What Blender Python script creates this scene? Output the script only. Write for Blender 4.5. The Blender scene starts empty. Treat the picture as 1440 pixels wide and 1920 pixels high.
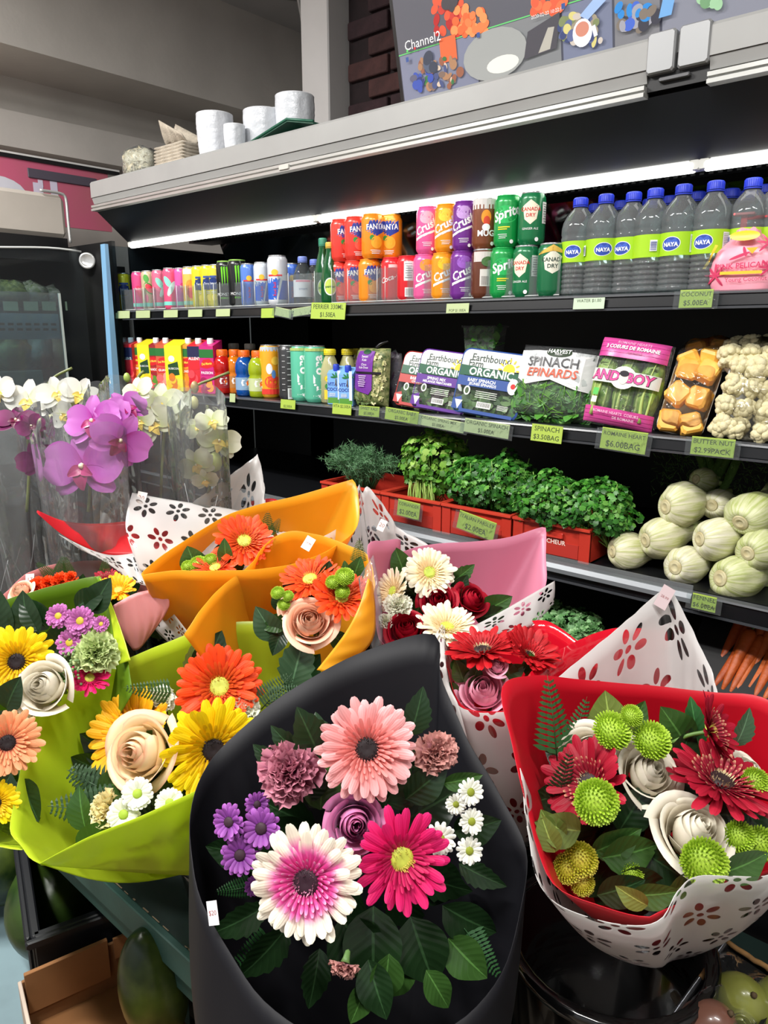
import bpy, math, random
from mathutils import Vector, Matrix, Euler
random.seed(7)
SC = bpy.context.scene
COL = SC.collection
PI = math.pi
# ------------------------------------------------------------------ camera, world, lights, exposure
FPX = 1380.0                                   # focal length in pixels of the 1440 wide frame
_p = math.atan(338 / FPX)
_a = math.atan(1638 / math.hypot(FPX, 338.0))
CF = Vector((-math.cos(_a) * math.cos(_p), math.sin(_a) * math.cos(_p), -math.sin(_p)))
CR = Vector((math.sin(_a), math.cos(_a), 0))
CU = CR.cross(CF)
CC = Vector((0, 0, 1.5))
cam = bpy.data.cameras.new('camera')
cam.sensor_fit = 'HORIZONTAL'; cam.sensor_width = 36; cam.lens = 36 * FPX / 1440; cam.clip_start = .02
camo = bpy.data.objects.new('camera', cam); COL.objects.link(camo)
camo.matrix_world = Matrix.Translation(CC) @ Matrix((CR, CU, -CF)).transposed().to_4x4()
SC.camera = camo
SC.view_settings.view_transform = 'Standard'; SC.view_settings.look = 'None'
SC.view_settings.gamma = 1; SC.view_settings.use_curve_mapping = False
SC.view_settings.exposure = 0.0
w = bpy.data.worlds.new('store'); SC.world = w; w.use_nodes = True
w.node_tree.nodes['Background'].inputs[0].default_value = (.80, .83, .88, 1)
w.node_tree.nodes['Background'].inputs[1].default_value = .78
def area(name, loc, rot, sx, sy, power, col=(1, .98, .95)):
    l = bpy.data.lights.new(name, 'AREA'); l.shape = 'RECTANGLE'; l.size = sx; l.size_y = sy; l.energy = power; l.color = col
    o = bpy.data.objects.new(name, l); COL.objects.link(o); o.location = loc; o.rotation_euler = rot
    return o
# fluorescent ceiling lamps of the shop aisle (their housings are built with the ceiling)
LAMPS = [(-.55, -.45, 3.12, 1.2, 82), (-2.45, -.15, 3.12, 1.2, 125), (.9, .15, 3.12, 1.2, 45)]
for x, y, z, L, e in LAMPS:
    area('ceiling_lamp_light', (x, y, z), (0, 0, 0), L, .16, e)

def P_y(u, v, Y):
    r = CF + CR * ((u - 720) / FPX) - CU * ((v - 960) / FPX); return CC + r * (Y / r.y)
def P_z(u, v, Z):
    r = CF + CR * ((u - 720) / FPX) - CU * ((v - 960) / FPX); return CC + r * ((Z - 1.5) / r.z)
def P_d(u, v, D):
    return CC + (CF + CR * ((u - 720) / FPX) - CU * ((v - 960) / FPX)) * D
def px(n, D): return n * D / FPX                # size of n pixels at depth D
def depth(P): return (P - CC).dot(CF)
def cdir(r, u, t): return (CR * r + CU * u - CF * t).normalized()

# ------------------------------------------------------------------ materials
def lin(c):
    if len(c) == 4: return c
    return tuple((x / 255 / 12.92 if x <= 10 else ((x / 255 + .055) / 1.055) ** 2.4) for x in c) + (1,)
_M = {}
def mat(col, rough=.5, metal=0, spec=.5, var=0, scale=30, bump=0, bscale=60, emit=0, trans=0, alpha=1, coat=0, c2=None, objvar=0, key=None, tl=0, sheen=0):
    k = (tuple(col), rough, metal, spec, var, scale, bump, bscale, emit, trans, alpha, coat, tuple(c2) if c2 else None, objvar, tl, key)
    if k in _M: return _M[k]
    m = bpy.data.materials.new(key or 'surface'); m.use_nodes = True
    nt = m.node_tree; N = nt.nodes; L = nt.links; b = N['Principled BSDF']; out = N['Material Output']
    def n(t, **kw):
        x = N.new(t)
        for a, v in kw.items(): setattr(x, a, v)
        return x
    cc = lin(col)
    b.inputs['Base Color'].default_value = cc
    b.inputs['Roughness'].default_value = rough; b.inputs['Metallic'].default_value = metal
    b.inputs['Specular IOR Level'].default_value = spec
    b.inputs['Transmission Weight'].default_value = trans
    b.inputs['Alpha'].default_value = alpha
    b.inputs['Coat Weight'].default_value = coat
    src = None
    tc = n('ShaderNodeTexCoord')
    if c2 or var:
        nz = n('ShaderNodeTexNoise'); nz.inputs['Scale'].default_value = scale; nz.inputs['Detail'].default_value = 4
        L.new(tc.outputs['Object'], nz.inputs['Vector'])
        mx = n('ShaderNodeMix', data_type='RGBA')
        rp = n('ShaderNodeMapRange'); rp.inputs[1].default_value = .35; rp.inputs[2].default_value = .65
        L.new(nz.outputs[0], rp.inputs[0]); L.new(rp.outputs[0], mx.inputs[0])
        if c2: A, B = cc, lin(c2)
        else: A, B = tuple(x * (1 - var) for x in cc[:3]) + (1,), tuple(min(1, x * (1 + var)) for x in cc[:3]) + (1,)
        mx.inputs[6].default_value = A; mx.inputs[7].default_value = B
        src = mx.outputs[2]
    if objvar:
        oi = n('ShaderNodeObjectInfo'); hs = n('ShaderNodeHueSaturation')
        rp2 = n('ShaderNodeMapRange'); rp2.inputs[3].default_value = 1 - objvar; rp2.inputs[4].default_value = 1 + objvar
        L.new(oi.outputs['Random'], rp2.inputs[0]); L.new(rp2.outputs[0], hs.inputs['Value'])
        if src: L.new(src, hs.inputs['Color'])
        else: hs.inputs['Color'].default_value = cc
        src = hs.outputs[0]
    if src: L.new(src, b.inputs['Base Color'])
    if bump:
        nb = n('ShaderNodeTexNoise'); nb.inputs['Scale'].default_value = bscale; nb.inputs['Detail'].default_value = 3
        L.new(tc.outputs['Object'], nb.inputs['Vector'])
        bp = n('ShaderNodeBump'); bp.inputs['Strength'].default_value = bump; bp.inputs['Distance'].default_value = .004
        L.new(nb.outputs[0], bp.inputs['Height']); L.new(bp.outputs[0], b.inputs['Normal'])
    if emit:
        b.inputs['Emission Color'].default_value = cc; b.inputs['Emission Strength'].default_value = emit
    if tl:
        t = n('ShaderNodeBsdfTranslucent'); ms = n('ShaderNodeMixShader'); ms.inputs[0].default_value = tl
        t.inputs[0].default_value = cc
        if src: L.new(src, t.inputs[0])
        L.new(b.outputs[0], ms.inputs[1]); L.new(t.outputs[0], ms.inputs[2]); L.new(ms.outputs[0], out.inputs[0])
    _M[k] = m
    return m
def clearmat(tint=(235, 240, 240), gloss=.12, rough=.08, bump=0, bscale=25, key='clear_film', haze=0):
    """thin clear plastic or glass: transparent with a glossy layer and optionally a milky haze"""
    k = (tuple(tint), gloss, rough, bump, bscale, key, haze)
    if k in _M: return _M[k]
    m = bpy.data.materials.new(key); m.use_nodes = True
    nt = m.node_tree; N = nt.nodes; L = nt.links; N.remove(N['Principled BSDF']); out = N['Material Output']
    tr = N.new('ShaderNodeBsdfTransparent'); tr.inputs[0].default_value = lin(tint)
    g = N.new('ShaderNodeBsdfGlossy'); g.inputs['Roughness'].default_value = rough
    fr = N.new('ShaderNodeLayerWeight'); fr.inputs['Blend'].default_value = gloss
    if bump:
        tc = N.new('ShaderNodeTexCoord'); nb = N.new('ShaderNodeTexNoise'); nb.inputs['Scale'].default_value = bscale; nb.inputs['Detail'].default_value = 2
        nb.inputs['Distortion'].default_value = 1.2
        L.new(tc.outputs['Object'], nb.inputs['Vector'])
        bp = N.new('ShaderNodeBump'); bp.inputs['Strength'].default_value = bump; bp.inputs['Distance'].default_value = .02
        L.new(nb.outputs[0], bp.inputs['Height']); L.new(bp.outputs[0], g.inputs['Normal']); L.new(bp.outputs[0], fr.inputs['Normal'])
    mx = N.new('ShaderNodeMixShader'); L.new(fr.outputs['Fresnel'], mx.inputs[0]); L.new(tr.outputs[0], mx.inputs[1]); L.new(g.outputs[0], mx.inputs[2])
    res = mx
    if haze:
        df = N.new('ShaderNodeBsdfDiffuse'); df.inputs[0].default_value = (.8, .82, .84, 1)
        m2 = N.new('ShaderNodeMixShader'); m2.inputs[0].default_value = haze
        L.new(mx.outputs[0], m2.inputs[1]); L.new(df.outputs[0], m2.inputs[2]); res = m2
    L.new(res.outputs[0], out.inputs[0])
    _M[k] = m
    return m
def gradmat(stops, rough=.55, key='petal', tl=.18, stripe=0, objvar=.06, spec=.3):
    """petal pigment: a colour ramp along UV v (base to tip)"""
    k = ('grad', tuple(stops), rough, key, tl, stripe)
    if k in _M: return _M[k]
    m = bpy.data.materials.new(key); m.use_nodes = True
    nt = m.node_tree; N = nt.nodes; L = nt.links; b = N['Principled BSDF']; out = N['Material Output']
    uv = N.new('ShaderNodeUVMap'); sp = N.new('ShaderNodeSeparateXYZ'); L.new(uv.outputs[0], sp.inputs[0])
    cr = N.new('ShaderNodeValToRGB'); L.new(sp.outputs[1], cr.inputs[0])
    e = cr.color_ramp.elements
    while len(e) < len(stops): e.new(.5)
    for i, (p, c) in enumerate(stops): e[i].position = p; e[i].color = lin(c)
    oi = N.new('ShaderNodeObjectInfo'); mr = N.new('ShaderNodeMapRange'); mr.inputs[3].default_value = 1 - objvar; mr.inputs[4].default_value = 1 + objvar
    L.new(oi.outputs['Random'], mr.inputs[0])
    hs = N.new('ShaderNodeHueSaturation'); L.new(cr.outputs[0], hs.inputs['Color']); L.new(mr.outputs[0], hs.inputs['Value'])
    L.new(hs.outputs[0], b.inputs['Base Color'])
    b.inputs['Roughness'].default_value = rough; b.inputs['Specular IOR Level'].default_value = spec
    if stripe:
        wv = N.new('ShaderNodeMath'); wv.operation = 'SINE'; ml = N.new('ShaderNodeMath'); ml.operation = 'MULTIPLY'; ml.inputs[1].default_value = stripe
        L.new(sp.outputs[0], ml.inputs[0]); L.new(ml.outputs[0], wv.inputs[0])
        bp = N.new('ShaderNodeBump'); bp.inputs['Strength'].default_value = .12; bp.inputs['Distance'].default_value = .002
        L.new(wv.outputs[0], bp.inputs['Height']); L.new(bp.outputs[0], b.inputs['Normal'])
    if tl:
        t = N.new('ShaderNodeBsdfTranslucent'); L.new(hs.outputs[0], t.inputs[0])
        ms = N.new('ShaderNodeMixShader'); ms.inputs[0].default_value = tl
        L.new(b.outputs[0], ms.inputs[1]); L.new(t.outputs[0], ms.inputs[2]); L.new(ms.outputs[0], out.inputs[0])
    _M[k] = m
    return m

# ------------------------------------------------------------------ mesh building
class MB:
    def __init__(s): s.v = []; s.f = []; s.m = []; s.s = []; s.uv = []
    def add(s, vs, fs, mi=0, smooth=False, uv=None):
        o = len(s.v); s.v += [tuple(p) for p in vs]; s.uv += uv if uv else [(0, 0)] * len(vs)
        for f in fs: s.f.append(tuple(i + o for i in f)); s.m.append(mi); s.s.append(smooth)
        return s
    def box(s, x0, x1, y0, y1, z0, z1, mi=0, M=None, bev=0):
        if bev:
            b = bev
            prof = [(x0, z0 + b), (x0 + b, z0), (x1 - b, z0), (x1, z0 + b), (x1, z1 - b), (x1 - b, z1), (x0 + b, z1), (x0, z1 - b)]
            n = 8; vs = []
            for (yy, k) in ((y0, 1), (y0 + b, 0), (y1 - b, 0), (y1, 1)):
                cx, cz = (x0 + x1) / 2, (z0 + z1) / 2
                for (x, z) in prof:
                    if k: vs.append((x + (b * .7 if x < cx else -b * .7), yy, z + (b * .7 if z < cz else -b * .7)))
                    else: vs.append((x, yy, z))
            fs = [tuple(range(n)), tuple(range(4 * n - 1, 3 * n - 1, -1))]
            for r in range(3):
                for i in range(n): j = (i + 1) % n; fs.append((r * n + j, r * n + i, (r + 1) * n + i, (r + 1) * n + j))
        else:
            vs = [(x, y, z) for x in (x0, x1) for y in (y0, y1) for z in (z0, z1)]
            fs = [(0, 1, 3, 2), (4, 6, 7, 5), (0, 4, 5, 1), (2, 3, 7, 6), (0, 2, 6, 4), (1, 5, 7, 3)]
        if M: vs = [M @ Vector(p) for p in vs]
        return s.add(vs, fs, mi)
    def lathe(s, prof, n=20, mi=0, M=None, smooth=True, seg=None, cap=(True, True), ang=None):
        """prof: list of (r, z); seg: material index per segment"""
        vs = []; uv = []; k = len(prof)
        tot = max(1e-6, prof[-1][1] - prof[0][1])
        for j, (r, z) in enumerate(prof):
            for i in range(n):
                a = 2 * PI * i / n; vs.append(Vector((r * math.cos(a), r * math.sin(a), z))); uv.append((i / n, (z - prof[0][1]) / tot))
        if M: vs = [M @ p for p in vs]
        o = len(s.v); s.v += [tuple(p) for p in vs]; s.uv += uv
        for j in range(k - 1):
            mm = seg[j] if seg else mi
            for i in range(n):
                i2 = (i + 1) % n
                s.f.append((o + j * n + i, o + j * n + i2, o + (j + 1) * n + i2, o + (j + 1) * n + i)); s.m.append(mm); s.s.append(smooth)
        if cap[0] and prof[0][0] > 1e-5: s.f.append(tuple(o + i for i in range(n - 1, -1, -1))); s.m.append(seg[0] if seg else mi); s.s.append(False)
        if cap[1] and prof[-1][0] > 1e-5: s.f.append(tuple(o + (k - 1) * n + i for i in range(n))); s.m.append(seg[-1] if seg else mi); s.s.append(False)
        return s
    def tube(s, pts, r, n=6, mi=0, cap=True):
        pts = [Vector(p) for p in pts]; k = len(pts)
        rs = r if isinstance(r, (list, tuple)) else [r] * k
        T = [(pts[min(i + 1, k - 1)] - pts[max(i - 1, 0)]).normalized() for i in range(k)]
        up = Vector((0, 0, 1)) if abs(T[0].z) < .9 else Vector((1, 0, 0))
        X = T[0].cross(up).normalized(); vs = []
        for i in range(k):
            X = (X - T[i] * X.dot(T[i])); X = X.normalized() if X.length > 1e-6 else T[i].orthogonal().normalized()
            Y = T[i].cross(X)
            for q in range(n): a = 2 * PI * q / n; vs.append(pts[i] + (X * math.cos(a) + Y * math.sin(a)) * rs[i])
        fs = [(i * n + q, i * n + (q + 1) % n, (i + 1) * n + (q + 1) % n, (i + 1) * n + q) for i in range(k - 1) for q in range(n)]
        if cap: fs += [tuple(range(n - 1, -1, -1)), tuple((k - 1) * n + q for q in range(n))]
        return s.add(vs, fs, mi, True)
    def grid(s, fn, nu, nv, mi=0, smooth=True, closed=False, flip=False):
        """fn(a, b) -> point for a, b in 0..1"""
        vs = []; uv = []
        cu = nu if closed else nu + 1
        for j in range(nv + 1):
            for i in range(cu): vs.append(fn(i / nu, j / nv)); uv.append((i / nu, j / nv))
        fs = []
        for j in range(nv):
            for i in range(nu):
                i2 = (i + 1) % cu
                q = (j * cu + i, j * cu + i2, (j + 1) * cu + i2, (j + 1) * cu + i)
                fs.append(q[::-1] if flip else q)
        return s.add(vs, fs, mi, smooth, uv)
    def poly(s, pts, mi=0): return s.add(pts, [tuple(range(len(pts)))], mi)
    def prism(s, prof, x0, x1, mi=0):
        """profile of (y, z) points swept along x"""
        n = len(prof); vs = [(x0, y, z) for y, z in prof] + [(x1, y, z) for y, z in prof]
        fs = [(i, (i + 1) % n, n + (i + 1) % n, n + i) for i in range(n)] + [tuple(range(n - 1, -1, -1)), tuple(range(n, 2 * n))]
        return s.add(vs, fs, mi)
    def sphere(s, c, rx, ry=None, rz=None, n=12, mi=0, M=None, fn=None):
        ry = ry or rx; rz = rz or rx; c = Vector(c); vs = []; uv = []; m = n // 2
        for j in range(m + 1):
            t = PI * j / m
            for i in range(n):
                a = 2 * PI * i / n; p = Vector((rx * math.sin(t) * math.cos(a), ry * math.sin(t) * math.sin(a), -rz * math.cos(t)))
                if fn: p = fn(p, a, t)
                p += c; vs.append(M @ p if M else p); uv.append((i / n, j / m))
        fs = [(j * n + i, j * n + (i + 1) % n, (j + 1) * n + (i + 1) % n, (j + 1) * n + i) for j in range(m) for i in range(n)]
        return s.add(vs, fs, mi, True, uv)
    def mesh(s, name, mats, off=None):
        me = bpy.data.meshes.new(name)
        vs = [(p[0] - off.x, p[1] - off.y, p[2] - off.z) for p in s.v] if off is not None else s.v
        me.from_pydata(vs, [], s.f)
        mats = mats if isinstance(mats, (list, tuple)) else [mats]
        for m in mats: me.materials.append(m)
        if len(mats) > 1: me.polygons.foreach_set('material_index', s.m)
        me.polygons.foreach_set('use_smooth', s.s)
        if any(u != (0, 0) for u in s.uv):
            ul = me.uv_layers.new(name='UVMap'); li = [0] * len(me.loops); me.loops.foreach_get('vertex_index', li)
            fl = [];
            for i in li: fl += s.uv[i]
            ul.data.foreach_set('uv', fl)
        me.update()
        return me
    def build(s, name, mats, parent=None, off=None, solid=0):
        """link as one object; off = world position of the parent when the points are in world space"""
        o = link(name, s.mesh(name, mats, off), parent)
        if solid:
            md = o.modifiers.new('thickness', 'SOLIDIFY'); md.thickness = solid; md.offset = 0
        return o
def link(name, data=None, parent=None, loc=None, rot=None, mw=None):
    o = bpy.data.objects.new(name, data); COL.objects.link(o)
    if parent: o.parent = parent
    if loc is not None: o.location = loc
    if rot is not None: o.rotation_euler = rot
    if mw is not None: o.matrix_local = mw
    return o
def tag(o, label, cat, group=None):
    o['label'] = label; o['category'] = cat
    if group: o['group'] = group
    return o
def thing(name, label, cat, loc=(0, 0, 0), group=None, rz=0):
    o = link(name, None, None, loc, (0, 0, rz)); o.empty_display_size = .05
    return tag(o, label, cat, group)
def struct(o): o['kind'] = 'structure'; return o
def cprop(o, k, v): o[k] = v; return o
def cr(p0, p1, p2, p3, t):
    return .5 * ((2 * p1) + (p2 - p0) * t + (2 * p0 - 5 * p1 + 4 * p2 - p3) * t * t + (3 * p1 - p0 - 3 * p2 + p3) * t ** 3)
def spline(pts, n, closed=False, sharp=0):
    """resample a polyline of vectors to n+1 (open) or n (closed) points by Catmull-Rom, spaced by chord length"""
    pts = [Vector(p) for p in pts]; k = len(pts); m = k if closed else k - 1
    dense = []
    for i in range(m):
        if closed: q = [pts[(i + j) % k] for j in (-1, 0, 1, 2)]
        else: q = [pts[max(0, i - 1)], pts[i], pts[i + 1], pts[min(k - 1, i + 2)]]
        for t in range(12): dense.append(cr(*q, t / 12))
    dense.append(pts[0] if closed else pts[-1])
    L = [0]
    for a, b in zip(dense, dense[1:]): L.append(L[-1] + (b - a).length)
    res = []; j = 0; cnt = n if closed else n + 1
    for i in range(cnt):
        s = L[-1] * i / n
        while j < len(L) - 2 and L[j + 1] < s: j += 1
        d = L[j + 1] - L[j]; res.append(dense[j].lerp(dense[j + 1], (s - L[j]) / d if d > 1e-9 else 0))
    return res
def basis(nrm, up=None, spin=0):
    """rotation matrix whose local z is nrm"""
    z = Vector(nrm).normalized(); up = up or Vector((0, 0, 1))
    x = up.cross(z)
    if x.length < 1e-4: x = Vector((1, 0, 0)).cross(z)
    x.normalize(); y = z.cross(x)
    return Matrix((x, y, z)).transposed() @ Matrix.Rotation(spin, 3, 'Z')

# ------------------------------------------------------------------ flat print: lettering and label shapes
_T = {}
def text2d(s, bold=0, shear=0):
    k = (s, bold, shear)
    if k in _T: return _T[k]
    cu = bpy.data.curves.new('t', 'FONT'); cu.body = s; cu.align_x = 'CENTER'; cu.align_y = 'CENTER'; cu.offset = bold; cu.shear = shear; cu.resolution_u = 2
    o = bpy.data.objects.new('t', cu); me = bpy.data.meshes.new_from_object(o)
    r = ([tuple(v.co[:2]) for v in me.vertices], [tuple(p.vertices) for p in me.polygons])
    bpy.data.objects.remove(o); bpy.data.curves.remove(cu); bpy.data.meshes.remove(me)
    _T[k] = r
    return r
def rings_of(ring, c, m):
    """a filled outline as concentric rings, fine enough to follow a curved surface"""
    n = len(ring); pts = [c]; fs = []
    for r in range(m): f = (r + 1) / m; pts += [(c[0] + (x - c[0]) * f, c[1] + (y - c[1]) * f) for x, y in ring]
    fs += [(0, i + 1, (i + 1) % n + 1) for i in range(n)]
    for r in range(1, m): fs += [(1 + (r - 1) * n + i, 1 + r * n + i, 1 + r * n + (i + 1) % n, 1 + (r - 1) * n + (i + 1) % n) for i in range(n)]
    return pts, fs
def prints(shapes, name, parent, fmap, rough=.45, step=.00018, spec=.5, emit=0):
    """shapes in 2D -> one child mesh mapped by fmap(x, y, lift).
    ('t', text, x, y, size, colour[, bold, shear, rot, xscale]) ('e', x, y, rx, ry, colour[, rot]) ('r', x, y, w, h, colour) ('p', pts, colour)"""
    mb = MB(); cols = []; z = step
    for sh in shapes:
        if sh[0] == 't':
            _, s, x, y, size, c = sh[:6]; ex = list(sh[6:]) + [0, 0, 0, 1][len(sh) - 6:]
            vs, fs = text2d(s, ex[0], ex[1]); ca, sa = math.cos(ex[2]), math.sin(ex[2])
            pts = [(x + (a * ex[3] * ca - b * sa) * size, y + (a * ex[3] * sa + b * ca) * size) for a, b in vs]
        elif sh[0] == 'e':
            _, x, y, rx, ry, c = sh[:6]; ro = sh[6] if len(sh) > 6 else 0
            ca, sa = math.cos(ro), math.sin(ro); n = 20
            ring = [(x + rx * math.cos(a) * ca - ry * math.sin(a) * sa, y + rx * math.cos(a) * sa + ry * math.sin(a) * ca) for a in [2 * PI * i / n for i in range(n)]]
            pts, fs = rings_of(ring, (x, y), 2)
        elif sh[0] == 'r':
            _, x, y, wd, h, c = sh; k = 8
            pts = [(x - wd / 2 + wd * i / k, y + q * h / 2) for q in (-1, 1) for i in range(k + 1)]
            fs = [(i, i + 1, k + 2 + i, k + 1 + i) for i in range(k)]
        else:
            _, q, c = sh; k = len(q); ring = [(q[i][0] + (q[(i + 1) % k][0] - q[i][0]) * t / 4, q[i][1] + (q[(i + 1) % k][1] - q[i][1]) * t / 4) for i in range(k) for t in range(4)]
            pts, fs = rings_of(ring, (sum(p[0] for p in q) / k, sum(p[1] for p in q) / k), 4)
        if c not in cols: cols.append(c)
        mb.add([fmap(a, b, z) for a, b in pts], fs, cols.index(c)); z += step
    return mb.build(name, [mat(c, rough, spec=spec, emit=emit, key='print') for c in cols], parent)
def on_cyl(R, front=-PI / 2, z0=0):
    return lambda x, y, l: ((R + l) * math.cos(front + x / R), (R + l) * math.sin(front + x / R), y + z0)
def on_front(y0): return lambda x, y, l: (x, y0 - l, y)
# ================================================================== the room
ZC = 3.2
BEIGE = mat((206, 201, 194), .7, var=.06, scale=3, bump=.15, bscale=40, key='painted_plaster')
GREYP = mat((176, 175, 174), .7, var=.05, scale=3, bump=.1, bscale=40, key='grey_plaster')
m = mat((118, 106, 92), .45, var=.12, scale=6, key='floor_vinyl')
struct(MB().box(-4.4, 2.4, -2.6, 3.7, -.05, 0).build('floor', m))
struct(MB().box(-4.4, 2.4, -2.6, 3.7, ZC, ZC + .05).build('ceiling', GREYP))
struct(MB().box(-4.4, -3.97, -2.6, 3.7, 0, ZC).build('wall_left', BEIGE))
struct(MB().box(-4.4, -2.44, 3.45, 3.6, 0, ZC).build('wall_rear', GREYP))
struct(MB().box(-4.4, 2.4, -2.65, -2.6, 0, 1.9).build('wall_light_block', GREYP)); struct(MB().box(2.4, 2.45, -2.6, 3.7, 0, ZC).build('wall_right', GREYP))  # unseen walls; the half-height front one is added to block low ambient light
struct(MB().box(-3.97, -3.55, -2.6, 3.45, 2.70, ZC).build('trim_1', BEIGE))               # boxed ceiling beam
struct(MB().box(-3.97, -3.86, -2.6, 3.45, 2.36, 2.52).build('trim_2', BEIGE))             # ledge under the beam
col_ = struct(MB().box(-2.44, -2.285, 2.30, 3.45, 0, ZC, bev=.006).build('trim_3', mat((196, 194, 192), .6, var=.04, scale=4, key='column_paint')))
col_.data.name = 'column'
cd = MB().tube(spline([(-3.50, 2.1, 3.17), (-3.2, 2.9, 3.16), (-2.62, 3.3, 3.14), (-2.475, 2.36, 3.05), (-2.47, 2.36, 2.6), (-2.47, 2.36, 2.0)], 40), .008).build('cable', mat((120, 118, 115), .6))
tag(cd, 'thin grey cable run along ceiling and down the white column', 'cable')
# dark brick wall above the case, bricks proud of recessed joints
wb = struct(MB().box(-2.285, 2.4, 2.42, 2.6, 0, ZC).build('wall_back', mat((34, 22, 24), .9, var=.2, scale=30, key='mortar')))
BR = [mat(c, .85, var=.25, scale=25, bump=.5, bscale=90, key='brick') for c in ((58, 34, 34), (48, 28, 32), (68, 40, 38))]
bm_ = [MB().box(-.105, .105, -.012, .012, -.032, .032, bev=.004).mesh('brick', b) for b in BR]
for r in range(16):
    z = 2.06 + r * .075
    for i in range(8):
        x = -2.17 + i * .225 + (.11 if r % 2 else 0)
        if x > -.6: continue
        link('brick', random.choice(bm_), wb, (x, 2.414 - random.random() * .006, z), (0, random.uniform(-.01, .01), 0))
# ceiling lamps
for k, (x, y, z, L, e) in enumerate(LAMPS):
    t = thing('ceiling_lamp', ['long white fluorescent ceiling lamp above the flower table', 'white fluorescent ceiling lamp near the beam', 'white fluorescent ceiling lamp by the aisle end'][k], 'ceiling lamp', (x, y, ZC), 'ceiling lamps')
    MB().box(-L / 2 - .03, L / 2 + .03, -.1, .1, -.06, 0, bev=.004).build('housing', mat((225, 225, 222), .5), t)

# ================================================================== the big refrigerated case
XL, XR = -2.83, .95
YF = 1.55                                       # canopy front
S1, S2, S3, S4 = 1.583, 1.277, .950, .66        # shelf tops
Y1, Y2, Y3, Y4 = 1.65, 1.65, 1.60, 1.52         # shelf fronts
BLK = mat((16, 17, 20), .35, key='black_enamel')
BLK2 = mat((9, 9, 11), .5, key='black_liner')
ALU = mat((176, 176, 172), .38, metal=.55, var=.05, scale=8, key='brushed_aluminium')
ALUD = mat((88, 88, 90), .45, metal=.4, key='dark_aluminium')
FAS = mat((148, 148, 146), .45, var=.05, scale=5, key='fascia_paint')
case = thing('refrigerated_case', 'long open refrigerated display case with black interior and three stocked shelves', 'refrigerator', ((XL + XR) / 2, 1.95, 0))
off = Vector(case.location)
def part(mb, name, mats, par=case, o=off, **k): return mb.build(name, mats, par, o, **k)
part(MB().box(XL, XR, 2.30, 2.36, 0, 2.02), 'back_panel', BLK2)
part(MB().box(XL, XR, YF + .012, 2.36, 2.02, 2.05), 'top_panel', FAS)
part(MB().box(XR - .04, XR, 1.5, 2.3, 0, 2.02), 'side_panel', BLK)
part(MB().box(XL, XR, 1.40, 2.3, 0, .50), 'base', BLK)
for a, b in ((XL, -.665), (-.545, XR)):
    part(MB().prism([(YF, 1.998), (YF, 2.048), (YF + .006, 2.055), (YF + .03, 2.055), (YF + .03, 1.998)], a, b), 'fascia', FAS)
    part(MB().prism([(YF + .010, 1.976), (YF + .003, 1.997), (YF + .03, 1.998), (YF + .03, 1.976)], a, b), 'fascia_lip', FAS)
    part(MB().prism([(YF + .026, 1.968), (YF + .026, 1.976), (YF + .035, 1.976), (YF + .035, 1.968)], a, b), 'fascia_groove', ALUD)
    b2 = b if b > 0 else b + .0
    r = part(MB().prism([(YF - .004, 1.950), (YF - .004, 1.9575), (YF + .002, 1.959), (YF + .002, 1.961), (YF - .003, 1.9625), (YF - .003, 1.970), (YF + .022, 1.970), (YF + .022, 1.950)], a, b2), 'blind_rail', ALU)
part(MB().box(-1.742, -1.70, YF - .008, YF + .004, 1.953, 1.967, bev=.002), 'blind_clip', mat((190, 188, 180), .5))
for a, b in ((-.665, -.61), (-.604, -.545)):
    part(MB().box(a, b, YF - .004, YF + .03, 1.987, 2.060, bev=.004), 'joint_cap', mat((150, 151, 152), .4, metal=.4))
part(MB().box(-.665, -.545, YF + .012, YF + .03, 1.96, 1.99), 'joint_gap', BLK2)
part(MB().box(-.64, -.58, YF + .002, YF + .02, 1.972, 1.98, bev=.002), 'joint_latch', ALUD)
# sloping black canopy panel, then the tubes hung under its rear edge
part(MB().prism([(YF + .018, 1.952), (YF + .03, 1.955), (1.72, 1.862), (1.715, 1.850), (1.69, 1.850)], XL, XR), 'canopy_panel', mat((30, 32, 38), .42, key='canopy_enamel'))
part(MB().prism([(1.72, 1.855), (2.30, 1.945), (2.30, 2.02), (1.6, 2.02), (1.6, 1.95)], XL, XR), 'canopy_ceiling', BLK2)
TUBE = mat((250, 250, 242), .3, emit=4.8, key='lit_tube')
for a, b in ((XL + .01, -1.755), (-1.735, -.605), (-.585, XR - .05)):
    tb = part(MB().lathe([(.0, 0), (.011, .001), (.0125, .004), (.0125, b - a - .004), (.011, b - a - .001), (0, b - a)], 14, M=Matrix.Translation((a, 1.70, 1.838)) @ Matrix.Rotation(PI / 2, 4, 'Y')), 'light_tube', TUBE)
    for e in (a, b):
        part(MB().box(e - .012, e + .012, 1.69, 1.715, 1.829, 1.852, bev=.003), 'tube_holder', mat((205, 206, 200), .5), tb, off)
# air duct with slots behind the lamp
duct = part(MB().prism([(1.98, 1.868), (1.99, 1.895), (2.10, 1.905), (2.10, 1.87)], XL, XR), 'air_duct', mat((20, 21, 24), .4))
mbs = MB()
for i in range(170):
    x = XL + .03 + i * .0215
    for zz in (0, 1): mbs.box(x, x + .011, 1.9795 + zz * .0035, 1.984 + zz * .0035, 1.873 + zz * .009, 1.878 + zz * .009)
part(mbs, 'duct_slots', mat((62, 64, 66), .4), duct, off)
# tilted mirror over the back of the upper shelf
part(MB().prism([(2.245, 1.60), (2.12, 1.90), (2.13, 1.905), (2.26, 1.605)], XL + .02, XR - .05), 'mirror', mat((176, 182, 182), .07, metal=1, key='dim_mirror'))
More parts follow.
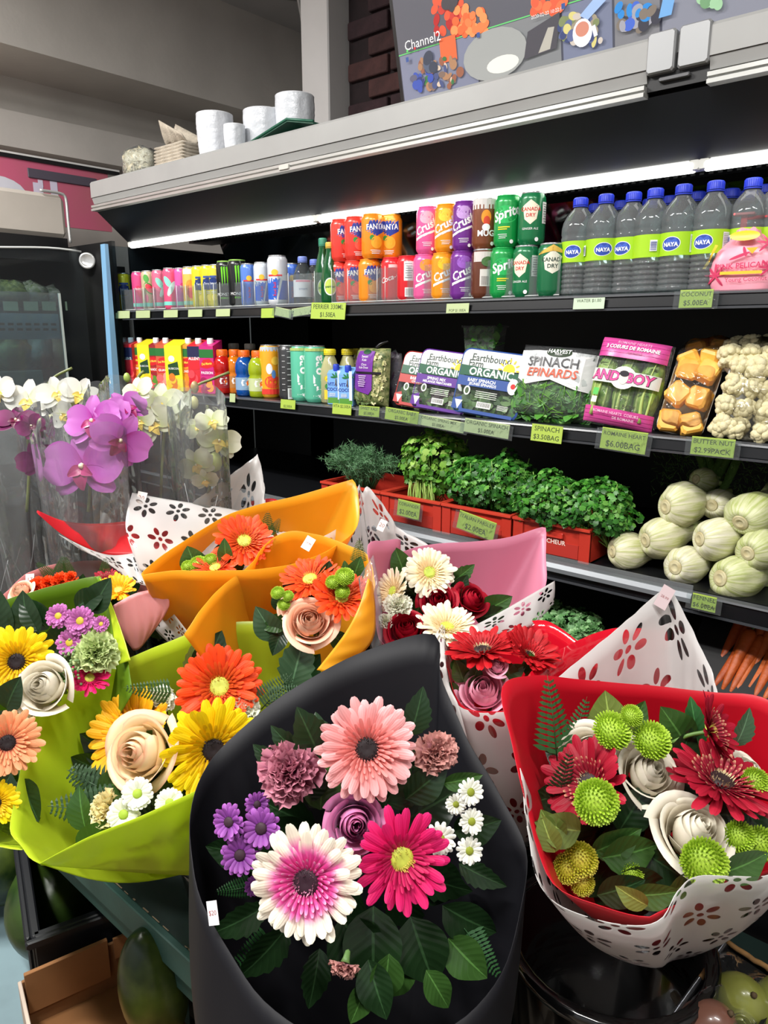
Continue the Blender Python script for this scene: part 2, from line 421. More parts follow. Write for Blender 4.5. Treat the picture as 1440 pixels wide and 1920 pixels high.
# shelves with price rails
def shelf(z, yf, lab=None, th=.014, rail=.036, x0=XL + .02, x1=XR - .05):
    s = part(MB().box(x0, x1, yf, 2.29, z - th, z), 'shelf', BLK)
    rl = part(MB().prism([(yf - .004, z - .004), (yf - .016, z - .008), (yf - .020, z - rail + .006), (yf - .014, z - rail), (yf, z - rail), (yf, z - .002)], x0, x1), 'price_rail', mat((14, 15, 18), .28, key='rail_black'), s, off)
    part(MB().prism([(yf - .018, z - .003), (yf - .020, z - .007), (yf - .008, z - .004), (yf - .006, z)], x0, x1), 'rail_lip', mat((70, 72, 76), .3, key='rail_edge'), s, off)
    part(MB().prism([(yf - .022, z - rail - .001), (yf - .022, z - rail + .004), (yf - .014, z - rail + .004), (yf - .014, z - rail - .001)], x0, x1), 'rail_lip', mat((60, 62, 66), .3, key='rail_edge'), s, off)
    return s
sh1 = shelf(S1, Y1); sh2 = shelf(S2, Y2); sh3 = shelf(S3, Y3, rail=.045); sh4 = shelf(S4, Y4)
CL = clearmat((238, 242, 242), .10, .06, key='clear_acrylic', haze=.05)
# clear plastic guard along the herb shelf, grey edged
gx0, gx1 = XL + .6, P_y(1300, 1100, Y3 - .02).x
gd = part(MB().box(gx0, gx1, Y3 - .022, Y3 - .019, S3 - .004, S3 + .016), 'clear_guard', clearmat((225, 230, 232), .12, .1, key='guard_film', haze=.10), sh3, off)
part(MB().prism([(Y3 - .030, S3 - .022), (Y3 - .030, S3 - .012), (Y3 - .024, S3 - .002), (Y3 - .016, S3 - .002), (Y3 - .016, S3 - .022)], gx0, gx1), 'guard_rail', mat((120, 124, 128), .35, metal=.3), sh3, off)
# glass end panel with pale blue edge
part(MB().box(XL - .006, XL, 1.60, 2.3, .5, 1.83), 'end_glass', clearmat((225, 235, 240), .03, .03, key='case_glass'))
part(MB().box(XL - .02, XL - .008, 1.70, 2.3, .5, 1.84), 'end_wall', BLK2)
part(MB().prism([(1.588, 1.835), (1.602, 1.835), (1.60, .5), (1.55, .5)], XL - .030, XL + .004), 'end_trim', mat((122, 168, 204), .4, key='pale_blue_trim'))

# ================================================================== neighbouring case, end of the aisle
def onX(u, v, X):
    r = CF + CR * ((u - 720) / FPX) - CU * ((v - 960) / FPX); return CC + r * (X / r.x)
lc = thing('corner_refrigerated_case', 'neighbouring refrigerated case with beige canopy and glass end in the corner', 'refrigerator', (-3.45, 1.0, 0))
lo = Vector(lc.location)
XN = -3.14
cp = P_y(138, 457, 1.62)
part(MB().box(-3.95, XN, -.6, 1.60, 1.88, 2.048, bev=.015), 'canopy', mat((188, 180, 170), .5, var=.05, scale=5, key='beige_enamel'), lc, lo)
part(MB().tube(spline([(XN + .004, 1.50, 2.054), (XN + .004, 1.585, 2.052), (XN + .004, 1.605, 2.035), (XN + .006, 1.605, 1.95), (XN + .008, 1.605, 1.862)], 24), .006, 8), 'canopy_rim', mat((200, 200, 198), .35, metal=.4), lc, lo)
part(MB().box(XN - .02, XN - .004, -.6, 1.60, 1.785, 1.879), 'canopy_lip', BLK2, lc, lo)
part(MB().box(-3.97, XN - .02, -.6, 1.60, 1.845, 1.879), 'canopy_underside', BLK2, lc, lo)
part(MB().box(-3.97, -3.90, -.6, 2.3, 0, 1.85), 'back_panel', BLK2, lc, lo)
part(MB().box(-3.90, -2.84, 1.625, 1.64, .5, 1.85), 'end_panel', BLK2, lc, lo)
part(MB().box(-3.90, -3.0, -.6, 1.6, 0, .9), 'base', BLK, lc, lo)
for z in (1.60, 1.34):
    s = part(MB().box(-3.88, -3.28, -.6, 1.6, z - .015, z), 'shelf', BLK, lc, lo)
    part(MB().box(-3.28, -3.262, -.6, 1.6, z - .04, z), 'price_rail', mat((40, 44, 46), .4), s, lo)
# front glass: big dark pane with a painted white light streak, smaller pane before it
gp = part(MB().box(-3.02, -3.014, .2, 1.585, 1.0, 1.815), 'glass_pane', clearmat((222, 228, 230), .06, .04, key='dark_pane', haze=.012), lc, lo)
part(MB().tube(spline([(-3.012, .2, 1.775), (-3.012, .9, 1.79), (-3.012, 1.2, 1.805), (-3.012, 1.45, 1.822), (-3.012, 1.585, 1.818)], 30), .004, 6), 'pane_light_streak', mat((225, 228, 225), .3), gp, lo)
kb = P_y(164, 489, 1.0); r_ = CF + CR * ((164 - 720) / FPX) - CU * ((489 - 960) / FPX); kb = CC + r_ * (-3.0 / r_.x)
K = MB().lathe([(0, 0), (.030, 0), (.033, .004), (.031, .012), (.024, .010), (.016, .006), (0, .007)], 24, M=Matrix.Translation(kb) @ basis((1, -.75, 0)).to_4x4())
part(K, 'round_pull', mat((205, 206, 204), .2, metal=.6), gp, lo)
yp = onX(119, 640, -2.96).y; zp = onX(60, 548, -2.96).z
part(MB().box(-2.96, -2.955, .2, yp, 1.0, zp), 'front_pane', clearmat((205, 222, 226), .2, .05, key='front_pane_glass', haze=.07), lc, lo)
part(MB().box(-2.962, -2.953, yp - .004, yp + .004, 1.0, zp), 'front_pane_edge', mat((175, 186, 180), .3), lc, lo)
yv = onX(112, 615, -3.04).y; zv = onX(60, 612, -3.04).z
vp = part(MB().box(-3.05, -3.04, .2, yv, zv - .05, zv + .05), 'vent_panel', mat((150, 186, 200), .5), lc, lo)
mbs = MB()
for i in range(26):
    for q in range(2): mbs.box(-3.0398, -3.0385, yv - .035 - i * .034, yv - .014 - i * .034, zv + .004 - q * .020, zv + .013 - q * .020)
part(mbs, 'vent_slots', BLK2, vp, lo)
zb_ = onX(40, 712, -3.04).z
part(MB().box(-3.06, -3.04, .2, onX(82, 712, -3.04).y, zb_ - .035, zb_ + .035, bev=.004), 'lower_bumper', mat((176, 182, 172), .5), lc, lo)
TB2 = mat((250, 250, 242), .3, emit=11.0, key='added_tube_corner')
part(MB().tube([(-3.25, .1, 1.838), (-3.25, 1.55, 1.838)], .010, 10), 'light_tube', TB2, lc, lo)  # tube added inside the corner case to brighten its produce
# produce packs in it
def bag(name, lab, cat, loc, w, d, h, c1, c2, seed, group=None, rz=0, film=True):
    random.seed(seed)
    t = thing(name, lab, cat, loc, group, rz)
    mb = MB(); ph = [random.uniform(0, 6) for _ in range(4)]
    def f(p, a, tt): return p * (1 + .10 * math.sin(3 * a + ph[0]) + .08 * math.sin(5 * tt + ph[1]) + .05 * math.sin(7 * a + 4 * tt + ph[2]))
    mb.sphere((0, 0, h / 2), w / 2, d / 2, h / 2, 16, fn=f)
    mb.build('contents', mat(c1, .6, c2=c2, scale=60, bump=.6, bscale=120, key='greens'), t)
    if film:
        mb = MB(); mb.sphere((0, 0, h / 2), w / 2 * 1.06, d / 2 * 1.06, h / 2 * 1.03, 18, fn=lambda p, a, tt: f(p, a, tt) * (1 + .04 * math.sin(11 * a + 5 * tt)))
        mb.build('film', clearmat((240, 243, 243), .22, .12, .7, 40, 'crinkled_film', .08), t)
    return t
WHTP = [((105, 548), .17, .10, (225, 225, 215), (150, 170, 140), 'bagged white bean sprouts'), ((60, 552), .16, .11, (150, 175, 120), (210, 215, 200), 'bagged pale greens'), ((18, 550), .16, .11, (160, 180, 100), (90, 120, 60), 'bagged green lettuce'),
        ((142, 543), .13, .12, (150, 130, 60), (190, 180, 140), 'clear tray of yellow sprouts')]
for k, ((u, v), w_, h_, c1, c2, lb) in enumerate(WHTP):
    p = onX(u, v, -3.36); bag('produce_pack', lb + ' on the upper shelf of the corner case', 'produce', (p.x, p.y, 1.60), .12, w_, h_, c1, c2, 20 + k, 'packs in the corner case')
p = onX(188, 545, -3.34)
t = thing('fruit_tray', 'white tray of dark red fruit beside the pale blue trim', 'fruit tray', (p.x, p.y - .02, 1.60), 'packs in the corner case')
MB().box(-.03, .03, -.055, .055, 0, .012, bev=.004).build('tray', mat((220, 222, 220), .5), t)
for i in range(8): MB().sphere((random.uniform(-.02, .02), -.04 + .0115 * i, .03 + .02 * (i % 3)), .017, n=8).build('fruit', mat((90, 20, 26), .3), t)
for k, (u, v, w_, h_, c1, c2, lb) in enumerate(((25, 665, .2, .14, (150, 175, 110), (90, 130, 70), 'bagged green cabbage'), (75, 660, .16, .15, (170, 190, 185), (120, 160, 150), 'bagged blue-white greens'), (112, 662, .14, .14, (176, 150, 120), (120, 120, 80), 'bagged mushrooms'),
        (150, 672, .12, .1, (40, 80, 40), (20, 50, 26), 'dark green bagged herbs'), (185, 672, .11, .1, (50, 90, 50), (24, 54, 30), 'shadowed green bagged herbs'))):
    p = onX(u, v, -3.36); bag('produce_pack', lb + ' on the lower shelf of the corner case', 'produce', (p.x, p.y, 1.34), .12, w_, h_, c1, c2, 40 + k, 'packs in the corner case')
for k, u in enumerate((20, 58, 92, 135, 160, 182)):
    p = onX(u, 574, -3.255)
    o = MB().box(-.001, .001, -.03, .03, -.019, .019).build('price_tag', mat((170, 190, 160), .5)); o.location = p
    tag(o, 'blank pale green price tag on the corner case shelf', 'price tag', 'corner case price tags')
# pink sign above it
pk0 = onX(0, 285, -3.56); pk1 = onX(222, 332, -3.56)
sg = thing('wall_sign', 'pink sign with white shapes and black top rail above the corner case', 'sign', (-3.56, 1.3, 2.05))
so = Vector(sg.location)
part(MB().box(-3.565, -3.555, -.4, pk1.y - .06, 1.98, 2.245), 'sign_panel', mat((184, 104, 116), .4, c2=(196, 96, 124), scale=3, key='pink_vinyl'), sg, so)
part(MB().box(-3.568, -3.548, -.4, pk1.y, 2.245, 2.262), 'top_rail', mat((26, 26, 28), .4), sg, so)
part(MB().box(-3.566, -3.546, -.4, pk1.y, 2.262, 2.270), 'rail_edge', mat((215, 215, 212), .4), sg, so)
a_ = onX(50, 310, -3.554); b_ = onX(180, 330, -3.554)
part(MB().box(-3.554, -3.548, a_.y, b_.y, 2.175, 2.215, bev=.002), 'dark_bar', mat((84, 78, 90), .5), sg, so)
shp = []
for u0, u1, v0, v1 in ((64, 80, 344, 366), (96, 106, 332, 366), (72, 80, 338, 350)):
    a_ = onX(u0, v1, -3.553); b_ = onX(u1, v0, -3.553); shp.append(('r', (a_.y + b_.y) / 2 - so.y, (a_.z + b_.z) / 2 - so.z, b_.y - a_.y, b_.z - a_.z, (214, 206, 226)))
a_ = onX(0, 330, -3.553); b_ = onX(36, 352, -3.553)
shp.append(('e', a_.y - so.y - .02, b_.z - so.z - .03, .13, .07, (206, 206, 216)))
prints(shp, 'printed_shapes', sg, lambda x, y, l: (.006 + l, x, y))

# ================================================================== things on top of the case
PORC = mat((206, 209, 214), .25, bump=.9, bscale=38, key='hammered_porcelain')
def planter(u, vt, vb, wpx, Y, lab, zb=2.051):
    pm = P_y(u, (vt + vb) / 2, Y); D = depth(pm); R = px(wpx, D) / 2; zt = P_y(u, vt, Y).z + .004
    t = thing('planter_pot', lab, 'plant pot', (pm.x, Y, zb), 'white pots on the case')
    h = zt - zb; mb = MB(); n = 40; rows = 22; vs = []; rng = random.Random(int(u))
    def fn(a, b):
        th = a * 2 * PI; r = R * (.84 + .16 * min(1, b * 1.3) ** .7)
        dim = .035 * R * math.cos(th * 9 + (int(b * 9) % 2) * PI) * math.sin(b * 9 * PI) if b < .94 else 0
        return Vector((r * math.cos(th), r * math.sin(th), h * b)) * 1 + Vector((math.cos(th), math.sin(th), 0)) * dim
    mb.grid(fn, n, rows, closed=True)
    mb.lathe([(R * .84, 0), (0, 0)], n, cap=(False, False))
    mb.build('pot_body', PORC, t)
    MB().lathe([(R, h), (R * 1.01, h + .002), (R * .99, h + .004), (R * .94, h + .002), (R * .93, h * .6), (R * .8, .01), (0, .01)], 32, cap=(False, False)).build('rim', mat((212, 214, 218), .2), t)
    return t
planter(404, 220, 290, 68, 1.68, 'tall white hammered pot standing next to the pulp trays')
planter(440, 240, 275, 40, 1.66, 'smallest white hammered pot between two larger pots')
planter(494, 214, 270, 74, 1.76, 'wide white hammered pot leaning behind green tray')
planter(520, 212, 260, 50, 1.92, 'white pot mostly hidden behind the wide pot')
planter(553, 186, 232, 73, 1.80, 'white hammered pot raised on the green tray')
# green tray tipped on the fascia edge
A = P_y(455, 266, 1.60); B = P_y(538, 224, 1.60); Cc = P_y(578, 230, 1.60)
t = thing('green_tray', 'dark green plastic tray tipped between white pots', 'tray', (B.x, 1.62, 2.051))
to = Vector(t.location); mb = MB()
pts = [Vector((A.x, 1.60, 2.058)), Vector((B.x, 1.60, B.z)), Vector((Cc.x + .02, 1.60, Cc.z))]
for a, b in zip(pts, pts[1:]):
    q = Vector((0, .16, .0)); th_ = Vector((0, 0, -.006))
    vs = [a, b, b + q, a + q, a + th_, b + th_, b + q + th_, a + q + th_]
    mb.add(vs, [(0, 1, 2, 3), (7, 6, 5, 4), (0, 4, 5, 1), (2, 6, 7, 3), (1, 5, 6, 2), (3, 7, 4, 0)])
mb.build('tray_panel', mat((22, 76, 58), .35), t, to)
MB().tube([pts[0] + Vector((0, 0, .001)), pts[1] + Vector((0, 0, .001)), pts[2] + Vector((0, 0, .001))], .004, 6).build('tray_lip', mat((28, 90, 68), .35), t, to)
# moulded pulp trays, stacked
PULP = mat((176, 166, 150), .9, var=.12, scale=60, bump=.5, bscale=200, key='moulded_pulp')
pc = P_y(338, 290, 1.66)
for k in range(7):
    mb = MB(); W_, D_ = .086, .05; zz = .004
    def fn(a, b, k=k):
        x = (a - .5) * 2; y = (b - .5) * 2; e = max(abs(x), abs(y))
        return (x * W_, y * D_, .0105 * (e > .98) + .003 * math.sin(a * 17 + k) * (e < .9))
    mb.grid(fn, 14, 6)
    o = mb.build('pulp_tray', PULP, solid=.0045); o.location = (pc.x + random.uniform(-.003, .003), 1.66, 2.056 + k * .0105)
    tag(o, 'grey brown moulded pulp tray in the stack of seven', 'tray', 'stacked pulp trays')
pc2 = P_y(338, 250, 1.68); mb = MB()
def fn(a, b):
    x = (a - .5) * .15; prof = .055 + .012 * abs(math.sin(a * 9.4))
    return Vector((x, (b - .5) * .07 * (1 + .2 * a), (.03 + .05 * (1 - a)) * (abs(b - .5) * 2) ** 1.5 + .012 * abs(math.sin(a * 9.4)) * (1 - abs(b - .5) * 2)))
mb.grid(fn, 22, 10)
o = mb.build('pulp_carrier', PULP, solid=.004); o.location = (pc2.x - .01, 1.68, 2.142); o.rotation_euler = (0, .12, 0)
tag(o, 'moulded pulp cup carrier lying on the tray stack', 'tray')
o = bag('crumpled_bag', 'crumpled translucent plastic bag at the end of case top', 'bag', (P_y(262, 310, 1.66).x, 1.66, 2.052), .17, .10, .115, (168, 158, 128), (200, 195, 175), 3)
# ================================================================== security monitor
tv0 = P_y(757, 180, 1.88)
tvn = Vector((0, -1, -.22)).normalized(); tvx = Vector((1, 0, 0)); tvu = tvn.cross(tvx) * -1
if tvu.z < 0: tvu = -tvu
def onTV(u, v, l=0):
    r = CF + CR * ((u - 720) / FPX) - CU * ((v - 960) / FPX); q = CC + r * ((tv0 - CC).dot(tvn) / r.dot(tvn)) - tv0
    return (q.dot(tvx), q.dot(tvu))
tv = thing('security_monitor', 'large wall monitor showing security camera views above the case', 'monitor', tv0)
def tvmap(x, y, l): return tvx * x + tvu * y + tvn * (l + .001)
TVW, TVH = 1.25, .70
mb = MB(); mb.add([tvmap(x, y, l) for l in (-.05, 0) for x, y in ((-.012, -.06), (TVW + .012, -.06), (TVW + .012, TVH), (-.012, TVH))], [(4, 5, 6, 7), (3, 2, 1, 0), (0, 1, 5, 4), (1, 2, 6, 5), (2, 3, 7, 6), (3, 0, 4, 7)])
mb.build('housing', mat((12, 12, 14), .35), tv)
MB().box(.5, .62, .05, .5, .1, .2).build('wall_bracket', mat((20, 20, 22), .5), tv)
def quad(pts): return [onTV(*p) for p in pts]
E_ = .3
sy = [onTV(767, 101)[1], onTV(1065, 5)[1]]; ymid = sum(sy) / 2
def strip(x0, x1, y0, y1, c): return ('p', [(x0, y0), (x1, y0), (x1, y1), (x0, y1)], c)
xs = [0.0, onTV(893, 70)[0], onTV(1052, 30)[0], onTV(1150, 5)[0], onTV(1240, 0)[0], TVW]
shp = [strip(0, TVW, -.05, TVH, (70, 72, 84)), strip(0, xs[2] + .08, ymid, TVH, (88, 88, 96)), strip(xs[2] + .08, TVW, ymid, TVH, (96, 92, 100))]
for k, c in enumerate(((118, 122, 142), (122, 124, 126), (112, 118, 140), (120, 120, 124), (128, 130, 142))):
    shp.append(strip(xs[k] + .003, xs[k + 1] - .003, -.05, ymid - .003, c))
shp += [strip(0, TVW, ymid - .0015, ymid + .0015, (100, 190, 110))]
rg = random.Random(4)
def blobs(n, u0, u1, v0, v1, cols, r0, r1):
    for _ in range(n):
        x, y = onTV(rg.uniform(u0, u1), rg.uniform(v0, v1)); shp.append(('e', x, y, rg.uniform(r0, r1), rg.uniform(r0, r1), rg.choice(cols), rg.uniform(0, 3)))
blobs(26, 815, 870, 0, 60, [(190, 60, 50), (170, 40, 40), (210, 84, 56)], .008, .016)
blobs(34, 850, 912, 14, 62, [(226, 120, 70), (214, 100, 56), (236, 140, 84)], .009, .013)
blobs(14, 1000, 1060, 0, 20, [(220, 90, 60), (230, 110, 70)], .01, .015)
blobs(8, 836, 860, 0, 12, [(70, 66, 70)], .01, .02)
x, y = onTV(842, 92); shp.append(('r', x, y, .055, .06, (214, 100, 60)))
blobs(40, 790, 866, 110, 165, [(160, 120, 90), (120, 100, 90), (200, 180, 160), (70, 80, 120), (140, 90, 70), (60, 110, 70)], .005, .013)
blobs(14, 770, 810, 130, 168, [(50, 60, 110), (60, 80, 160), (90, 90, 110)], .006, .014)
blobs(6, 800, 815, 105, 130, [(80, 90, 110), (60, 66, 80)], .01, .02)
x, y = onTV(930, 110); shp.append(('e', x, y + .01, .10, .06, (150, 152, 150)))
x, y = onTV(945, 120); shp.append(('e', x, y, .05, .02, (215, 216, 206)))
shp.append(('p', quad([(985, 112), (992, 60), (1052, 22), (1046, 90)]), (74, 72, 78)))
shp.append(('p', quad([(1012, 100), (1030, 52), (1042, 50), (1034, 92)]), (170, 166, 156)))
blobs(46, 1055, 1130, 30, 80, [(150, 140, 120), (90, 100, 140), (60, 70, 110), (190, 180, 170), (120, 130, 90), (200, 190, 120)], .006, .014)
shp.append(('p', quad([(1090, 30), (1115, 0), (1140, 0), (1105, 38)]), (150, 176, 214)))
x, y = onTV(1095, 62); shp += [('e', x, y, .026, .03, (226, 226, 230)), ('e', x, y + .008, .018, .016, (196, 130, 110))]
shp.append(('p', quad([(1112, 50), (1119, 46), (1124, 66), (1117, 70)]), (210, 214, 224)))
blobs(26, 1160, 1235, 5, 50, [(60, 60, 70), (150, 150, 160), (70, 100, 190), (120, 110, 100), (50, 130, 200)], .007, .016)
shp.append(('p', quad([(1238, 35), (1246, 0), (1268, 0), (1262, 28)]), (110, 160, 210)))
blobs(12, 1310, 1350, 0, 10, [(150, 190, 150), (110, 150, 110)], .007, .012)
x, y = onTV(796, 78); shp.append(('t', 'Channel2', x, y, .034, (225, 225, 225), 0, 0, 0))
x, y = onTV(1030, 25); shp.append(('t', '2020-02-22 10:22:14', x, y, .011, (220, 220, 220)))
for u, v in ((768, 96), (782, 91)): x, y = onTV(u, v); shp.append(('r', x, y, .006, .006, (90, 200, 100) if u < 780 else (200, 50, 50)))
for u, v in ((768, 112), (901, 66), (1060, 12)): x, y = onTV(u, v); shp.append(('r', x, y, .010, .012, (60, 84, 140)))
prints(shp, 'screen', tv, tvmap, .25, .00004, emit=E_)
# ================================================================== helpers for stock
def X_at(u, Y, z):
    k = (u - 720) / FPX; dz = z - 1.5
    return (k * (Y * CF.y + dz * CF.z) - Y * CR.y) / (CR.x - k * CF.x)
def proj(P):
    q = Vector(P) - CC; z = q.dot(CF); return 720 + FPX * q.dot(CR) / z, 960 - FPX * q.dot(CU) / z
def facing(x, y): return math.atan2(-y, -x) + PI / 2      # turn that points a front (-Y) at the viewer's side of the aisle
ALUC = mat((196, 198, 200), .25, metal=.85, key='can_aluminium')
_CAN = {}
def can(kind, col, u, Y, z, label, art, tw=0, group='drink cans', rim=None, cat='can', name='drink_can', turn=None):
    R, H = {'std': (.0331, .122), 'slim': (.0268, .150), 'rb': (.0265, .142), 'tall': (.0331, .157), 'big': (.0365, .180)}[kind]
    k = (kind, col)
    if k not in _CAN:
        body = MB().lathe([(R * .80, .001), (R * .97, .010), (R, .015), (R, H - .017), (R * .97, H - .012), (R * .84, H - .004)], 24, cap=(False, False)).mesh('can_body', mat(col, .27, metal=.15, coat=.3, key='can_paint'))
        lid = MB().lathe([(R * .84, H - .004), (R * .86, H - .001), (R * .84, H), (R * .79, H - .001), (R * .77, H - .005), (0, H - .005)], 24, cap=(False, False)).mesh('lid', mat(rim, .3, metal=.4) if rim else ALUC)
        tab = MB().box(-.008, .008, -.011, .011, H - .005, H - .0035, bev=.0007).mesh('pull_tab', ALUC)
        base = MB().lathe([(0, .004), (R * .7, .003), (R * .76, 0), (R * .80, .001), (R * .97, .0102)], 24, cap=(False, False)).mesh('base', ALUC)
        _CAN[k] = (body, lid, tab, base)
    body, lid, tab, base = _CAN[k]
    x = X_at(u, Y, z + H / 2)
    o = link(name, body, None, (x, Y, z), (0, 0, (facing(x, Y) if turn is None else turn) + tw)); tag(o, label, cat, group)
    l = link('lid', lid, o); link('pull_tab', tab, l); link('base', base, o)
    if art: prints(art(R, H), 'printed_label', o, on_cyl(R), .3)
    return o
W = (240, 240, 240)
def art_band(*shapes):
    """shapes given in units of R across and H up, text size in units of R"""
    def f(R, H):
        r = []
        for s in shapes:
            if s[0] == 't': r.append((s[0], s[1], s[2] * R, s[3] * H, s[4] * R, s[5]) + tuple(s[6:]))
            elif s[0] == 'e': r.append((s[0], s[1] * R, s[2] * H, s[3] * R, s[4] * H, s[5]) + tuple(s[6:]))
            elif s[0] == 'r': r.append((s[0], s[1] * R, s[2] * H, s[3] * R, s[4] * H, s[5]))
            else: r.append(('p', [(a * R, b * H) for a, b in s[1]], s[2]))
        return r
    return f
VT = PI / 2
def fine(x, y0, c, n=4, w=.7, h=.012, dy=.035): return tuple(('r', x + (i % 2) * .05, y0 - i * dy, w * (1 - .12 * (i % 3)), h, c) for i in range(n))
# ---------------------------------------------------------------- upper shelf
zs = S1
YEL = art_band(('r', 0, .55, 1.5, .24, (40, 60, 120)), ('e', 0, .56, .85, .14, (30, 50, 110)), ('t', 'Sanpell', 0, .57, .42, W), ('r', 0, .72, 1.4, .05, (60, 84, 150)), ('e', .1, .25, .4, .08, (250, 225, 90)), *fine(0, .38, W, 2))
def slim(col, u, Y, lab, art, tw=0): return can('slim', col, u, Y, zs, lab, art, tw, 'slim cans')
slim((222, 222, 218), 217, 1.70, 'white slim can at the far end of upper shelf', art_band(('r', 0, .5, 1, .3, (200, 205, 210))))
slim((232, 214, 40), 233, 1.69, 'yellow slim can with navy badge beside the white can', YEL)
slim((232, 214, 40), 249, 1.74, 'yellow slim can half hidden behind pink cans', YEL, .4)
PNK = art_band(('e', .2, .45, .5, .2, (210, 60, 90), .5), ('t', 'bubly', 0, .55, .5, W), ('r', 0, .14, 2.4, .09, (120, 205, 190)))
MEL = art_band(('e', .1, .55, .6, .18, (70, 140, 60), .7), ('e', .1, .55, .45, .13, (220, 60, 80), .7), ('e', -.3, .8, .4, .1, (90, 170, 80), .3), ('r', 0, .14, 2.4, .09, (120, 205, 190)), ('e', -.4, .3, .3, .1, (232, 120, 150)))
MIX = art_band(('e', -.2, .66, .4, .16, (140, 220, 200), .6), ('e', .3, .5, .35, .2, (190, 225, 215), -.5), ('r', 0, .14, 2.4, .09, (120, 205, 190)), ('t', 'SPRINK', 0, .4, .34, W, 0, 0, VT))
slim((216, 72, 130), 261, 1.685, 'plain deep pink slim can next to yellow cans', PNK)
slim((206, 186, 150), 279, 1.69, 'slim can with watermelon slice artwork', MEL)
slim((226, 110, 140), 299, 1.69, 'pink slim can with mint swirls, right of watermelon can', MIX, .3)
can('slim', (232, 88, 128), 320, 1.672, zs, 'foremost pink slim can with pale mint swirls', MIX, -.2, 'slim cans')
slim((208, 92, 168), 341, 1.70, 'mauve pink slim can behind the foremost pink can', PNK, .3)
slim((238, 190, 90), 357, 1.69, 'white topped orange slim can with pink fruit', art_band(('e', 0, .55, .6, .14, (245, 150, 60)), ('e', .1, .38, .6, .13, (226, 80, 90)), ('r', 0, .88, 2, .12, W), ('r', 0, .14, 2.4, .09, (150, 210, 190))))
slim((232, 214, 40), 374, 1.69, 'yellow slim can with navy badge right of orange can', YEL, .2)
slim((232, 214, 40), 391, 1.69, 'yellow slim can with navy badge, middle of three', YEL)
slim((226, 210, 60), 407, 1.70, 'yellow slim can with navy badge beside black cans', YEL, -.5)
def claw(x, dy=0): return ('p', [(x - .14, .86), (x + .02, .88), (x + .05, .74), (x + .02, .56), (x - .04, .44 + dy), (x - .07, .60)], (120, 220, 40))
MON = art_band(claw(-.22), claw(.05, .04), claw(.33, .02), ('t', 'MONSTER', 0, .28, .42, W), ('t', 'ENERGY', 0, .2, .25, (120, 220, 40)))
can('tall', (24, 26, 26), 424, 1.69, zs, 'black energy drink can with green claw marks, far one', MON, -.15, rim=(150, 200, 90))
can('tall', (24, 26, 26), 446, 1.685, zs, 'black energy drink can with green claw marks, near one', MON, .1)
RB = art_band(('p', [(-1.2, .12), (.1, .12), (.55, .55), (-1.2, .55)], (44, 92, 190)), ('p', [(.3, .12), (1.5, .12), (1.5, .5), (.75, .5)], (40, 80, 180)), ('r', 0, .6, 1.5, .035, (214, 60, 60)), ('e', .0, .66, .35, .06, (236, 190, 60)), ('t', 'Red Bull', 0, .33, .4, (214, 40, 50), 0, 0, VT))
can('rb', (90, 130, 210), 466, 1.69, zs, 'blue and silver energy can beside the black cans', RB, .1)
can('rb', (206, 212, 220), 491, 1.685, zs, 'silver energy can with blue panel, middle of the row', RB)
can('tall', (212, 216, 222), 521, 1.68, zs, 'large silver energy can with violet blue panel', RB, -.3)
can('rb', (70, 110, 200), 548, 1.78, zs, 'blue energy can standing back beside the water bottle', RB)
GLS = clearmat((205, 222, 222), .20, .05, key='clear_bottle', haze=.05)
def bottle(name, label, u, Y, z, prof, m, capcol, cap, group, band=None, bandcol=None, art=None, tw=0, cat='bottle', liquid=None, capribs=True):
    """prof: (r, z) list; cap: (r, z0, z1); band: (r, z0, z1)"""
    H = cap[2]; x = X_at(u, Y, z + H / 2)
    t = link(name, MB().lathe(prof, 28, cap=(True, False)).mesh('bottle_body', m), None, (x, Y, z), (0, 0, facing(x, Y) + tw)); tag(t, label, cat, group)
    mb = MB(); n = 24; r, a, b = cap
    mb.lathe([(r, a), (r, b - .002), (r * .9, b), (0, b)], n, cap=(False, False))
    if capribs:
        for i in range(n):
            an = 2 * PI * i / n; mb.box(r * .98, r * 1.05, -.0007, .0007, a, b - .003, M=Matrix.Rotation(an, 4, 'Z'))
    c = mb.build('cap', mat(capcol, .4, key='cap_plastic'), t)
    MB().lathe([(r * 1.03, a - .004), (r * 1.08, a - .003), (r * 1.03, a - .0015)], n).build('neck_ring', mat(capcol, .4, key='cap_plastic'), c)
    if band:
        lb = MB().lathe([(band[0], band[1]), (band[0], band[2])], 28, cap=(False, False)).build('label_sleeve', mat(bandcol, .4, spec=.4), t)
        if art: prints(art(band[0], 1), 'printed_label', lb, on_cyl(band[0], z0=0), .4)
    elif art: prints(art(prof[2][0], 1), 'printed_label', t, on_cyl(prof[2][0] + .0004), .4)
    if liquid: MB().lathe(liquid[0], 24).build('drink', liquid[1], t)
    return t
def ribs(R, z0, z1, n, dep=.0022):
    r = []
    for i in range(n):
        a = z0 + (z1 - z0) * i / n; b = z0 + (z1 - z0) * (i + 1) / n; h = b - a
        r += [(R, a + h * .1), (R, a + h * .6), (R - dep, a + h * .75), (R - dep, a + h * .9)]
    return r
SBP = [(.026, 0), (.031, .004), (.031, .075), (.031, .085), (.029, .095), (.022, .115), (.0125, .130), (.0125, .136)]
bottle('water_bottle', 'small clear water bottle with blue cap and white label', 568, 1.70, zs, SBP, GLS, (120, 140, 210), (.0145, .135, .150), 'small water bottles', (.0315, .025, .078), (226, 222, 230), lambda R, H: [('r', 0, .074, .05, .006, (226, 140, 160)), ('t', 'smart', 0, .05, .012, (120, 130, 170))])
bottle('water_bottle', 'small clear water bottle with blue cap set further back', 590, 1.79, zs, SBP, GLS, (110, 130, 210), (.0145, .135, .150), 'small water bottles', (.0315, .025, .078), (226, 222, 230))
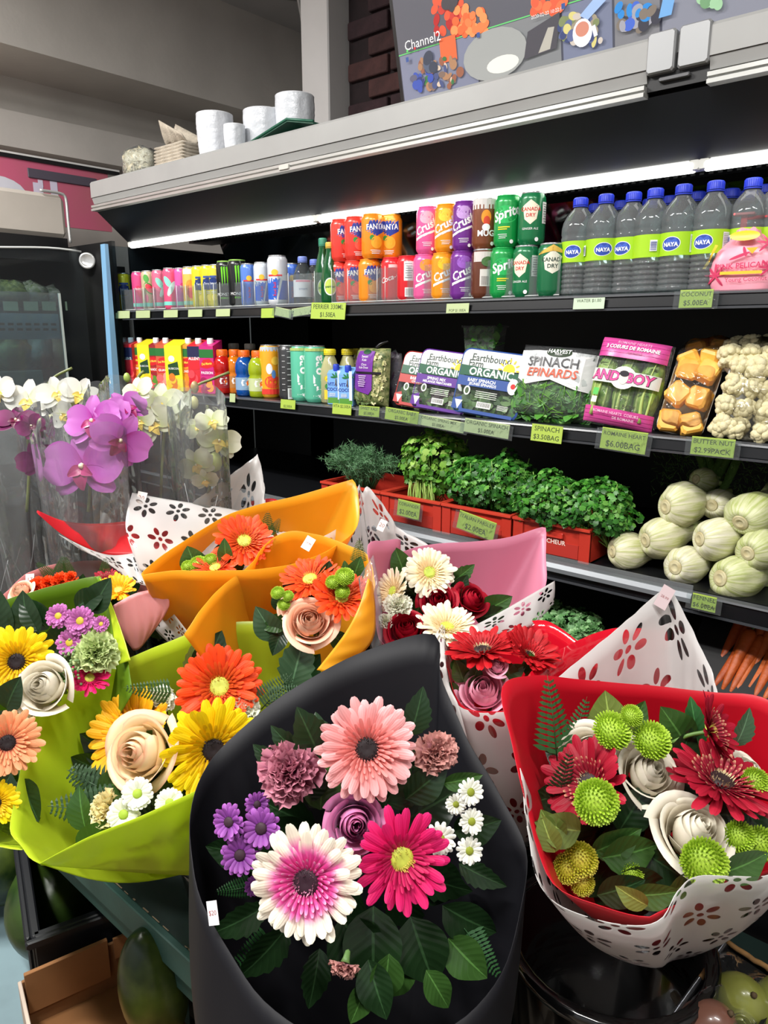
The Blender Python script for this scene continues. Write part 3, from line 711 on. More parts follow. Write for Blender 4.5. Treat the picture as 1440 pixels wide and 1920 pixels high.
PER = [(.028, 0), (.031, .006), (.031, .06), (.030, .085), (.022, .125), (.0125, .16), (.0115, .185)]
GRG = mat((18, 96, 48), .12, trans=.35, coat=.5, key='green_glass')
def PART(R, H): return [('e', 0, .05, .020, .026, (230, 232, 220)), ('e', 0, .05, .017, .022, (190, 215, 90)), ('t', 'perrier', 0, .05, .011, (20, 90, 50), .02)]
bottle('green_glass_bottle', 'green glass bottle with teal screw cap', 606, 1.70, zs, PER, GRG, (60, 150, 120), (.0125, .178, .198), 'green bottles', art=PART)
bottle('green_glass_bottle', 'green glass bottle with gold foil neck', 619, 1.675, zs, [(r * .95, z * .93) for r, z in PER], GRG, (222, 180, 70), (.0125, .166, .180), 'green bottles', art=PART)
def soda(col, txt, tc, txt2=None, *extra, size=1.0, rot=.25, ty=.58, bold=.03):
    return art_band(*extra, ('t', txt, 0, ty, size, tc, bold, .2, rot), *((('t', txt2, .1, ty - .22, .34, W, 0, 0, rot),) if txt2 else ()), ('e', .55, .1, .14, .04, W), *fine(-.2, .24, (250, 250, 250), 3, .8, .010))
def FAN(c): return art_band(('p', [(-.9, .62), (-.5, .84), (.9, .86), (.95, .62), (.1, .50)], (40, 60, 150)), ('t', 'FANTA', 0, .70, .62, W, .03, 0, .06, .85), ('e', -.3, .46, .22, .06, (50, 140, 60), .4), ('e', .1, .36, .5, .14, c), *fine(0, .18, W, 3, .9, .012))
RED, ORG = (224, 62, 50), (240, 140, 30)
for (u, c, y, tw, lb) in ((640, RED, 1.70, .5, 'red strawberry soda can at the end of upper tier'), (667, RED, 1.69, .3, 'red strawberry soda can, second in upper tier'), (699, ORG, 1.685, .25, 'orange soda can in upper tier, front one'), (733, ORG, 1.73, -.2, 'orange soda can in upper tier, set back')):
    can('std', c, u, y, zs + .122, lb, FAN((236, 84, 66) if c == RED else (250, 170, 40)), tw, 'stacked soda cans', rim=c)
for (u, c, y, tw, lb) in ((637, RED, 1.70, .2, 'red strawberry soda can at the end of lower tier'), (665, RED, 1.69, .15, 'red strawberry soda can, second in lower tier'), (693, ORG, 1.685, .35, 'orange soda can in lower tier beside the cola cans'), (731, ORG, 1.79, 0, 'orange soda can in lower tier hidden behind cola')):
    can('std', c, u, y, zs, lb, FAN((236, 84, 66) if c == RED else (250, 170, 40)), tw, 'stacked soda cans')
can('std', (225, 222, 220), 713, 1.74, zs, 'white and red cola can half hidden between orange and red cans', art_band(('t', 'Coke', .2, .6, .8, (210, 30, 40), .03, .2)), .2, 'stacked soda cans')
COLA = art_band(('t', 'Coca-Cola', 0, .56, .62, W, .01, .25, .3), ('r', 0, .8, .9, .07, (236, 200, 200)), ('t', '8', .5, .16, .6, W, .04))
can('std', (214, 34, 44), 736, 1.69, zs, 'red cola can with white slanted script', COLA, .1, 'stacked soda cans', rim=(214, 34, 44))
can('std', (214, 34, 44), 766, 1.685, zs, 'red cola can turned to its white ingredients panel', art_band(('r', -.1, .66, .8, .42, (232, 228, 226)), *fine(-.1, .82, (120, 120, 120), 7, .6, .012, .05), ('r', 0, .2, .8, .2, (236, 232, 230)), *[('r', -.3 + .08 * i, .2, .03, .16, (40, 40, 40)) for i in range(8)]), .1, 'stacked soda cans', rim=(214, 34, 44))
def CRU(c, blob): return art_band(('e', .05, .76, .62, .13, blob), ('t', 'Crush', 0, .56, .86, W, .03, .15, .45), ('p', [(-1, .34), (.9, .52), (.9, .47), (-1, .28)], W), *fine(.1, .24, W, 3, .8, .010), ('e', .55, .1, .12, .035, W))
PK, OR2, PU = (228, 92, 152), (240, 148, 24), (112, 44, 140)
for (u, y, c, b, lb) in ((797, 1.685, PK, (240, 150, 60), 'pink cream soda can, lower tier'), (831, 1.685, OR2, (250, 190, 40), 'orange crushed fruit soda can, lower tier'), (867, 1.68, PU, (150, 90, 190), 'purple grape soda can, lower tier')):
    can('std', c, u, y, zs, lb + ' behind clear divider', CRU(c, b), .1, 'stacked soda cans', rim=c)
for (u, y, c, b, lb) in ((803, 1.69, PK, (240, 170, 190), 'pink cream soda can, upper tier'), (838, 1.69, OR2, (250, 200, 60), 'orange crushed fruit soda can, upper tier'), (872, 1.685, PU, (190, 150, 210), 'purple grape soda can, upper tier')):
    can('std', c, u, y, zs + .122, lb, CRU(c, b), -.2, 'stacked soda cans', rim=c)
can('std', (98, 52, 34), 907, 1.68, zs, 'brown root beer can with ingredients panel, lower tier', art_band(('r', 0, .84, 1.8, .2, (206, 200, 196)), ('r', .1, .42, .8, .34, (210, 206, 200)), *[('r', -.15 + .08 * i, .36, .03, .18, (60, 50, 46)) for i in range(7)], ('e', .3, .74, .5, .1, (70, 110, 60))), 0, 'stacked soda cans')
can('std', (120, 66, 40), 909, 1.685, zs + .122, 'brown root beer can with orange badge and white lettering, upper tier', art_band(('r', 0, .88, 2.6, .2, (206, 202, 198)), ('e', 0, .62, .38, .14, (240, 150, 40)), ('e', .05, .54, .26, .1, (210, 70, 40)), ('e', 0, .42, .3, .07, W), ('t', 'MUG', 0, .3, .6, W, .03), ('e', .5, .1, .14, .04, W)), .1, 'stacked soda cans')
SPR = lambda s: art_band(('e', 0, .62, .95, .17, (40, 180, 90)), ('t', 'Sprite', .05, .64, .95, W, .03, .2, .3), ('r', -.1, .38, .9, .022, (240, 220, 50)), ('r', -.2, .34, .7, .018, (240, 220, 50)), *fine(-.2, .24, W, 3, .7, .010), ('e', .5, .1, .14, .04, W))
can('std', (20, 150, 70), 943, 1.68, zs, 'bright green lemon lime can in lower tier', SPR(1), .1, 'stacked soda cans', rim=(20, 150, 70))
can('std', (20, 150, 70), 951, 1.685, zs + .122, 'bright green lemon lime can in upper tier', SPR(0), -.15, 'stacked soda cans', rim=(20, 150, 70))
def CDR(x): return art_band(('p', [(x - .62, .72), (x, .84), (x + .62, .72), (x + .45, .48), (x, .38), (x - .45, .48)], (236, 226, 200)), ('t', 'CANADA', x, .66, .36, (200, 50, 50), .02), ('t', 'DRY', x, .55, .36, (200, 50, 50), .02), ('t', 'GINGER ALE', x, .3, .22, W), ('e', x + .5, .1, .14, .04, W), ('r', x + 1.15, .6, .5, .4, (222, 222, 216)), *fine(x + 1.15, .76, (90, 90, 90), 8, .4, .012, .045))
can('std', (20, 112, 66), 986, 1.68, zs, 'dark green ginger ale can turned aside, lower tier', CDR(-.5), .0, 'stacked soda cans')
can('std', (20, 112, 66), 997, 1.685, zs + .122, 'dark green ginger ale can, upper tier', CDR(-.45), .35, 'stacked soda cans')
can('std', (26, 106, 66), 1033, 1.675, zs, 'dark green ginger ale can facing out at the row end', art_band(('p', [(-.7, .74), (0, .86), (.7, .74), (.55, .5), (0, .42), (-.55, .5)], (226, 224, 206)), ('t', 'CANADA', 0, .68, .4, (30, 60, 50), .02), ('t', 'DRY', 0, .56, .4, (30, 60, 50), .02), ('p', [(-1.2, .78), (0, .92), (1.2, .78), (1.2, .80), (0, .96), (-1.2, .80)], (220, 180, 80))), .1, 'stacked soda cans')
can('std', (26, 106, 66), 1052, 1.75, zs, 'dark green ginger ale can set behind the row end', CDR(0), .3, 'stacked soda cans')
# second row standing behind, its tops seen in the mirror
for i, (u, c) in enumerate(((640, RED), (668, ORG), (800, PK), (834, OR2), (870, PU), (905, (110, 60, 40)), (945, (20, 150, 70)), (985, (20, 112, 66)))):
    can('std', c, u + 14, 1.80, zs, ['red', 'orange', 'pink', 'amber', 'purple', 'brown', 'bright green', 'dark green'][i] + ' soda can in the row behind the front tier', None, 0, 'soda cans in the row behind')
# rear row, seen in the mirror only
for i in range(24):
    u = 470 + i * 24; n_, cl = (('red', RED), ('orange', ORG), ('dark', (40, 40, 44)), ('pink', PK), ('green', (20, 112, 66)), ('purple', PU))[(i * 5 + i // 6) % 6]
    can('std', cl, u, 1.93 + .03 * (i % 2), zs, n_ + ' can of the rear row on the upper shelf, behind %s' % ('the energy cans', 'the small water bottles', 'the green bottles', 'the strawberry cans', 'the orange cans', 'the cola cans', 'the pink cans', 'the grape cans', 'the root beer cans', 'the lemon lime cans', 'the ginger ale cans', 'the first water bottle')[i // 2], None, 0, 'cans of the rear row')
# clear pusher trays, parts of the upper shelf
def pusher(u0, u1, Y, h=.085):
    a, b = X_at(u0, Y, zs + .04), X_at(u1, Y, zs + .04)
    p = part(MB().box(a, b, Y, Y + .0015, zs + .001, zs + h * .95).box(a, a + .0015, Y, Y + .10, zs + .001, zs + h), 'pusher_tray', CL, sh1, off)
    part(MB().tube([(a, Y, zs + .002), (a, Y, zs + h)], .0012, 4).tube([(a, Y, zs + .003), (b, Y, zs + .003)], .0014, 4), 'tray_edge', mat((214, 218, 216), .3), sh1, off)
us = [228, 253, 270, 289, 309, 332, 349, 366, 383, 401, 413, 434, 456, 478, 505, 541, 590, 622, 652, 679, 707, 722, 750, 782, 816, 848, 885, 924, 966, 1010, 1050]
for a, b in zip(us, us[1:]): pusher(a, b, 1.657, .098 if a > 480 else .085)
# large water bottles
def zscale(shapes, k):
    r = []
    for s in shapes:
        if s[0] == 'p': r.append(('p', [(x, y * k) for x, y in s[1]], s[2]))
        elif s[0] == 't': r.append(s[:3] + (s[3] * k,) + s[4:])
        elif s[0] == 'e': r.append(s[:2] + (s[2] * k, s[3], s[4] * k) + s[5:])
        else: r.append(s[:2] + (s[2] * k, s[3], s[4] * k, s[5]))
    return r
NAY = [(.036, .002), (.0395, .006)] + ribs(.040, .008, .088, 6) + [(.0395, .090), (.0395, .150), (.040, .153), (.0405, .160), (.0385, .164), (.0405, .170), (.040, .186), (.037, .203), (.030, .219), (.021, .233), (.0145, .242), (.0140, .252)]
def NART(x): return lambda R, H: [('e', x * R, .121, .021, .018, (236, 240, 240), .1), ('e', x * R, .121, .0195, .0165, (34, 66, 160), .1), ('p', [(x * R - .018, .121), (x * R - .006, .134), (x * R + .002, .129), (x * R + .01, .136), (x * R + .018, .12)], (56, 92, 190)), ('t', 'NAYA', x * R, .119, .0115, W, .04), ('r', (x + 1.2) * R, .121, .016, .044, (206, 210, 214))] + [('r', (x + 1.2) * R, .138 - .004 * i, .013, .0012, (110, 110, 130)) for i in range(9)] + [('r', (x - 1.3) * R, .121, .014, .028, W)] + [('r', (x - 1.3) * R, .110 + .0033 * i, .012, .0016, (60, 70, 150)) for i in range(7)]
NAY = [(r, z * .82) for r, z in NAY]; NL = (160, 206, 32)
nb = [(1084, 1.70, -.35), (1131, 1.695, 0), (1182, 1.71, -.5), (1222, 1.70, 1.4), (1274, 1.695, -.45), (1333, 1.70, -.4), (1402, 1.72, .3)]
nl = ['at the end beside ginger ale cans', 'with its oval logo facing squarely out', 'third from the ginger ale cans', 'showing its barcode side', 'fifth from the ginger ale cans', 'just left of the pink pack', 'behind the pink pack']
NG = clearmat((200, 218, 218), .3, .05, key="pet_bottle", haze=.11)
for (u, y, x), l in zip(nb, nl): bottle('water_bottle', 'large clear water bottle with lime label ' + l, u, y, zs, NAY, NG, (40, 62, 200), (.0165, .204, .221), 'large water bottles', (.0402, .0755, .123), NL, (lambda f: lambda R, H: zscale(f(R, H), .82))(NART(x)))
bk = [(1112, 1.80), (1160, 1.80), (1212, 1.82), (1250, 1.81), (1300, 1.80), (1362, 1.81), (1390, 1.86), (1425, 1.81), (1447, 1.74)]
bl = ['first', 'second', 'third', 'fourth', 'fifth', 'sixth', 'seventh', 'eighth', 'last']
for (u, y), l in zip(bk, bl): bottle('water_bottle', l + ' large clear water bottle of the row behind, counted from the cans', u, y, zs, NAY, NG, (40, 62, 200), (.0165, .204, .221), 'large water bottles behind', (.0402, .0755, .123), NL)
# pink carry pack
a, b = X_at(1326, 1.66, zs + .05), X_at(1452, 1.66, zs + .05); pw = (b - a); ph = .118
t = thing('drink_pack', 'pink shrink-wrapped coconut drink pack with red strap handles', 'drink pack', ((a + b) / 2, 1.70, zs), rz=.12)
def pk(x, y): return math.sqrt(max(0, 1 - abs(2 * x / pw) ** 5))
def pkf(x, y, l):
    e = max(0, 1 - abs(2 * x / pw) ** 4) ** .5; g = max(0, 1 - abs((y - ph / 2) / (ph / 2)) ** 4) ** .5
    return (x, -.045 * (.45 + .55 * e) * (.6 + .4 * g) - l, y)
mb = MB()
def fn(a, b):
    th = a * 2 * PI; c, s_ = math.cos(th), math.sin(th); e = abs(c) ** 4 + abs(s_) ** 4; q = e ** -.25
    k = [.90, 1, 1.02, 1, .96, .86, .62, .40, .34][min(8, int(b * 8.01))]
    return Vector((c * q * pw / 2 * k, s_ * q * .045 * (.5 + .5 * k), ph * b + .004 * math.sin(th * 7 + b * 9) * (b > .6)))
mb.grid(fn, 40, 8, closed=True); mb.add([fn(i / 40, 1) for i in range(40)], [tuple(range(40))])
mb.build('pack_body', mat((238, 150, 170), .35, c2=(244, 164, 180), scale=14, key='pink_film'), t)
PKc = (206, 60, 100)
def palm(x, y, s): return [('e', x + s * math.cos(a) * .5, y + s * math.sin(a) * .5, s * .55, s * .10, PKc, a) for a in (0.2, .9, 1.6, 2.3, 3.0, 3.9, 5.4)]
prints(palm(-pw * .38, .028, .024) + palm(pw * .36, .088, .022) + palm(pw * .40, .04, .02) + [('e', 0, .104, .028, .010, (244, 190, 50)), ('p', [(-.078, .045), (-.072, .045), (-.048, .088), (-.054, .090)], (244, 200, 60)), ('t', 'PINK PELICAN', 0, .046, .015, PKc, .02, 0, .03), ('r', 0, .033, .078, .006, (240, 196, 60)), ('t', 'Young Coconut', .01, .020, .012, PKc, 0, 0, .03), ('e', -.005, .065, .020, .003, PKc, .35), ('e', .004, .073, .003, .010, PKc, .3), ('p', [(.006, .08), (.028, .08), (.018, .068)], (240, 180, 50))],
       'printed_label', t, lambda x, y, l: (x, pkf(x, y, l)[1] - .0035, y), .35)
RS = mat((214, 40, 46), .4)
for dx in (-.012, .062):
    MB().box(dx - .006, dx + .006, -.004, .004, .112, .150, bev=.001).build('strap', RS, t); MB().box(dx - .020, dx + .020, -.012, .012, .148, .153, bev=.001).build('strap_head', mat((230, 120, 120), .4), t)
MB().tube([(-.012, 0, .142), (.03, 0, .143), (.062, 0, .14)], .004, 6).build('strap_bar', RS, t)
# ================================================================== middle shelf
zs = S2
def carton(u, Y, label, base, shapes, w_=.062, d_=.062, h_=.170, capc=W, cap=True, tw=0, group='juice cartons', cr_=.012):
    x = X_at(u, Y, zs + h_ / 2)
    mb = MB(); b = w_ / 2; e = d_ / 2; s = .82
    vs = [(-b, -e, 0), (b, -e, 0), (b, e, 0), (-b, e, 0), (-b, -e, h_), (b, -e, h_), (b, e, h_ + .022), (-b, e, h_ + .022)]
    mb.add(vs, [(3, 2, 1, 0), (0, 1, 5, 4), (1, 2, 6, 5), (2, 3, 7, 6), (3, 0, 4, 7), (4, 5, 6, 7)])
    o = mb.build('juice_carton', mat(base, .4, key='carton_board')); o.location = (x, Y, zs); o.rotation_euler = (0, 0, facing(x, Y) * .35 + tw); tag(o, label, 'carton', group)
    if cap:
        k = MB().lathe([(cr_ * .95, 0), (cr_, .004), (cr_, .020), (cr_ * .85, .024), (0, .024)], 14).build('cap', mat(capc, .45), o); k.location = (0, 0, h_ + .004)
    if shapes: prints(shapes, 'printed_label', o, on_front(-e), .4)
    return o
def DM(fr, txt, c): return [('p', [(-.029, .10), (-.015, .122), (.012, .126), (.029, .112), (.029, .098), (0, .09), (-.029, .095)], (206, 34, 40)), ('t', 'Del Monte', 0, .108, .0125, (250, 220, 80), .02, 0, .1, .8), ('r', 0, .075, .05, .02, c), ('t', txt, 0, .075, .013, W, .02), ('r', 0, .145, .06, .03, (40, 110, 50))] + fr
def fruits(c1, c2, n=5, seed=1):
    r = random.Random(seed); return [('e', r.uniform(-.02, .02), .012 + .008 * i, .016, .015, (c1, c2)[i % 2], r.uniform(0, 2)) for i in range(n)]
cs = [(224, 1.72, (200, 60, 60), 'red juice carton nearest the pale blue trim', DM(fruits((190, 40, 50), (150, 30, 60)), 'POM', (150, 20, 40))),
      (236, 1.70, (176, 40, 70), 'dark red juice carton with white cap, second in the row', DM(fruits((170, 30, 60), (210, 70, 90)), 'GRAPE', (140, 20, 60))),
      (249, 1.685, (214, 50, 60), 'navy topped cranberry juice carton', [('r', 0, .135, .062, .05, (40, 44, 80)), ('t', "ALLEN'S", 0, .115, .014, W, .02)] + fruits((190, 30, 50), (220, 80, 80), 7, 3)),
      (265, 1.71, (226, 150, 60), 'orange mango juice carton with red badge', DM(fruits((240, 160, 40), (230, 120, 40)), 'MANGO', (230, 120, 30))),
      (280, 1.685, (222, 214, 40), 'narrow yellow-green carton with dark badge and pineapple', [('e', -.005, .125, .014, .012, W), ('p', [(-.02, .10), (.02, .115), (.025, .06), (-.018, .055)], (40, 70, 44)), ('t', 'RUBICON', 0, .088, .010, W)] + fruits((236, 190, 40), (220, 150, 40), 5, 4)),
      (296, 1.70, (150, 40, 44), 'brownish red guava juice carton', DM(fruits((226, 90, 90), (90, 140, 50)), 'MANGO', (180, 40, 40))),
      (314, 1.695, (196, 90, 60), 'guava juice carton with pink cut fruit', DM(fruits((230, 100, 100), (236, 150, 140), 6), 'GUAVA', (200, 40, 50))),
      (335, 1.675, (226, 218, 44), 'broad yellow-green carton with dark badge in front', [('e', -.008, .122, .014, .012, W), ('p', [(-.026, .10), (.02, .112), (.026, .062), (-.024, .055)], (36, 70, 40)), ('t', 'RUBICON', 0, .085, .011, W)] + fruits((240, 196, 40), (220, 120, 40), 6, 6)),
      (356, 1.70, (230, 150, 50), 'orange mango juice carton beside broad yellow carton', DM(fruits((244, 170, 30), (236, 140, 30), 6), 'MANGO', (226, 110, 30))),
      (375, 1.685, (206, 44, 54), 'red cherry juice carton with navy cap panel', [('r', 0, .150, .062, .04, (40, 40, 76)), ('t', "ALLEN'S", 0, .125, .015, W, .02), ('e', 0, .10, .03, .015, (220, 40, 50))] + fruits((200, 30, 44), (230, 70, 80), 8, 8)),
      (397, 1.69, (196, 40, 120), 'magenta passion fruit carton at the row end', DM(fruits((150, 30, 80), (230, 150, 60), 5), 'PASSION', (180, 30, 110)))]
for k, (u, y, c, l, s) in enumerate(cs): carton(u, y, l, c, s, tw=random.uniform(-.1, .1), w_=.060 if u != 335 else .078, h_=.172, cap=u not in (280, 335))
GAT = [(.028, 0), (.032, .005), (.0335, .02), (.0335, .068), (.030, .074), (.0335, .081), (.0345, .098), (.032, .115), (.024, .130), (.0175, .138), (.0175, .142)]
for (u, y, c, lab_, lc, tw) in ((418, 1.70, (206, 30, 26), 'red', (150, 40, 46), 0), (441, 1.735, (232, 130, 20), 'amber', (180, 120, 60), 0), (459, 1.69, (14, 84, 170), 'blue', (130, 160, 190), 0), (484, 1.685, (170, 190, 30), 'yellow-green', (190, 200, 150), 0)):
    mm = mat(c, .12, trans=.25, coat=.4, key='sports_drink')
    bottle('sports_drink_bottle', lab_ + ' sports drink bottle with orange cap', u, y, zs, GAT, mm, (240, 110, 26), (.0195, .140, .160), 'sports drink bottles', (.0341, .022, .066), lc, lambda R, H, c=c: [('t', 'G', 0, .046, .042, W, .03), ('p', [(.004, .05), (.012, .058), (.010, .048), (.016, .046), (.006, .036)], (240, 110, 26))], tw)
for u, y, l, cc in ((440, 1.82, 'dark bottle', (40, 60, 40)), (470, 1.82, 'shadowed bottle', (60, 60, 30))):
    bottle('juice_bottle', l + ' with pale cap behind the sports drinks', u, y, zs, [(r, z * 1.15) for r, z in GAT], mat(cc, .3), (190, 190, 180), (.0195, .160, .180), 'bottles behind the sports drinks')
def big(u, Y, c, l, art, tw=0): can('big', c, u, Y, zs, l, art, tw, 'tall tea cans')
big(507, 1.71, (240, 170, 40), 'yellow-orange tall can with fruit and red base', art_band(('r', 0, .92, 2.6, .08, (190, 200, 210)), ('e', 0, .3, .8, .12, (230, 80, 50)), ('e', -.3, .55, .3, .1, W), ('e', .3, .7, .4, .08, (250, 210, 80)), ('r', 0, .12, 2.6, .1, (220, 60, 50)), ('e', .1, .45, .2, .08, (90, 140, 200))), .2)
big(523, 1.745, (236, 160, 110), 'peach coloured tall can half hidden', art_band(('r', 0, .9, 2.6, .08, (230, 190, 120)), ('e', 0, .2, .6, .12, (210, 90, 60)), ('t', 'PEACH', 0, .55, .5, (150, 50, 40), .02, 0, VT)), .1)
big(542, 1.70, (60, 60, 62), 'black and silver tall can with fine print', art_band(*[('r', -.5 + (i % 3) * .5, .92 - i * .035, .3, .014, (170, 170, 172)) for i in range(22)], ('r', .3, .12, .9, .2, (206, 206, 206)), *[('r', .0 + .09 * i, .13, .04, .15, (50, 50, 50)) for i in range(8)]), 0)
def ARZ(): return art_band(('t', 'AriZona', -.1, .44, 1.15, W, .03, 0, VT, 1.0), *[('e', .65 + .12 * math.sin(i * 2.1), .30 + .07 * i, .13, .022, (200, 60, 80), i) for i in range(9)], ('t', 'GREEN TEA', .5, .25, .3, (200, 50, 70), .02, 0, VT), ('r', 0, .93, 2.8, .05, (170, 190, 110)))
big(566, 1.695, (96, 192, 160), 'mint green tall tea can beside the black can', ARZ(), .15)
big(592, 1.685, (96, 192, 160), 'mint green tall tea can beside the lemonade', ARZ(), .35)
LEM = [(.027, 0), (.031, .004), (.031, .09), (.030, .108), (.020, .138), (.0155, .148), (.0155, .160)]
LMM = mat((222, 218, 160), .15, trans=.45, coat=.4, key='lemonade')
LA = lambda R, H: [('e', 0, .078, .018, .012, (240, 210, 40)), ('t', 'Lemon', 0, .078, .014, (200, 160, 20), .02), ('e', -.004, .054, .014, .010, (60, 130, 60)), ('r', 0, .028, .04, .03, (236, 200, 60))]
bottle('lemonade_bottle', 'cloudy lemonade bottle with yellow cap in front', 619, 1.70, zs, LEM, LMM, (226, 208, 40), (.0185, .155, .170), 'lemonade bottles', art=LA)
bottle('lemonade_bottle', 'cloudy lemonade bottle with yellow cap behind the blue cartons', 652, 1.75, zs, LEM, LMM, (206, 190, 40), (.0185, .155, .170), 'lemonade bottles', art=LA)
bottle('lemonade_bottle', 'yellow capped bottle next to the kale bag', 672, 1.80, zs, LEM, LMM, (206, 190, 40), (.0185, .155, .170), 'lemonade bottles')
VC = lambda: [('t', 'VITA', -.006, .062, .015, (40, 60, 150), .03), ('t', 'COCO', -.004, .046, .014, (40, 60, 150), .03), ('r', 0, .012, .044, .018, (90, 150, 60)), *[('e', .008 + .011 * math.cos(a), .084 + .008 * math.sin(a), .009, .0026, (40, 120, 60), a) for a in (.2, .9, 1.7, 2.4, 3.1)], ('e', .006, .068, .0016, .014, (110, 90, 50)), *[('r', -.006, .034 - .004 * i, .02, .0016, W) for i in range(3)], ('r', .017, .06, .010, .09, (214, 224, 236))]
carton(631, 1.69, 'light blue coconut water carton with blue cap, left one', (120, 170, 226), VC(), .046, .04, .096, (30, 60, 180), tw=.15, group='coconut water cartons', cr_=.010)
carton(653, 1.685, 'light blue coconut water carton with blue cap beside kale bag', (120, 170, 226), VC(), .046, .04, .094, (30, 60, 180), tw=.1, group='coconut water cartons', cr_=.010)
# ---------------------------------------------------------------- leafy stock
def leaf_pts(kind):
    if kind == 'spinach': return [(0, 0), (.25, .25), (.34, .55), (.2, .85), (0, 1.05), (-.2, .85), (-.34, .55), (-.25, .25)]
    if kind == 'parsley': return [(0, 0), (.22, .18), (.55, .22), (.42, .42), (.62, .62), (.3, .68), (.22, 1.0), (0, .82), (-.22, 1.0), (-.3, .68), (-.62, .62), (-.42, .42), (-.55, .22), (-.22, .18)]
    if kind == 'coriander': return [(0, 0), (.3, .1), (.6, .35), (.42, .55), (.5, .85), (.15, .8), (0, 1.0), (-.15, .8), (-.5, .85), (-.42, .55), (-.6, .35), (-.3, .1)]
    if kind == 'kale': return [(0, 0), (.3, .05), (.35, .25), (.6, .3), (.5, .5), (.7, .7), (.4, .8), (.3, 1.05), (0, .95), (-.3, 1.05), (-.4, .8), (-.7, .7), (-.5, .5), (-.6, .3), (-.35, .25), (-.3, .05)]
def put_leaf(mb, kind, P, nrm, s, rg, mi=0, curl=.25):
    B = basis(nrm, spin=rg.uniform(0, 6.28)); pts = leaf_pts(kind); c = curl * rg.uniform(.3, 1.3)
    vs = [Vector((0, .45, 0))] + [Vector((x, y, 0)) for x, y in pts]
    vs = [P + B @ (Vector((v.x, v.y - .45, -c * (v.x ** 2 * 1.4 + (v.y - .45) ** 2) + (.12 * math.sin(v.x * 9 + v.y * 7) if kind == 'kale' else 0))) * s) for v in vs]
    n = len(pts); mb.add(vs, [(0, i + 1, (i + 1) % n + 1) for i in range(n)], mi, True)
GRN = [mat(c, .45, objvar=0, tl=.2, key='herb_leaf') for c in ((54, 118, 34), (78, 146, 46), (38, 92, 28), (110, 168, 64))]
def fill_leaves(mb, kind, n, box, s0, s1, rg, up=(0, -.7, .5)):
    (x0, x1), (y0, y1), (z0, z1) = box
    for _ in range(n):
        P = Vector((rg.uniform(x0, x1), rg.uniform(y0, y1), rg.uniform(z0, z1)))
        nr = Vector((rg.gauss(0, .6), rg.gauss(0, .6), rg.gauss(0, .6))) + Vector(up)
        put_leaf(mb, kind, P, nr, rg.uniform(s0, s1), rg, rg.choice((0, 0, 1, 2, 3)))
def pillow(w_, h_, d_, top=.9):
    def f(x, y, l):
        a = max(0, 1 - abs(2 * x / w_) ** 3); b = max(0, 1 - abs(2 * y / h_ - 1) ** 4)
        return (x * (1 - .04 * (y / h_)), -d_ * (a ** .5) * (b ** .4) - l, y)
    return f
def pillow_mesh(mb, f, w_, h_, d_, nu=18, nv=18, wr=.002, sd=1):
    rg = random.Random(sd); ph = [rg.uniform(0, 6) for _ in range(4)]
    def front(a, b):
        p = f((a - .5) * w_, b * h_, 0); k = wr * (math.sin(a * 23 + ph[0] + 5 * b) + math.sin(b * 19 + ph[1] + 7 * a)) * .5 * (abs(p[1]) > 1e-4)
        return (p[0], p[1] + k, p[2])
    mb.grid(front, nu, nv)
    mb.grid(lambda a, b: (lambda p: (p[0], -p[1] * .6, p[2]))(f((a - .5) * w_, b * h_, 0)), nu, nv, flip=True)
def place(t, u0, u1, v0, v1, Y, z, lean=0, roll=0, yaw=0):
    t.location = (X_at((u0 + u1) / 2, Y, z), Y, z); t.rotation_euler = Euler((-lean, roll, yaw), 'XYZ')
FILM = clearmat((244, 246, 246), .20, .10, .8, 28, 'bag_film', .05)
# kale salad bag
t = thing('salad_bag', 'purple kale salad bag with clear lower window', 'salad bag'); x0, x1 = X_at(668, 1.69, zs), X_at(728, 1.69, zs); w_ = x1 - x0; h_ = .175
f = pillow(w_, h_, .035); mb = MB(); pillow_mesh(mb, f, w_, h_, .035, sd=2)
mb.build('bag_body', mat((150, 150, 100), .5, c2=(70, 90, 40), scale=70, bump=.5, bscale=90, key='salad_mix'), t)
rg = random.Random(5); mb = MB()
for _ in range(170):
    x = rg.uniform(-.45, .45) * w_; y = rg.uniform(.03, .9) * h_
    if x < .2 * w_ and y > .3 * h_: continue
    p = Vector(f(x, y, .001)); put_leaf(mb, 'kale', p, (rg.gauss(0, .2), -1, rg.gauss(0, .2)), rg.uniform(.008, .018), rg, 0 if x < .2 * w_ else rg.choice((1, 2)))
mb.build('salad_leaves', [mat((92, 112, 60), .5, tl=.1), mat((196, 190, 140), .5), mat((170, 168, 110), .5)], t)['kind'] = 'stuff'
PUR = (112, 50, 150)
prints([('p', [(-w_ * .46, .05), (w_ * .1, .035), (w_ * .2, .05), (w_ * .2, .165), (-w_ * .3, .165), (-w_ * .40, .13), (-w_ * .5, .10)], PUR), ('e', -.004, .162, .016, .007, (40, 80, 50)), ('t', 'Sweet', -.008, .148, .011, W), ('t', 'Kale', -.008, .138, .011, W), ('t', 'Chou', -.008, .124, .010, W), ('t', 'Kale Doux', -.008, .115, .009, W), ('r', 0, .10, w_ * .84, .006, (24, 20, 30))] + [('r', -.012, .09 - .006 * i, .032 - .004 * (i % 3), .0022, (220, 200, 230)) for i in range(6)], 'printed_label', t, lambda x, y, l: f(x, y, l + .003), .3, .0004)
MB().tube(spline([(.01, -.004, h_), (.022, 0, h_ + .012), (.045, .01, h_ + .022)], 10), [.007 - .0003 * i for i in range(11)], 6).build('bag_tail', mat((20, 18, 22), .3), t)
place(t, 668, 728, 0, 0, 1.70, zs, .08)
bb = bag('salad_bag', 'dark salad bag in shade between kale bag and clamshells', 'salad bag', (X_at(742, 1.76, zs), 1.76, zs), .07, .05, .16, (60, 34, 46), (40, 24, 60), 9)
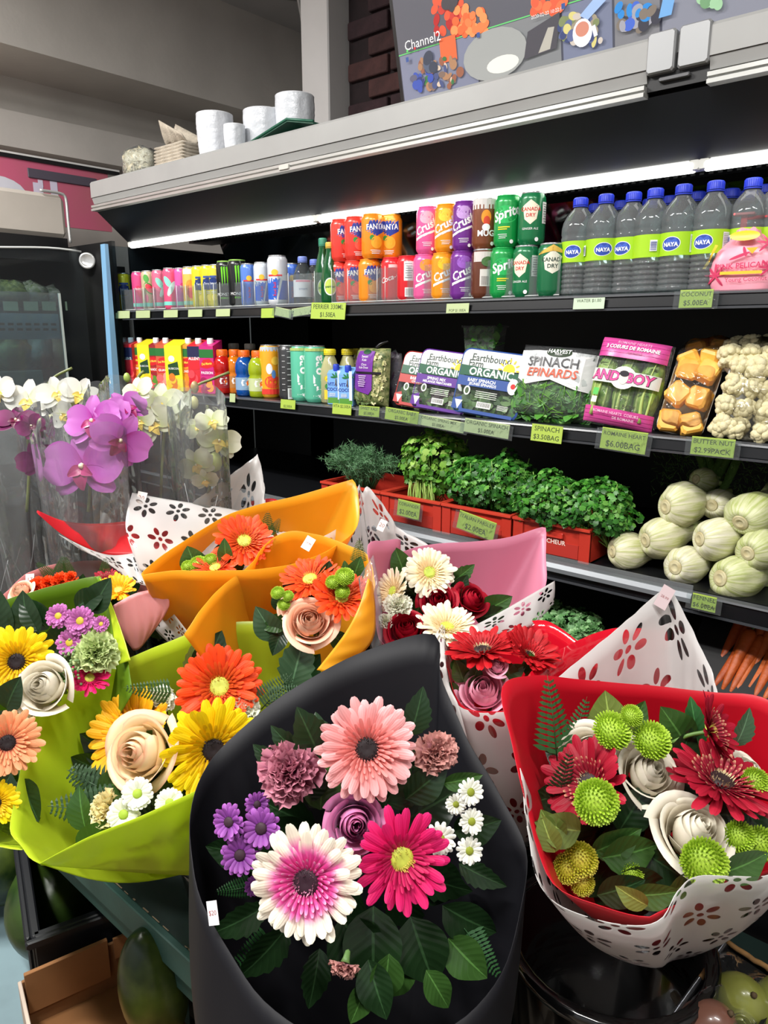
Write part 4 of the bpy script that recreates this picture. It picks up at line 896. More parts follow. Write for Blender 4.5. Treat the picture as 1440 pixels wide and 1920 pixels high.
# clamshells
def clam(label, u0, u1, Y, h_, band, txt, lean, roll, seed, zo=.004, yaw=0):
    t = thing('salad_box', label, 'salad box', group='organic salad boxes'); w_ = X_at(u1, Y, zs) - X_at(u0, Y, zs); d_ = .045; R = .022
    def rr(s, y):
        pts = []
        for cx, cz, a0 in ((w_ / 2 - R, R, -PI / 2), (w_ / 2 - R, h_ - R, 0), (-w_ / 2 + R, h_ - R, PI / 2), (-w_ / 2 + R, R, PI)):
            for i in range(5): a = a0 + PI / 2 * i / 4; pts.append(((cx + R * math.cos(a)) * s, y, h_ / 2 + (cz + R * math.sin(a) - h_ / 2) * s))
        return pts
    mb = MB(); n = 20
    rings = [rr(.86, d_), rr(.93, .006), rr(1, .004), rr(1, 0), rr(.95, -.003)]
    vs = [p for r_ in rings for p in r_]; fs = [tuple(range(n))] + [(r_ * n + i, r_ * n + (i + 1) % n, (r_ + 1) * n + (i + 1) % n, (r_ + 1) * n + i) for r_ in range(4) for i in range(n)]
    mb.add(vs, fs, 0, True); mb.build('clear_tub', clearmat((235, 240, 238), .18, .06, key='clamshell', haze=.06), t)
    MB().add(rr(.95, -.003), [tuple(range(n))]).build('clear_lid', clearmat((240, 244, 243), .16, .06, .15, 20, 'clamshell_lid', .03), t)
    rg = random.Random(seed); mb = MB()
    mb.box(-w_ * .42, w_ * .42, .018, d_ * .9, h_ * .05, h_ * .93, 2)
    fill_leaves(mb, 'spinach', 190, ((-w_ * .42, w_ * .42), (.010, .016), (h_ * .05, h_ * .93)), .022, .038, rg, (0, -3.5, .2))
    cols = [(58, 92, 42), (84, 120, 58), (36, 62, 30), (110, 140, 84)] if seed != 2 else [(58, 92, 42), (92, 110, 60), (60, 36, 44), (120, 146, 96)]
    mb.build('salad_leaves', [mat(c, .5, tl=.15, key='salad_leaf') for c in cols], t)['kind'] = 'stuff'
    mp = lambda x, y, l: (x, -.0035 - l, y); q = w_ / .14; H = h_
    rim = rr(1.0, -.0005); rin = rr(.955, -.0032); mb = MB(); mb.add([(a[0], a[1], a[2]) for a in rim] + rin, [(i, (i + 1) % n, n + (i + 1) % n, n + i) for i in range(n)])
    mb.build('coloured_rim', mat(band, .35), t)
    top = [(p[0], p[2]) for p in rr(.955, 0) if p[2] > h_ * .5]
    top = sorted(top, key=lambda p: math.atan2(p[1] - h_ * .3, p[0]))
    body = [('p', [(w_ * .475, h_ * .72)] + top + [(-w_ * .475, h_ * .72)], (222, 222, 218)),
            ('t', 'Earthbound', -.006 * q, H * .86, .0195 * q, (40, 60, 50), .012, 0, 0, .9), ('t', 'Farm', -.036 * q, H * .765, .0195 * q, (40, 60, 50), .012, 0, 0, .8)]
    body += [('e', .034 * q, H * .735, .012 * q, .012 * q, (240, 196, 40))] + [('e', .034 * q + .018 * q * math.cos(a), H * .735 + .018 * q * math.sin(a), .004 * q, .0016 * q, (240, 196, 40), a) for a in [i * PI / 6 for i in range(7)]]
    body += [('p', [(-w_ * .475, H * .58), (w_ * .475, H * .58), (w_ * .475, H * .70), (0, H * .715), (-w_ * .475, H * .735)], (34, 88, 62)), ('t', 'ORGANIC', 0, H * .645, .0205 * q, W, .025),
             ('p', [(-w_ * .475, H * .42), (w_ * .30, H * .42), (w_ * .34, H * .57), (-w_ * .475, H * .57)], band), ('t', txt[0], -.016 * q, H * .515, .0088 * q, W, .02), ('t', txt[1], -.012 * q, H * .46, .0072 * q, W, .02),
             ('e', w_ * .36, H * .50, .011 * q, .015 * q, (236, 236, 234)), ('e', w_ * .36, H * .505, .005 * q, .005 * q, (200, 40, 40)),
             ('e', -w_ * .30, H * .35, .007 * q, .009 * q, (220, 222, 218)), ('e', -w_ * .30, H * .35, .004 * q, .006 * q, (70, 90, 60))] + [('r', .0, H * (.36 - .03 * i), .045 * q, .0016, (214, 218, 210)) for i in range(4)]
    body += [('r', 0, H * .16, .030 * q, .016, (226, 226, 222))] + [('r', -.012 * q + .003 * q * i, H * .165, .0014, .011, (50, 50, 50)) for i in range(9)] + [('r', .04 * q, H * (.19 - .02 * i), .022 * q, .0014, (214, 216, 210)) for i in range(4)]
    body += [('p', [(-w_ * .475, H * .05), (-w_ * .30, H * .05), (-w_ * .35, H * .25), (-w_ * .475, H * .2)], band), ('p', [(-w_ * .44, H * .19), (-w_ * .32, H * .19), (-w_ * .38, H * .05)], (226, 226, 226)), ('r', .01, H * .04, w_ * .8, H * .05, band)]
    prints(body, 'printed_lid', t, mp, .35)
    place(t, u0, u1, 0, 0, Y, zs + zo, lean, roll, yaw)
    return t
clam('clear organic salad box with red band, mostly behind the purple one', 738, 830, 1.70, .165, (176, 60, 56), ('BABY KALE', 'CHOU FRISE'), .30, .10, 1, yaw=.1)
clam('clear organic salad box with purple band', 770, 866, 1.675, .172, (92, 44, 140), ('SPRING MIX', 'MELANGE PRINTANIER'), .26, .10, 2, yaw=.1)
clam('clear organic salad box with blue band', 846, 962, 1.655, .175, (50, 80, 146), ('BABY SPINACH', 'JEUNES EPINARDS'), .24, .10, 3, yaw=.1)
t = thing('herb_tub', 'clear tub of greens resting on top of the salad boxes', 'salad box'); w_ = .10
mb = MB(); mb.add([(s * .5 * w_ * k, y * .03 * k, z) for z, k in ((0, .9), (.062, 1)) for s, y in ((-1, -1), (1, -1), (1, 1), (-1, 1))], [(3, 2, 1, 0), (0, 1, 5, 4), (1, 2, 6, 5), (2, 3, 7, 6), (3, 0, 4, 7)])
mb.build('clear_tub', clearmat((235, 240, 238), .18, .06, key='clamshell', haze=.06), t); MB().box(-.056, .056, -.034, .034, .062, .068, bev=.002).build('clear_lid', CL, t)
mb = MB(); fill_leaves(mb, 'spinach', 110, ((-.04, .04), (-.026, .02), (.005, .058)), .02, .035, random.Random(3)); mb.build('salad_leaves', GRN, t)['kind'] = 'stuff'
t.location = (X_at(908, 1.74, 1.45), 1.74, S2 + .172)
# bagged spinach
t = thing('spinach_bag', 'puffy clear spinach bag with white printed top', 'salad bag'); w_ = X_at(1100, 1.69, zs) - X_at(955, 1.69, zs); h_ = .19; d_ = .05
f = pillow(w_, h_, d_); mb = MB(); pillow_mesh(mb, f, w_, h_, d_, 24, 22, .004, 7); mb.build('bag_film', FILM, t)
mb = MB(); pillow_mesh(mb, lambda x, y, l: (lambda p: (p[0], p[1] * .8, p[2]))(f(x, y, l)), w_ * .96, h_ * .6, d_, 12, 10); mb.build('spinach_mass', mat((46, 84, 30), .6, c2=(84, 122, 54), scale=60), t)
rg = random.Random(8); mb = MB()
for _ in range(260):
    x = rg.uniform(-.46, .46) * w_; y = rg.uniform(.03, .50) * h_
    p = Vector(f(x, y, -.008)); put_leaf(mb, 'spinach', p, (rg.gauss(0, .3), -1, rg.gauss(0, .3)), rg.uniform(.02, .045), rg, rg.choice((0, 0, 1, 2, 3)))
for _ in range(40):
    x = rg.uniform(-.4, .4) * w_; y = rg.uniform(.05, .45) * h_; a = rg.uniform(0, 3); l = rg.uniform(.02, .05)
    p, q = [Vector(f(max(-.46 * w_, min(.46 * w_, x + k * l * math.cos(a) / 2)), max(.01, y + k * l * math.sin(a) / 2), .0)) for k in (-1, 1)]; mb.tube([p, q], .0011, 4, 3)
mb.build('spinach_leaves', GRN, t)['kind'] = 'stuff'
prints([('p', [(-w_ * .44, h_ * .52), (-w_ * .3, h_ * .44), (0, h_ * .52), (w_ * .3, h_ * .42), (w_ * .46, h_ * .40), (w_ * .48, h_ * .90), (-w_ * .46, h_ * .90)], (216, 216, 216)), ('e', .01, h_ * .88, .034, .012, (44, 60, 40)), ('t', 'HARVEST', .01, h_ * .895, .015, W, .02), ('t', 'FRESH', .01, h_ * .855, .007, W),
        ('t', 'SPINACH', 0, h_ * .74, .034, (44, 44, 48), .012), ('t', 'EPINARDS', 0, h_ * .60, .030, (214, 90, 60), .012, .2)], 'printed_label', t, lambda x, y, l: f(x, y, l + .003), .35, .0005)
place(t, 955, 1108, 0, 0, 1.70, zs, .22, .05, .1)
# romaine hearts
t = thing('romaine_bag', 'pink and clear bag of romaine hearts', 'salad bag'); w_ = X_at(1222, 1.665, zs) - X_at(1092, 1.665, zs); h_ = .205; d_ = .045
f = pillow(w_, h_, d_)
for k in range(3):
    cx = (k - 1) * w_ * .30
    def rom(p, a, tt, k=k): return Vector((p.x * (1 + .10 * math.sin(7 * a + k)), p.y, p.z))
    mb = MB(); mb.sphere((cx, -.010, h_ * .47), w_ * .165, .030, h_ * .40, 20, fn=rom)
    o = mb.build('romaine_heart', mat((150, 178, 84), .5, c2=(104, 146, 56), scale=35, bump=.6, bscale=45, key='romaine'), t)
    mb = MB(); mb.tube(spline([(cx - .008 + .006 * k, -.036, h_ * .1), (cx - .002, -.041, h_ * .4), (cx + .008, -.035, h_ * .8)], 10), [.005 - .0004 * i for i in range(11)], 6)
    for q in (-1, 1): mb.tube(spline([(cx + q * .012, -.030, h_ * .12), (cx + q * .015, -.034, h_ * .45), (cx + q * .010, -.028, h_ * .8)], 8), [.004 - .0004 * i for i in range(9)], 5)
    mb.build('leaf_rib', mat((168, 188, 104), .45), o)
mb = MB(); pillow_mesh(mb, f, w_, h_, d_, 22, 24, .003, 11); mb.build('bag_film', FILM, t)
MG = (208, 76, 150)
def cut(y0, y1): return [(x * w_, y0 * h_) for x in (-.47, -.3, -.1, .1, .3, .47)] + [(x * w_, y1 * h_) for x in (.47, .3, .1, -.1, -.3, -.47)]
shp = []
def bandrows(y0, y1, c, n=3):
    for i in range(n):
        for q in range(6): shp.append(('p', [(w_ * (-.48 + .16 * q), h_ * (y0 + (y1 - y0) * i / n)), (w_ * (-.48 + .16 * (q + 1)), h_ * (y0 + (y1 - y0) * i / n)), (w_ * (-.48 + .16 * (q + 1)), h_ * (y0 + (y1 - y0) * (i + 1) / n)), (w_ * (-.48 + .16 * q), h_ * (y0 + (y1 - y0) * (i + 1) / n))], c))
bandrows(.02, .20, MG, 4); bandrows(.77, .99, MG, 4)
shp += [('t', '3 COEURS DE ROMAINE', 0, h_ * .885, .0118, W, .03), ('t', 'ROMAINE HEARTS', .002, h_ * .94, .0098, (240, 170, 206), .01), ('t', 'pre-washed', .01, h_ * .835, .007, (90, 30, 70)), ('t', 'ROMAINE HEARTS  COEURS', 0, h_ * .15, .0085, (240, 200, 220), .01), ('t', 'DE ROMAINE', .02, h_ * .10, .0085, (240, 200, 220), .01)]
for q in range(6): shp.append(('p', [(w_ * (-.46 + .155 * q), h_ * .475), (w_ * (-.46 + .155 * (q + 1)), h_ * .475), (w_ * (-.46 + .155 * (q + 1)), h_ * .625), (w_ * (-.46 + .155 * q), h_ * .625)], (222, 222, 214)))
shp += [('e', 0, h_ * .55, .030, .026, (222, 222, 214)), ('t', 'ANDY', -.034, h_ * .55, .031, (50, 20, 40), .055, .1), ('t', 'ANDY', -.034, h_ * .55, .030, (226, 80, 150), .03, .1), ('t', 'BOY', .036, h_ * .55, .031, (50, 20, 40), .055, .1), ('t', 'BOY', .036, h_ * .55, .030, (226, 80, 150), .03, .1), ('e', .001, h_ * .55, .011, .015, (230, 216, 204)), ('e', .001, h_ * .595, .011, .007, (40, 36, 40)),
        ('r', -w_ * .33, h_ * .36, .014, .016, (90, 190, 90)), ('r', -w_ * .33, h_ * .27, .014, .014, (224, 228, 222)), ('t', 'BCRF', w_ * .17, h_ * .235, .013, (60, 60, 50), .01)]
prints(shp, 'printed_label', t, lambda x, y, l: f(x, y, l + .003), .3, .0002)
place(t, 1092, 1222, 0, 0, 1.675, zs, .20, .13, .12)
# foam trays of squash and cauliflower
FOAM = mat((232, 230, 222), .55, key='foam_tray')
def foam_tray(label, name, cat, w_, h_, seed, kind, group):
    t = thing(name, label, cat, group=group); mb = MB(); R = .02; n = 20
    def rr(s, y):
        return [(((cx * (w_ / 2 - R)) + R * math.cos(a0 + PI / 2 * i / 4)) * s, y, h_ / 2 + ((cz * (h_ / 2 - R)) + R * math.sin(a0 + PI / 2 * i / 4)) * s) for cx, cz, a0 in ((1, -1, -PI / 2), (1, 1, 0), (-1, 1, PI / 2), (-1, -1, PI)) for i in range(5)]
    rings = [rr(.84, .022), rr(1, .002), rr(1.02, 0), rr(.97, .002), rr(.82, .018)]
    mb.add([p for r_ in rings for p in r_], [tuple(range(n - 1, -1, -1))] + [(r_ * n + (i + 1) % n, r_ * n + i, (r_ + 1) * n + i, (r_ + 1) * n + (i + 1) % n) for r_ in range(4) for i in range(n)] + [tuple(4 * n + i for i in range(n))], 0, True)
    mb.build('foam_tray', FOAM, t); rg = random.Random(seed)
    if kind == 'squash':
        SQ = mat((240, 172, 64), .4, c2=(246, 190, 90), scale=30, key='squash_flesh'); r0 = max(2, round(h_ / .052))
        for r_ in range(r0):
            for q in (-1, 1):
                s = .028; mb = MB(); mb.box(-s * .82, s * .82, -s * .7, s * .6, -s * .85, s * .85, bev=.006)
                o = mb.build('squash_piece', SQ, t); o.location = (q * w_ * .21 + rg.uniform(-.004, .004), -.012, h_ * (.14 + .74 * r_ / (r0 - 1 + 1e-6)) if r0 > 1 else h_ / 2); o.rotation_euler = (rg.uniform(-.3, .3), rg.uniform(-.5, .5), rg.uniform(-.4, .4))
    else:
        CA = mat((206, 196, 152), .7, c2=(216, 208, 172), scale=40, bump=.4, bscale=200, key='cauliflower'); st = mat((206, 208, 160), .6)
        k = 0; cols = max(3, int(w_ / .031)); rows = max(3, int(h_ / .034))
        for r_ in range(rows):
            for q in range(cols):
                mb = MB(); cs_ = .029 * rg.uniform(.8, 1.15)
                for _ in range(34):
                    v = Vector((rg.gauss(0, 1), rg.gauss(0, 1) - .5, rg.gauss(0, 1))).normalized(); mb.sphere(v * cs_ * .68, cs_ * rg.uniform(.26, .38), n=8)
                mb.sphere((0, 0, 0), cs_ * .8, n=8)
                o = mb.build('floret', CA, t); o.location = (w_ * (-.40 + .80 * q / (cols - 1)) + rg.uniform(-.006, .006), -.012 - rg.uniform(0, .012), h_ * (.10 + .8 * r_ / max(1, rows - 1)))
    def ff(x, y, l):
        a = max(0, 1 - abs(2 * x / w_) ** 4); b = max(0, 1 - abs(2 * y / h_ - 1) ** 4); return (x, -.044 * (a ** .4) * (b ** .4) - l, y)
    mb = MB(); rg2 = random.Random(seed + 1); p1 = rg2.uniform(0, 5)
    mb.grid(lambda a, b: (lambda p: (p[0], p[1] + .0035 * math.sin(a * 14 + p1 + 6 * b) * math.sin(b * 3.1), p[2]))(ff((a - .5) * w_, b * h_, 0)), 22, 22)
    mb.build('cling_film', clearmat((246, 246, 244), .24, .09, .6, 14, 'cling_film', .02), t)
    return t
wq = X_at(1312, 1.675, zs) - X_at(1228, 1.675, zs)
t = foam_tray('tall foam tray of butternut squash cubes under cling film', 'squash_tray', 'food tray', wq, .165, 3, 'squash', 'foam trays'); place(t, 1228, 1312, 0, 0, 1.675, zs, .32, .16, .15)
t = foam_tray('foam tray of squash cubes lying on the tall squash tray', 'squash_tray', 'food tray', .12, .09, 4, 'squash', 'foam trays'); t.location = (X_at(1325, 1.76, 1.42), 1.73, S2 + .150); t.rotation_euler = (-1.25, -.12, .1)
wq = X_at(1470, 1.675, zs) - X_at(1328, 1.675, zs)
t = foam_tray('large foam tray of cauliflower florets under cling film', 'cauliflower_tray', 'food tray', wq, .165, 5, 'caul', 'foam trays'); place(t, 1334, 1476, 0, 0, 1.675, zs, .32, .12, .15)
t = foam_tray('foam tray of cauliflower lying on the large cauliflower tray', 'cauliflower_tray', 'food tray', .15, .10, 6, 'caul', 'foam trays'); t.location = (X_at(1430, 1.76, 1.42), 1.72, S2 + .150); t.rotation_euler = (-1.25, -.05, .1)
# ================================================================== price tags
LIME, PALE, MINT = (162, 186, 74), (176, 190, 140), (186, 204, 178)
def ptag(u, v, w_, h_, Y, col, lines, label, sleeve=True, roll=0, tc=(60, 74, 40)):
    a, b = P_y(u - w_ / 2, v, Y), P_y(u + w_ / 2, v, Y); W_ = b.x - a.x; H_ = P_y(u, v - h_ / 2, Y).z - P_y(u, v + h_ / 2, Y).z
    o = MB().box(-W_ / 2, W_ / 2, -.0008, .0008, -H_ / 2, H_ / 2).build('price_tag', mat(col, .5, key='tag_card')); c = P_y(u, v, Y); o.location = (c.x, Y, c.z); o.rotation_euler = (-.10, roll, 0); tag(o, label, 'price tag', 'price tags')
    if lines:
        shp = []; n = len(lines)
        for i, s in enumerate(lines):
            if not s: continue
            wd = max(p[0] for p in text2d(s)[0]) * 2; sz = min(H_ / (n + .35) * .95, W_ * .92 / wd); shp.append(('t', s, 0, H_ * (.5 - (i + .55) / n * .96), sz, tc, .006))
        prints(shp, 'lettering', o, lambda x, y, l: (x, -.0008 - l, y))
    if sleeve: MB().box(-W_ / 2 - .012, W_ / 2 + .012, -.0022, -.0016, -H_ / 2 - .003, H_ / 2 - .002).build('clear_sleeve', clearmat((240, 243, 243), .12, .1, .4, 30, 'tag_sleeve', .03), o)
    return o
ya, yb, yc = Y1 - .025, Y2 - .025, Y3 - .034
for u, c, l in ((230, PALE, 'faded tag under the first yellow can'), (268, PALE, 'pale tag below the deep pink can'), (320, PALE, 'yellowish tag below the foremost pink can'), (366, PALE, 'faded tag below the yellow cans'), (418, PALE, 'faded tag below the black energy cans')):
    ptag(u, 590 - (u - 230) * .02, 26, 14, ya, c, None, 'small ' + l, False)
ptag(502, 587, 24, 18, ya, LIME, None, 'small bright green price tag below the silver energy cans', False)
ptag(531, 586, 30, 16, ya, PALE, None, 'tilted pale price tag below the large silver can', True, .15)
ptag(565, 584, 36, 15, ya, PALE, None, 'crumpled pale price tag below the small water bottle', True, -.08)
ptag(615, 583, 64, 31, ya - .004, LIME, ['PERRIER 330ML', '$1.50EA'], 'large green price tag reading 330ML $1.50 below green bottles', False, .03)
ptag(858, 578, 42, 18, ya, PALE, ['', 'POP $1.00EA'], 'pale green price tag reading POP $1.00', False)
ptag(1104, 569, 58, 21, ya, MINT, ['WATER $1.00', ''], 'mint white price tag reading WATER $1.00', False)
ptag(1305, 560, 62, 34, ya - .006, LIME, ['COCONUT', '$5.00EA'], 'bright green price tag reading COCONUT $5.00', True)
ptag(436, 746, 10, 16, yb, PALE, None, 'small price tag at the end of the middle shelf', False)
ptag(540, 758, 27, 17, yb, LIME, ['', '$2.50EA'], 'green price tag below the black tall can', False)
ptag(641, 767, 35, 20, yb, LIME, ['VITA $2.50EA', ''], 'green price tag below the light blue cartons', False)
ptag(692, 771, 38, 19, yb, LIME, ['SWEET KALE', '$5.00EA'], 'green price tag reading SWEET KALE $5.00', True)
ptag(753, 779, 62, 23, yb - .004, LIME, ['ORGANIC BABY', '$5.00EA'], 'green price tag reading ORGANIC BABY $5.00', True, .06)
ptag(822, 793, 95, 20, yb - .003, PALE, ['ORGANIC SPRING MIX', '$5.00EA'], 'pale price tag reading ORGANIC SPRING MIX $5.00', True, .08)
ptag(912, 803, 84, 26, yb - .006, PALE, ['ORGANIC SPINACH', '$5.00EA'], 'pale price tag reading ORGANIC SPINACH $5.00', True, .06)
ptag(1025, 813, 58, 32, yb - .008, LIME, ['SPINACH', '$3.50BAG'], 'green price tag reading SPINACH $3.50BAG', False, .02)
ptag(1169, 826, 86, 40, yb - .006, LIME, ['ROMAINE HEART', '$6.00BAG'], 'green price tag reading ROMAINE HEART $6.00BAG', True, .05)
ptag(1336, 838, 82, 34, yb - .006, LIME, ['BUTTER NUT', '$2.99PACK'], 'green price tag reading BUTTER NUT $2.99PACK', True)
ptag(766, 955, 41, 30, yc + .024, LIME, ['CORIANDER', '$2.00EA'], 'green price tag reading CORIANDER $2.00 on red crate', True, .04)
ptag(893, 985, 70, 34, yc, LIME, ['ITALIAN PARSLEY', '$2.00EA'], 'green price tag reading ITALIAN PARSLEY $2.00 on red crate', True, .15)
ptag(1320, 1130, 46, 28, yc, LIME, ['FENNEL', '$6.00EA'], 'green price tag reading FENNEL $6.00', True)
# ================================================================== herb shelf
zs = S3
REDC = mat((180, 48, 34), .42, var=.05, scale=8, key='red_crate_plastic')
def crate(u0, u1, label, h_=.085, d_=.24, y0=1.615):
    a, b = X_at(u0, y0, zs + .04), X_at(u1, y0, zs + .04); w_ = b - a - .004; t = thing('herb_crate', label, 'crate', ((a + b) / 2, y0, zs + .001), 'red herb crates')
    k = w_ / 2
    MB().box(-k, k, 0, d_, 0, .004).build('bottom', REDC, t)
    mb = MB().box(-k, k, 0, .004, .0, h_).box(-k, -k + .028, -.004, .0, 0, h_ - .006).box(k - .028, k, -.004, 0, 0, h_ - .006); mb.build('front_wall', REDC, t)
    MB().box(-k, k, d_ - .004, d_, 0, h_).build('rear_wall', REDC, t)
    for s in (-1, 1): MB().box(s * k - .004 * (s > 0), s * k + .004 * (s < 0), 0, d_, 0, h_).build('side_wall', REDC, t)
    MB().box(-k - .001, k + .001, -.010, .006, h_ - .005, h_ + .002, bev=.001).box(-k - .001, -k + .008, .006, d_, h_ - .005, h_ + .002).box(k - .008, k + .001, .006, d_, h_ - .005, h_ + .002).build('rim', mat((190, 58, 40), .42), t)
    MB().box(-.036, .036, -.008, -.001, h_ * .60, h_ * .78, bev=.002).build('handle', mat((190, 50, 36), .45), t)
    MB().box(-k + .03, k - .03, -.0025, -.0005, .006, h_ * .48).build('label_recess', mat((170, 44, 34), .5), t)
    return t, (a + b) / 2, w_
CRT = [crate(604, 716, 'red plastic crate of dill, far end of the herb shelf'), crate(716, 829, 'red plastic crate of coriander with a price tag on it'), crate(829, 960, 'red plastic crate of flat parsley with a tilted price tag'), crate(962, 1108, 'red plastic crate of curly green parsley next to the fennel')]
prints([('t', 'FRAICHEUR', 0, .040, .016, (226, 200, 190), .02)], 'lettering', CRT[3][0], on_front(-.003))
def bunch(label, kind, x, y, z, w_, d_, h_, n, s0, s1, seed, mats, name='herb_bunch', stems=16, up=(0, -.4, .8), lump=None, droop=0, smat=(120, 160, 70)):
    t = thing(name, label, 'herbs', (x, y, z), 'herb bunches'); rg = random.Random(seed); mb = MB(); ms = MB()
    for i in range(stems):
        a = rg.uniform(0, 6.28); r_ = rg.uniform(.2, 1)
        ms.tube(spline([(rg.uniform(-.25, .25) * w_, rg.uniform(-.1, .1) * d_, -.02), (math.cos(a) * r_ * w_ * .3, math.sin(a) * r_ * d_ * .3, h_ * .35), (math.cos(a) * r_ * w_ * .46, math.sin(a) * r_ * d_ * .46, h_ * rg.uniform(.6, .95))], 6), .0016, 4)
    for _ in range(n):
        while True:
            v = Vector((rg.uniform(-1, 1), rg.uniform(-1, 1), rg.uniform(-1, 1)))
            if .35 < v.length < 1: break
        k = v.length; v = v / k * (k ** .4); kk = 1 + .16 * math.sin(v.x * 7 + seed) * math.sin(v.z * 6 + seed)
        P = Vector((v.x * w_ / 2 * kk, v.y * d_ / 2 * kk, h_ * (.56 + .46 * v.z * kk) - droop * (v.x ** 2)))
        nr = v * 1.0 + Vector(up) * .8 + Vector((rg.gauss(0, .5), rg.gauss(0, .5), rg.gauss(0, .5)))
        put_leaf(mb, kind, P, nr, rg.uniform(s0, s1), rg, rg.choice((0, 0, 1, 2, 3) if v.z > -.2 else (0, 2, 2)))
    ms.build('stems', mat(smat, .5), t); mb.build('leaves', mats, t)['kind'] = 'stuff'
    return t
ht = S3 + .06
# dill: feathery fronds
t = thing('dill_bunch', 'feathery blue-green dill in the far red crate', 'herbs', (CRT[0][1] - .01, 1.69, ht), 'herb bunches'); rg = random.Random(12); mb = MB()
for i in range(130):
    a = rg.uniform(0, 6.28); r_ = rg.uniform(.1, 1) ** .6
    base = Vector((math.cos(a) * r_ * .03, math.sin(a) * r_ * .03, 0)); tip = Vector((math.cos(a) * r_ * .15, math.sin(a) * r_ * .10 - .02, .16 - .08 * r_ + rg.uniform(-.01, .02)))
    mid = base.lerp(tip, .5) + Vector((0, 0, .03)); sp = spline([base, mid, tip], 10); mb.tube(sp[::2], .0011, 3, 0)
    for q in range(4, 11):
        for _ in range(9):
            d = Vector((rg.gauss(0, 1), rg.gauss(0, 1), rg.gauss(0, .8) + .3)).normalized() * rg.uniform(.010, .022); p = sp[q]; s_ = d.orthogonal().normalized() * .0008
            mb.add([p - s_, p + s_, p + d], [(0, 1, 2)], rg.choice((0, 1, 1, 2)))
mb.build('fronds', [mat(c, .5, key='dill_frond') for c in ((66, 110, 66), (92, 138, 92), (54, 92, 56))], t)['kind'] = 'stuff'
CORM = [mat(c, .42, tl=.25, key='coriander_leaf') for c in ((98, 156, 48), (136, 186, 72), (70, 122, 36), (166, 204, 100))]
ITM = [mat(c, .4, tl=.2, key='parsley_leaf') for c in ((58, 124, 40), (84, 154, 54), (40, 94, 30), (112, 172, 74))]
cx = CRT[1][1]
bunch('loose coriander bunch with pale stems in the second crate', 'coriander', cx + .01, 1.72, ht, .22, .18, .21, 900, .012, .023, 21, CORM, stems=10)
t = thing('coriander_sprigs', 'upright pale green coriander stems at the crate front', 'herbs', (cx + .0, 1.645, ht - .03), 'herb bunches'); rg = random.Random(22); mb = MB()
for i in range(34): x = rg.uniform(-.035, .06); mb.tube(spline([(x, rg.uniform(-.01, .02), 0), (x * 1.0 + .004, rg.uniform(-.012, .02), .05), (x * .8 - .015 * rg.random(), .01, .10 + rg.uniform(0, .03))], 5), .0018, 4, rg.choice((0, 1)))
mb.build('stems', [mat((150, 184, 84), .45), mat((176, 204, 110), .45)], t)
cx = CRT[2][1]
bunch('flat parsley bunch on the coriander side of the third crate', 'parsley', cx - .045, 1.68, ht, .17, .16, .155, 1050, .011, .020, 23, ITM)
bunch('flat parsley bunch on the near side of the third crate', 'parsley', cx + .045, 1.69, ht, .17, .17, .17, 1050, .011, .020, 24, ITM, droop=.02)
cx = CRT[3][1]
bunch('bright parsley bunch overhanging the last crate, far side', 'coriander', cx - .03, 1.66, ht - .01, .19, .18, .155, 1400, .009, .016, 25, ITM, droop=.03)
bunch('bright parsley bunch overhanging the last crate, near side', 'coriander', cx + .085, 1.675, ht - .01, .20, .18, .15, 1400, .009, .016, 26, ITM, droop=.03)
# fennel
def fennelmat(c1, c2, key):
    m = mat(c1, .42, key=key); N = m.node_tree.nodes; L = m.node_tree.links; b = N['Principled BSDF']
    uv = N.new('ShaderNodeUVMap'); mp = N.new('ShaderNodeMapping'); mp.inputs['Scale'].default_value = (26, 1.6, 1); L.new(uv.outputs[0], mp.inputs[0]); nz = N.new('ShaderNodeTexNoise'); nz.inputs['Scale'].default_value = 1.6; nz.inputs['Detail'].default_value = 5; L.new(mp.outputs[0], nz.inputs['Vector'])
    r_ = N.new('ShaderNodeMapRange'); r_.inputs[1].default_value = .42; r_.inputs[2].default_value = .66; L.new(nz.outputs[0], r_.inputs[0]); mx = N.new('ShaderNodeMix'); mx.data_type = 'RGBA'; L.new(r_.outputs[0], mx.inputs[0]); mx.inputs[6].default_value = lin(c1); mx.inputs[7].default_value = lin(c2); L.new(mx.outputs[2], b.inputs['Base Color'])
    bp = N.new('ShaderNodeBump'); bp.inputs['Strength'].default_value = .5; bp.inputs['Distance'].default_value = .003; L.new(nz.outputs[0], bp.inputs['Height']); L.new(bp.outputs[0], b.inputs['Normal'])
    return m
FEN = [fennelmat((212, 208, 178), (176, 182, 116), 'fennel_skin_a'), fennelmat((216, 212, 190), (190, 192, 136), 'fennel_skin_b'), fennelmat((200, 202, 160), (160, 172, 96), 'fennel_skin_c')]
FST = mat((150, 178, 90), .45, c2=(196, 206, 140), scale=12, key='fennel_stalk')
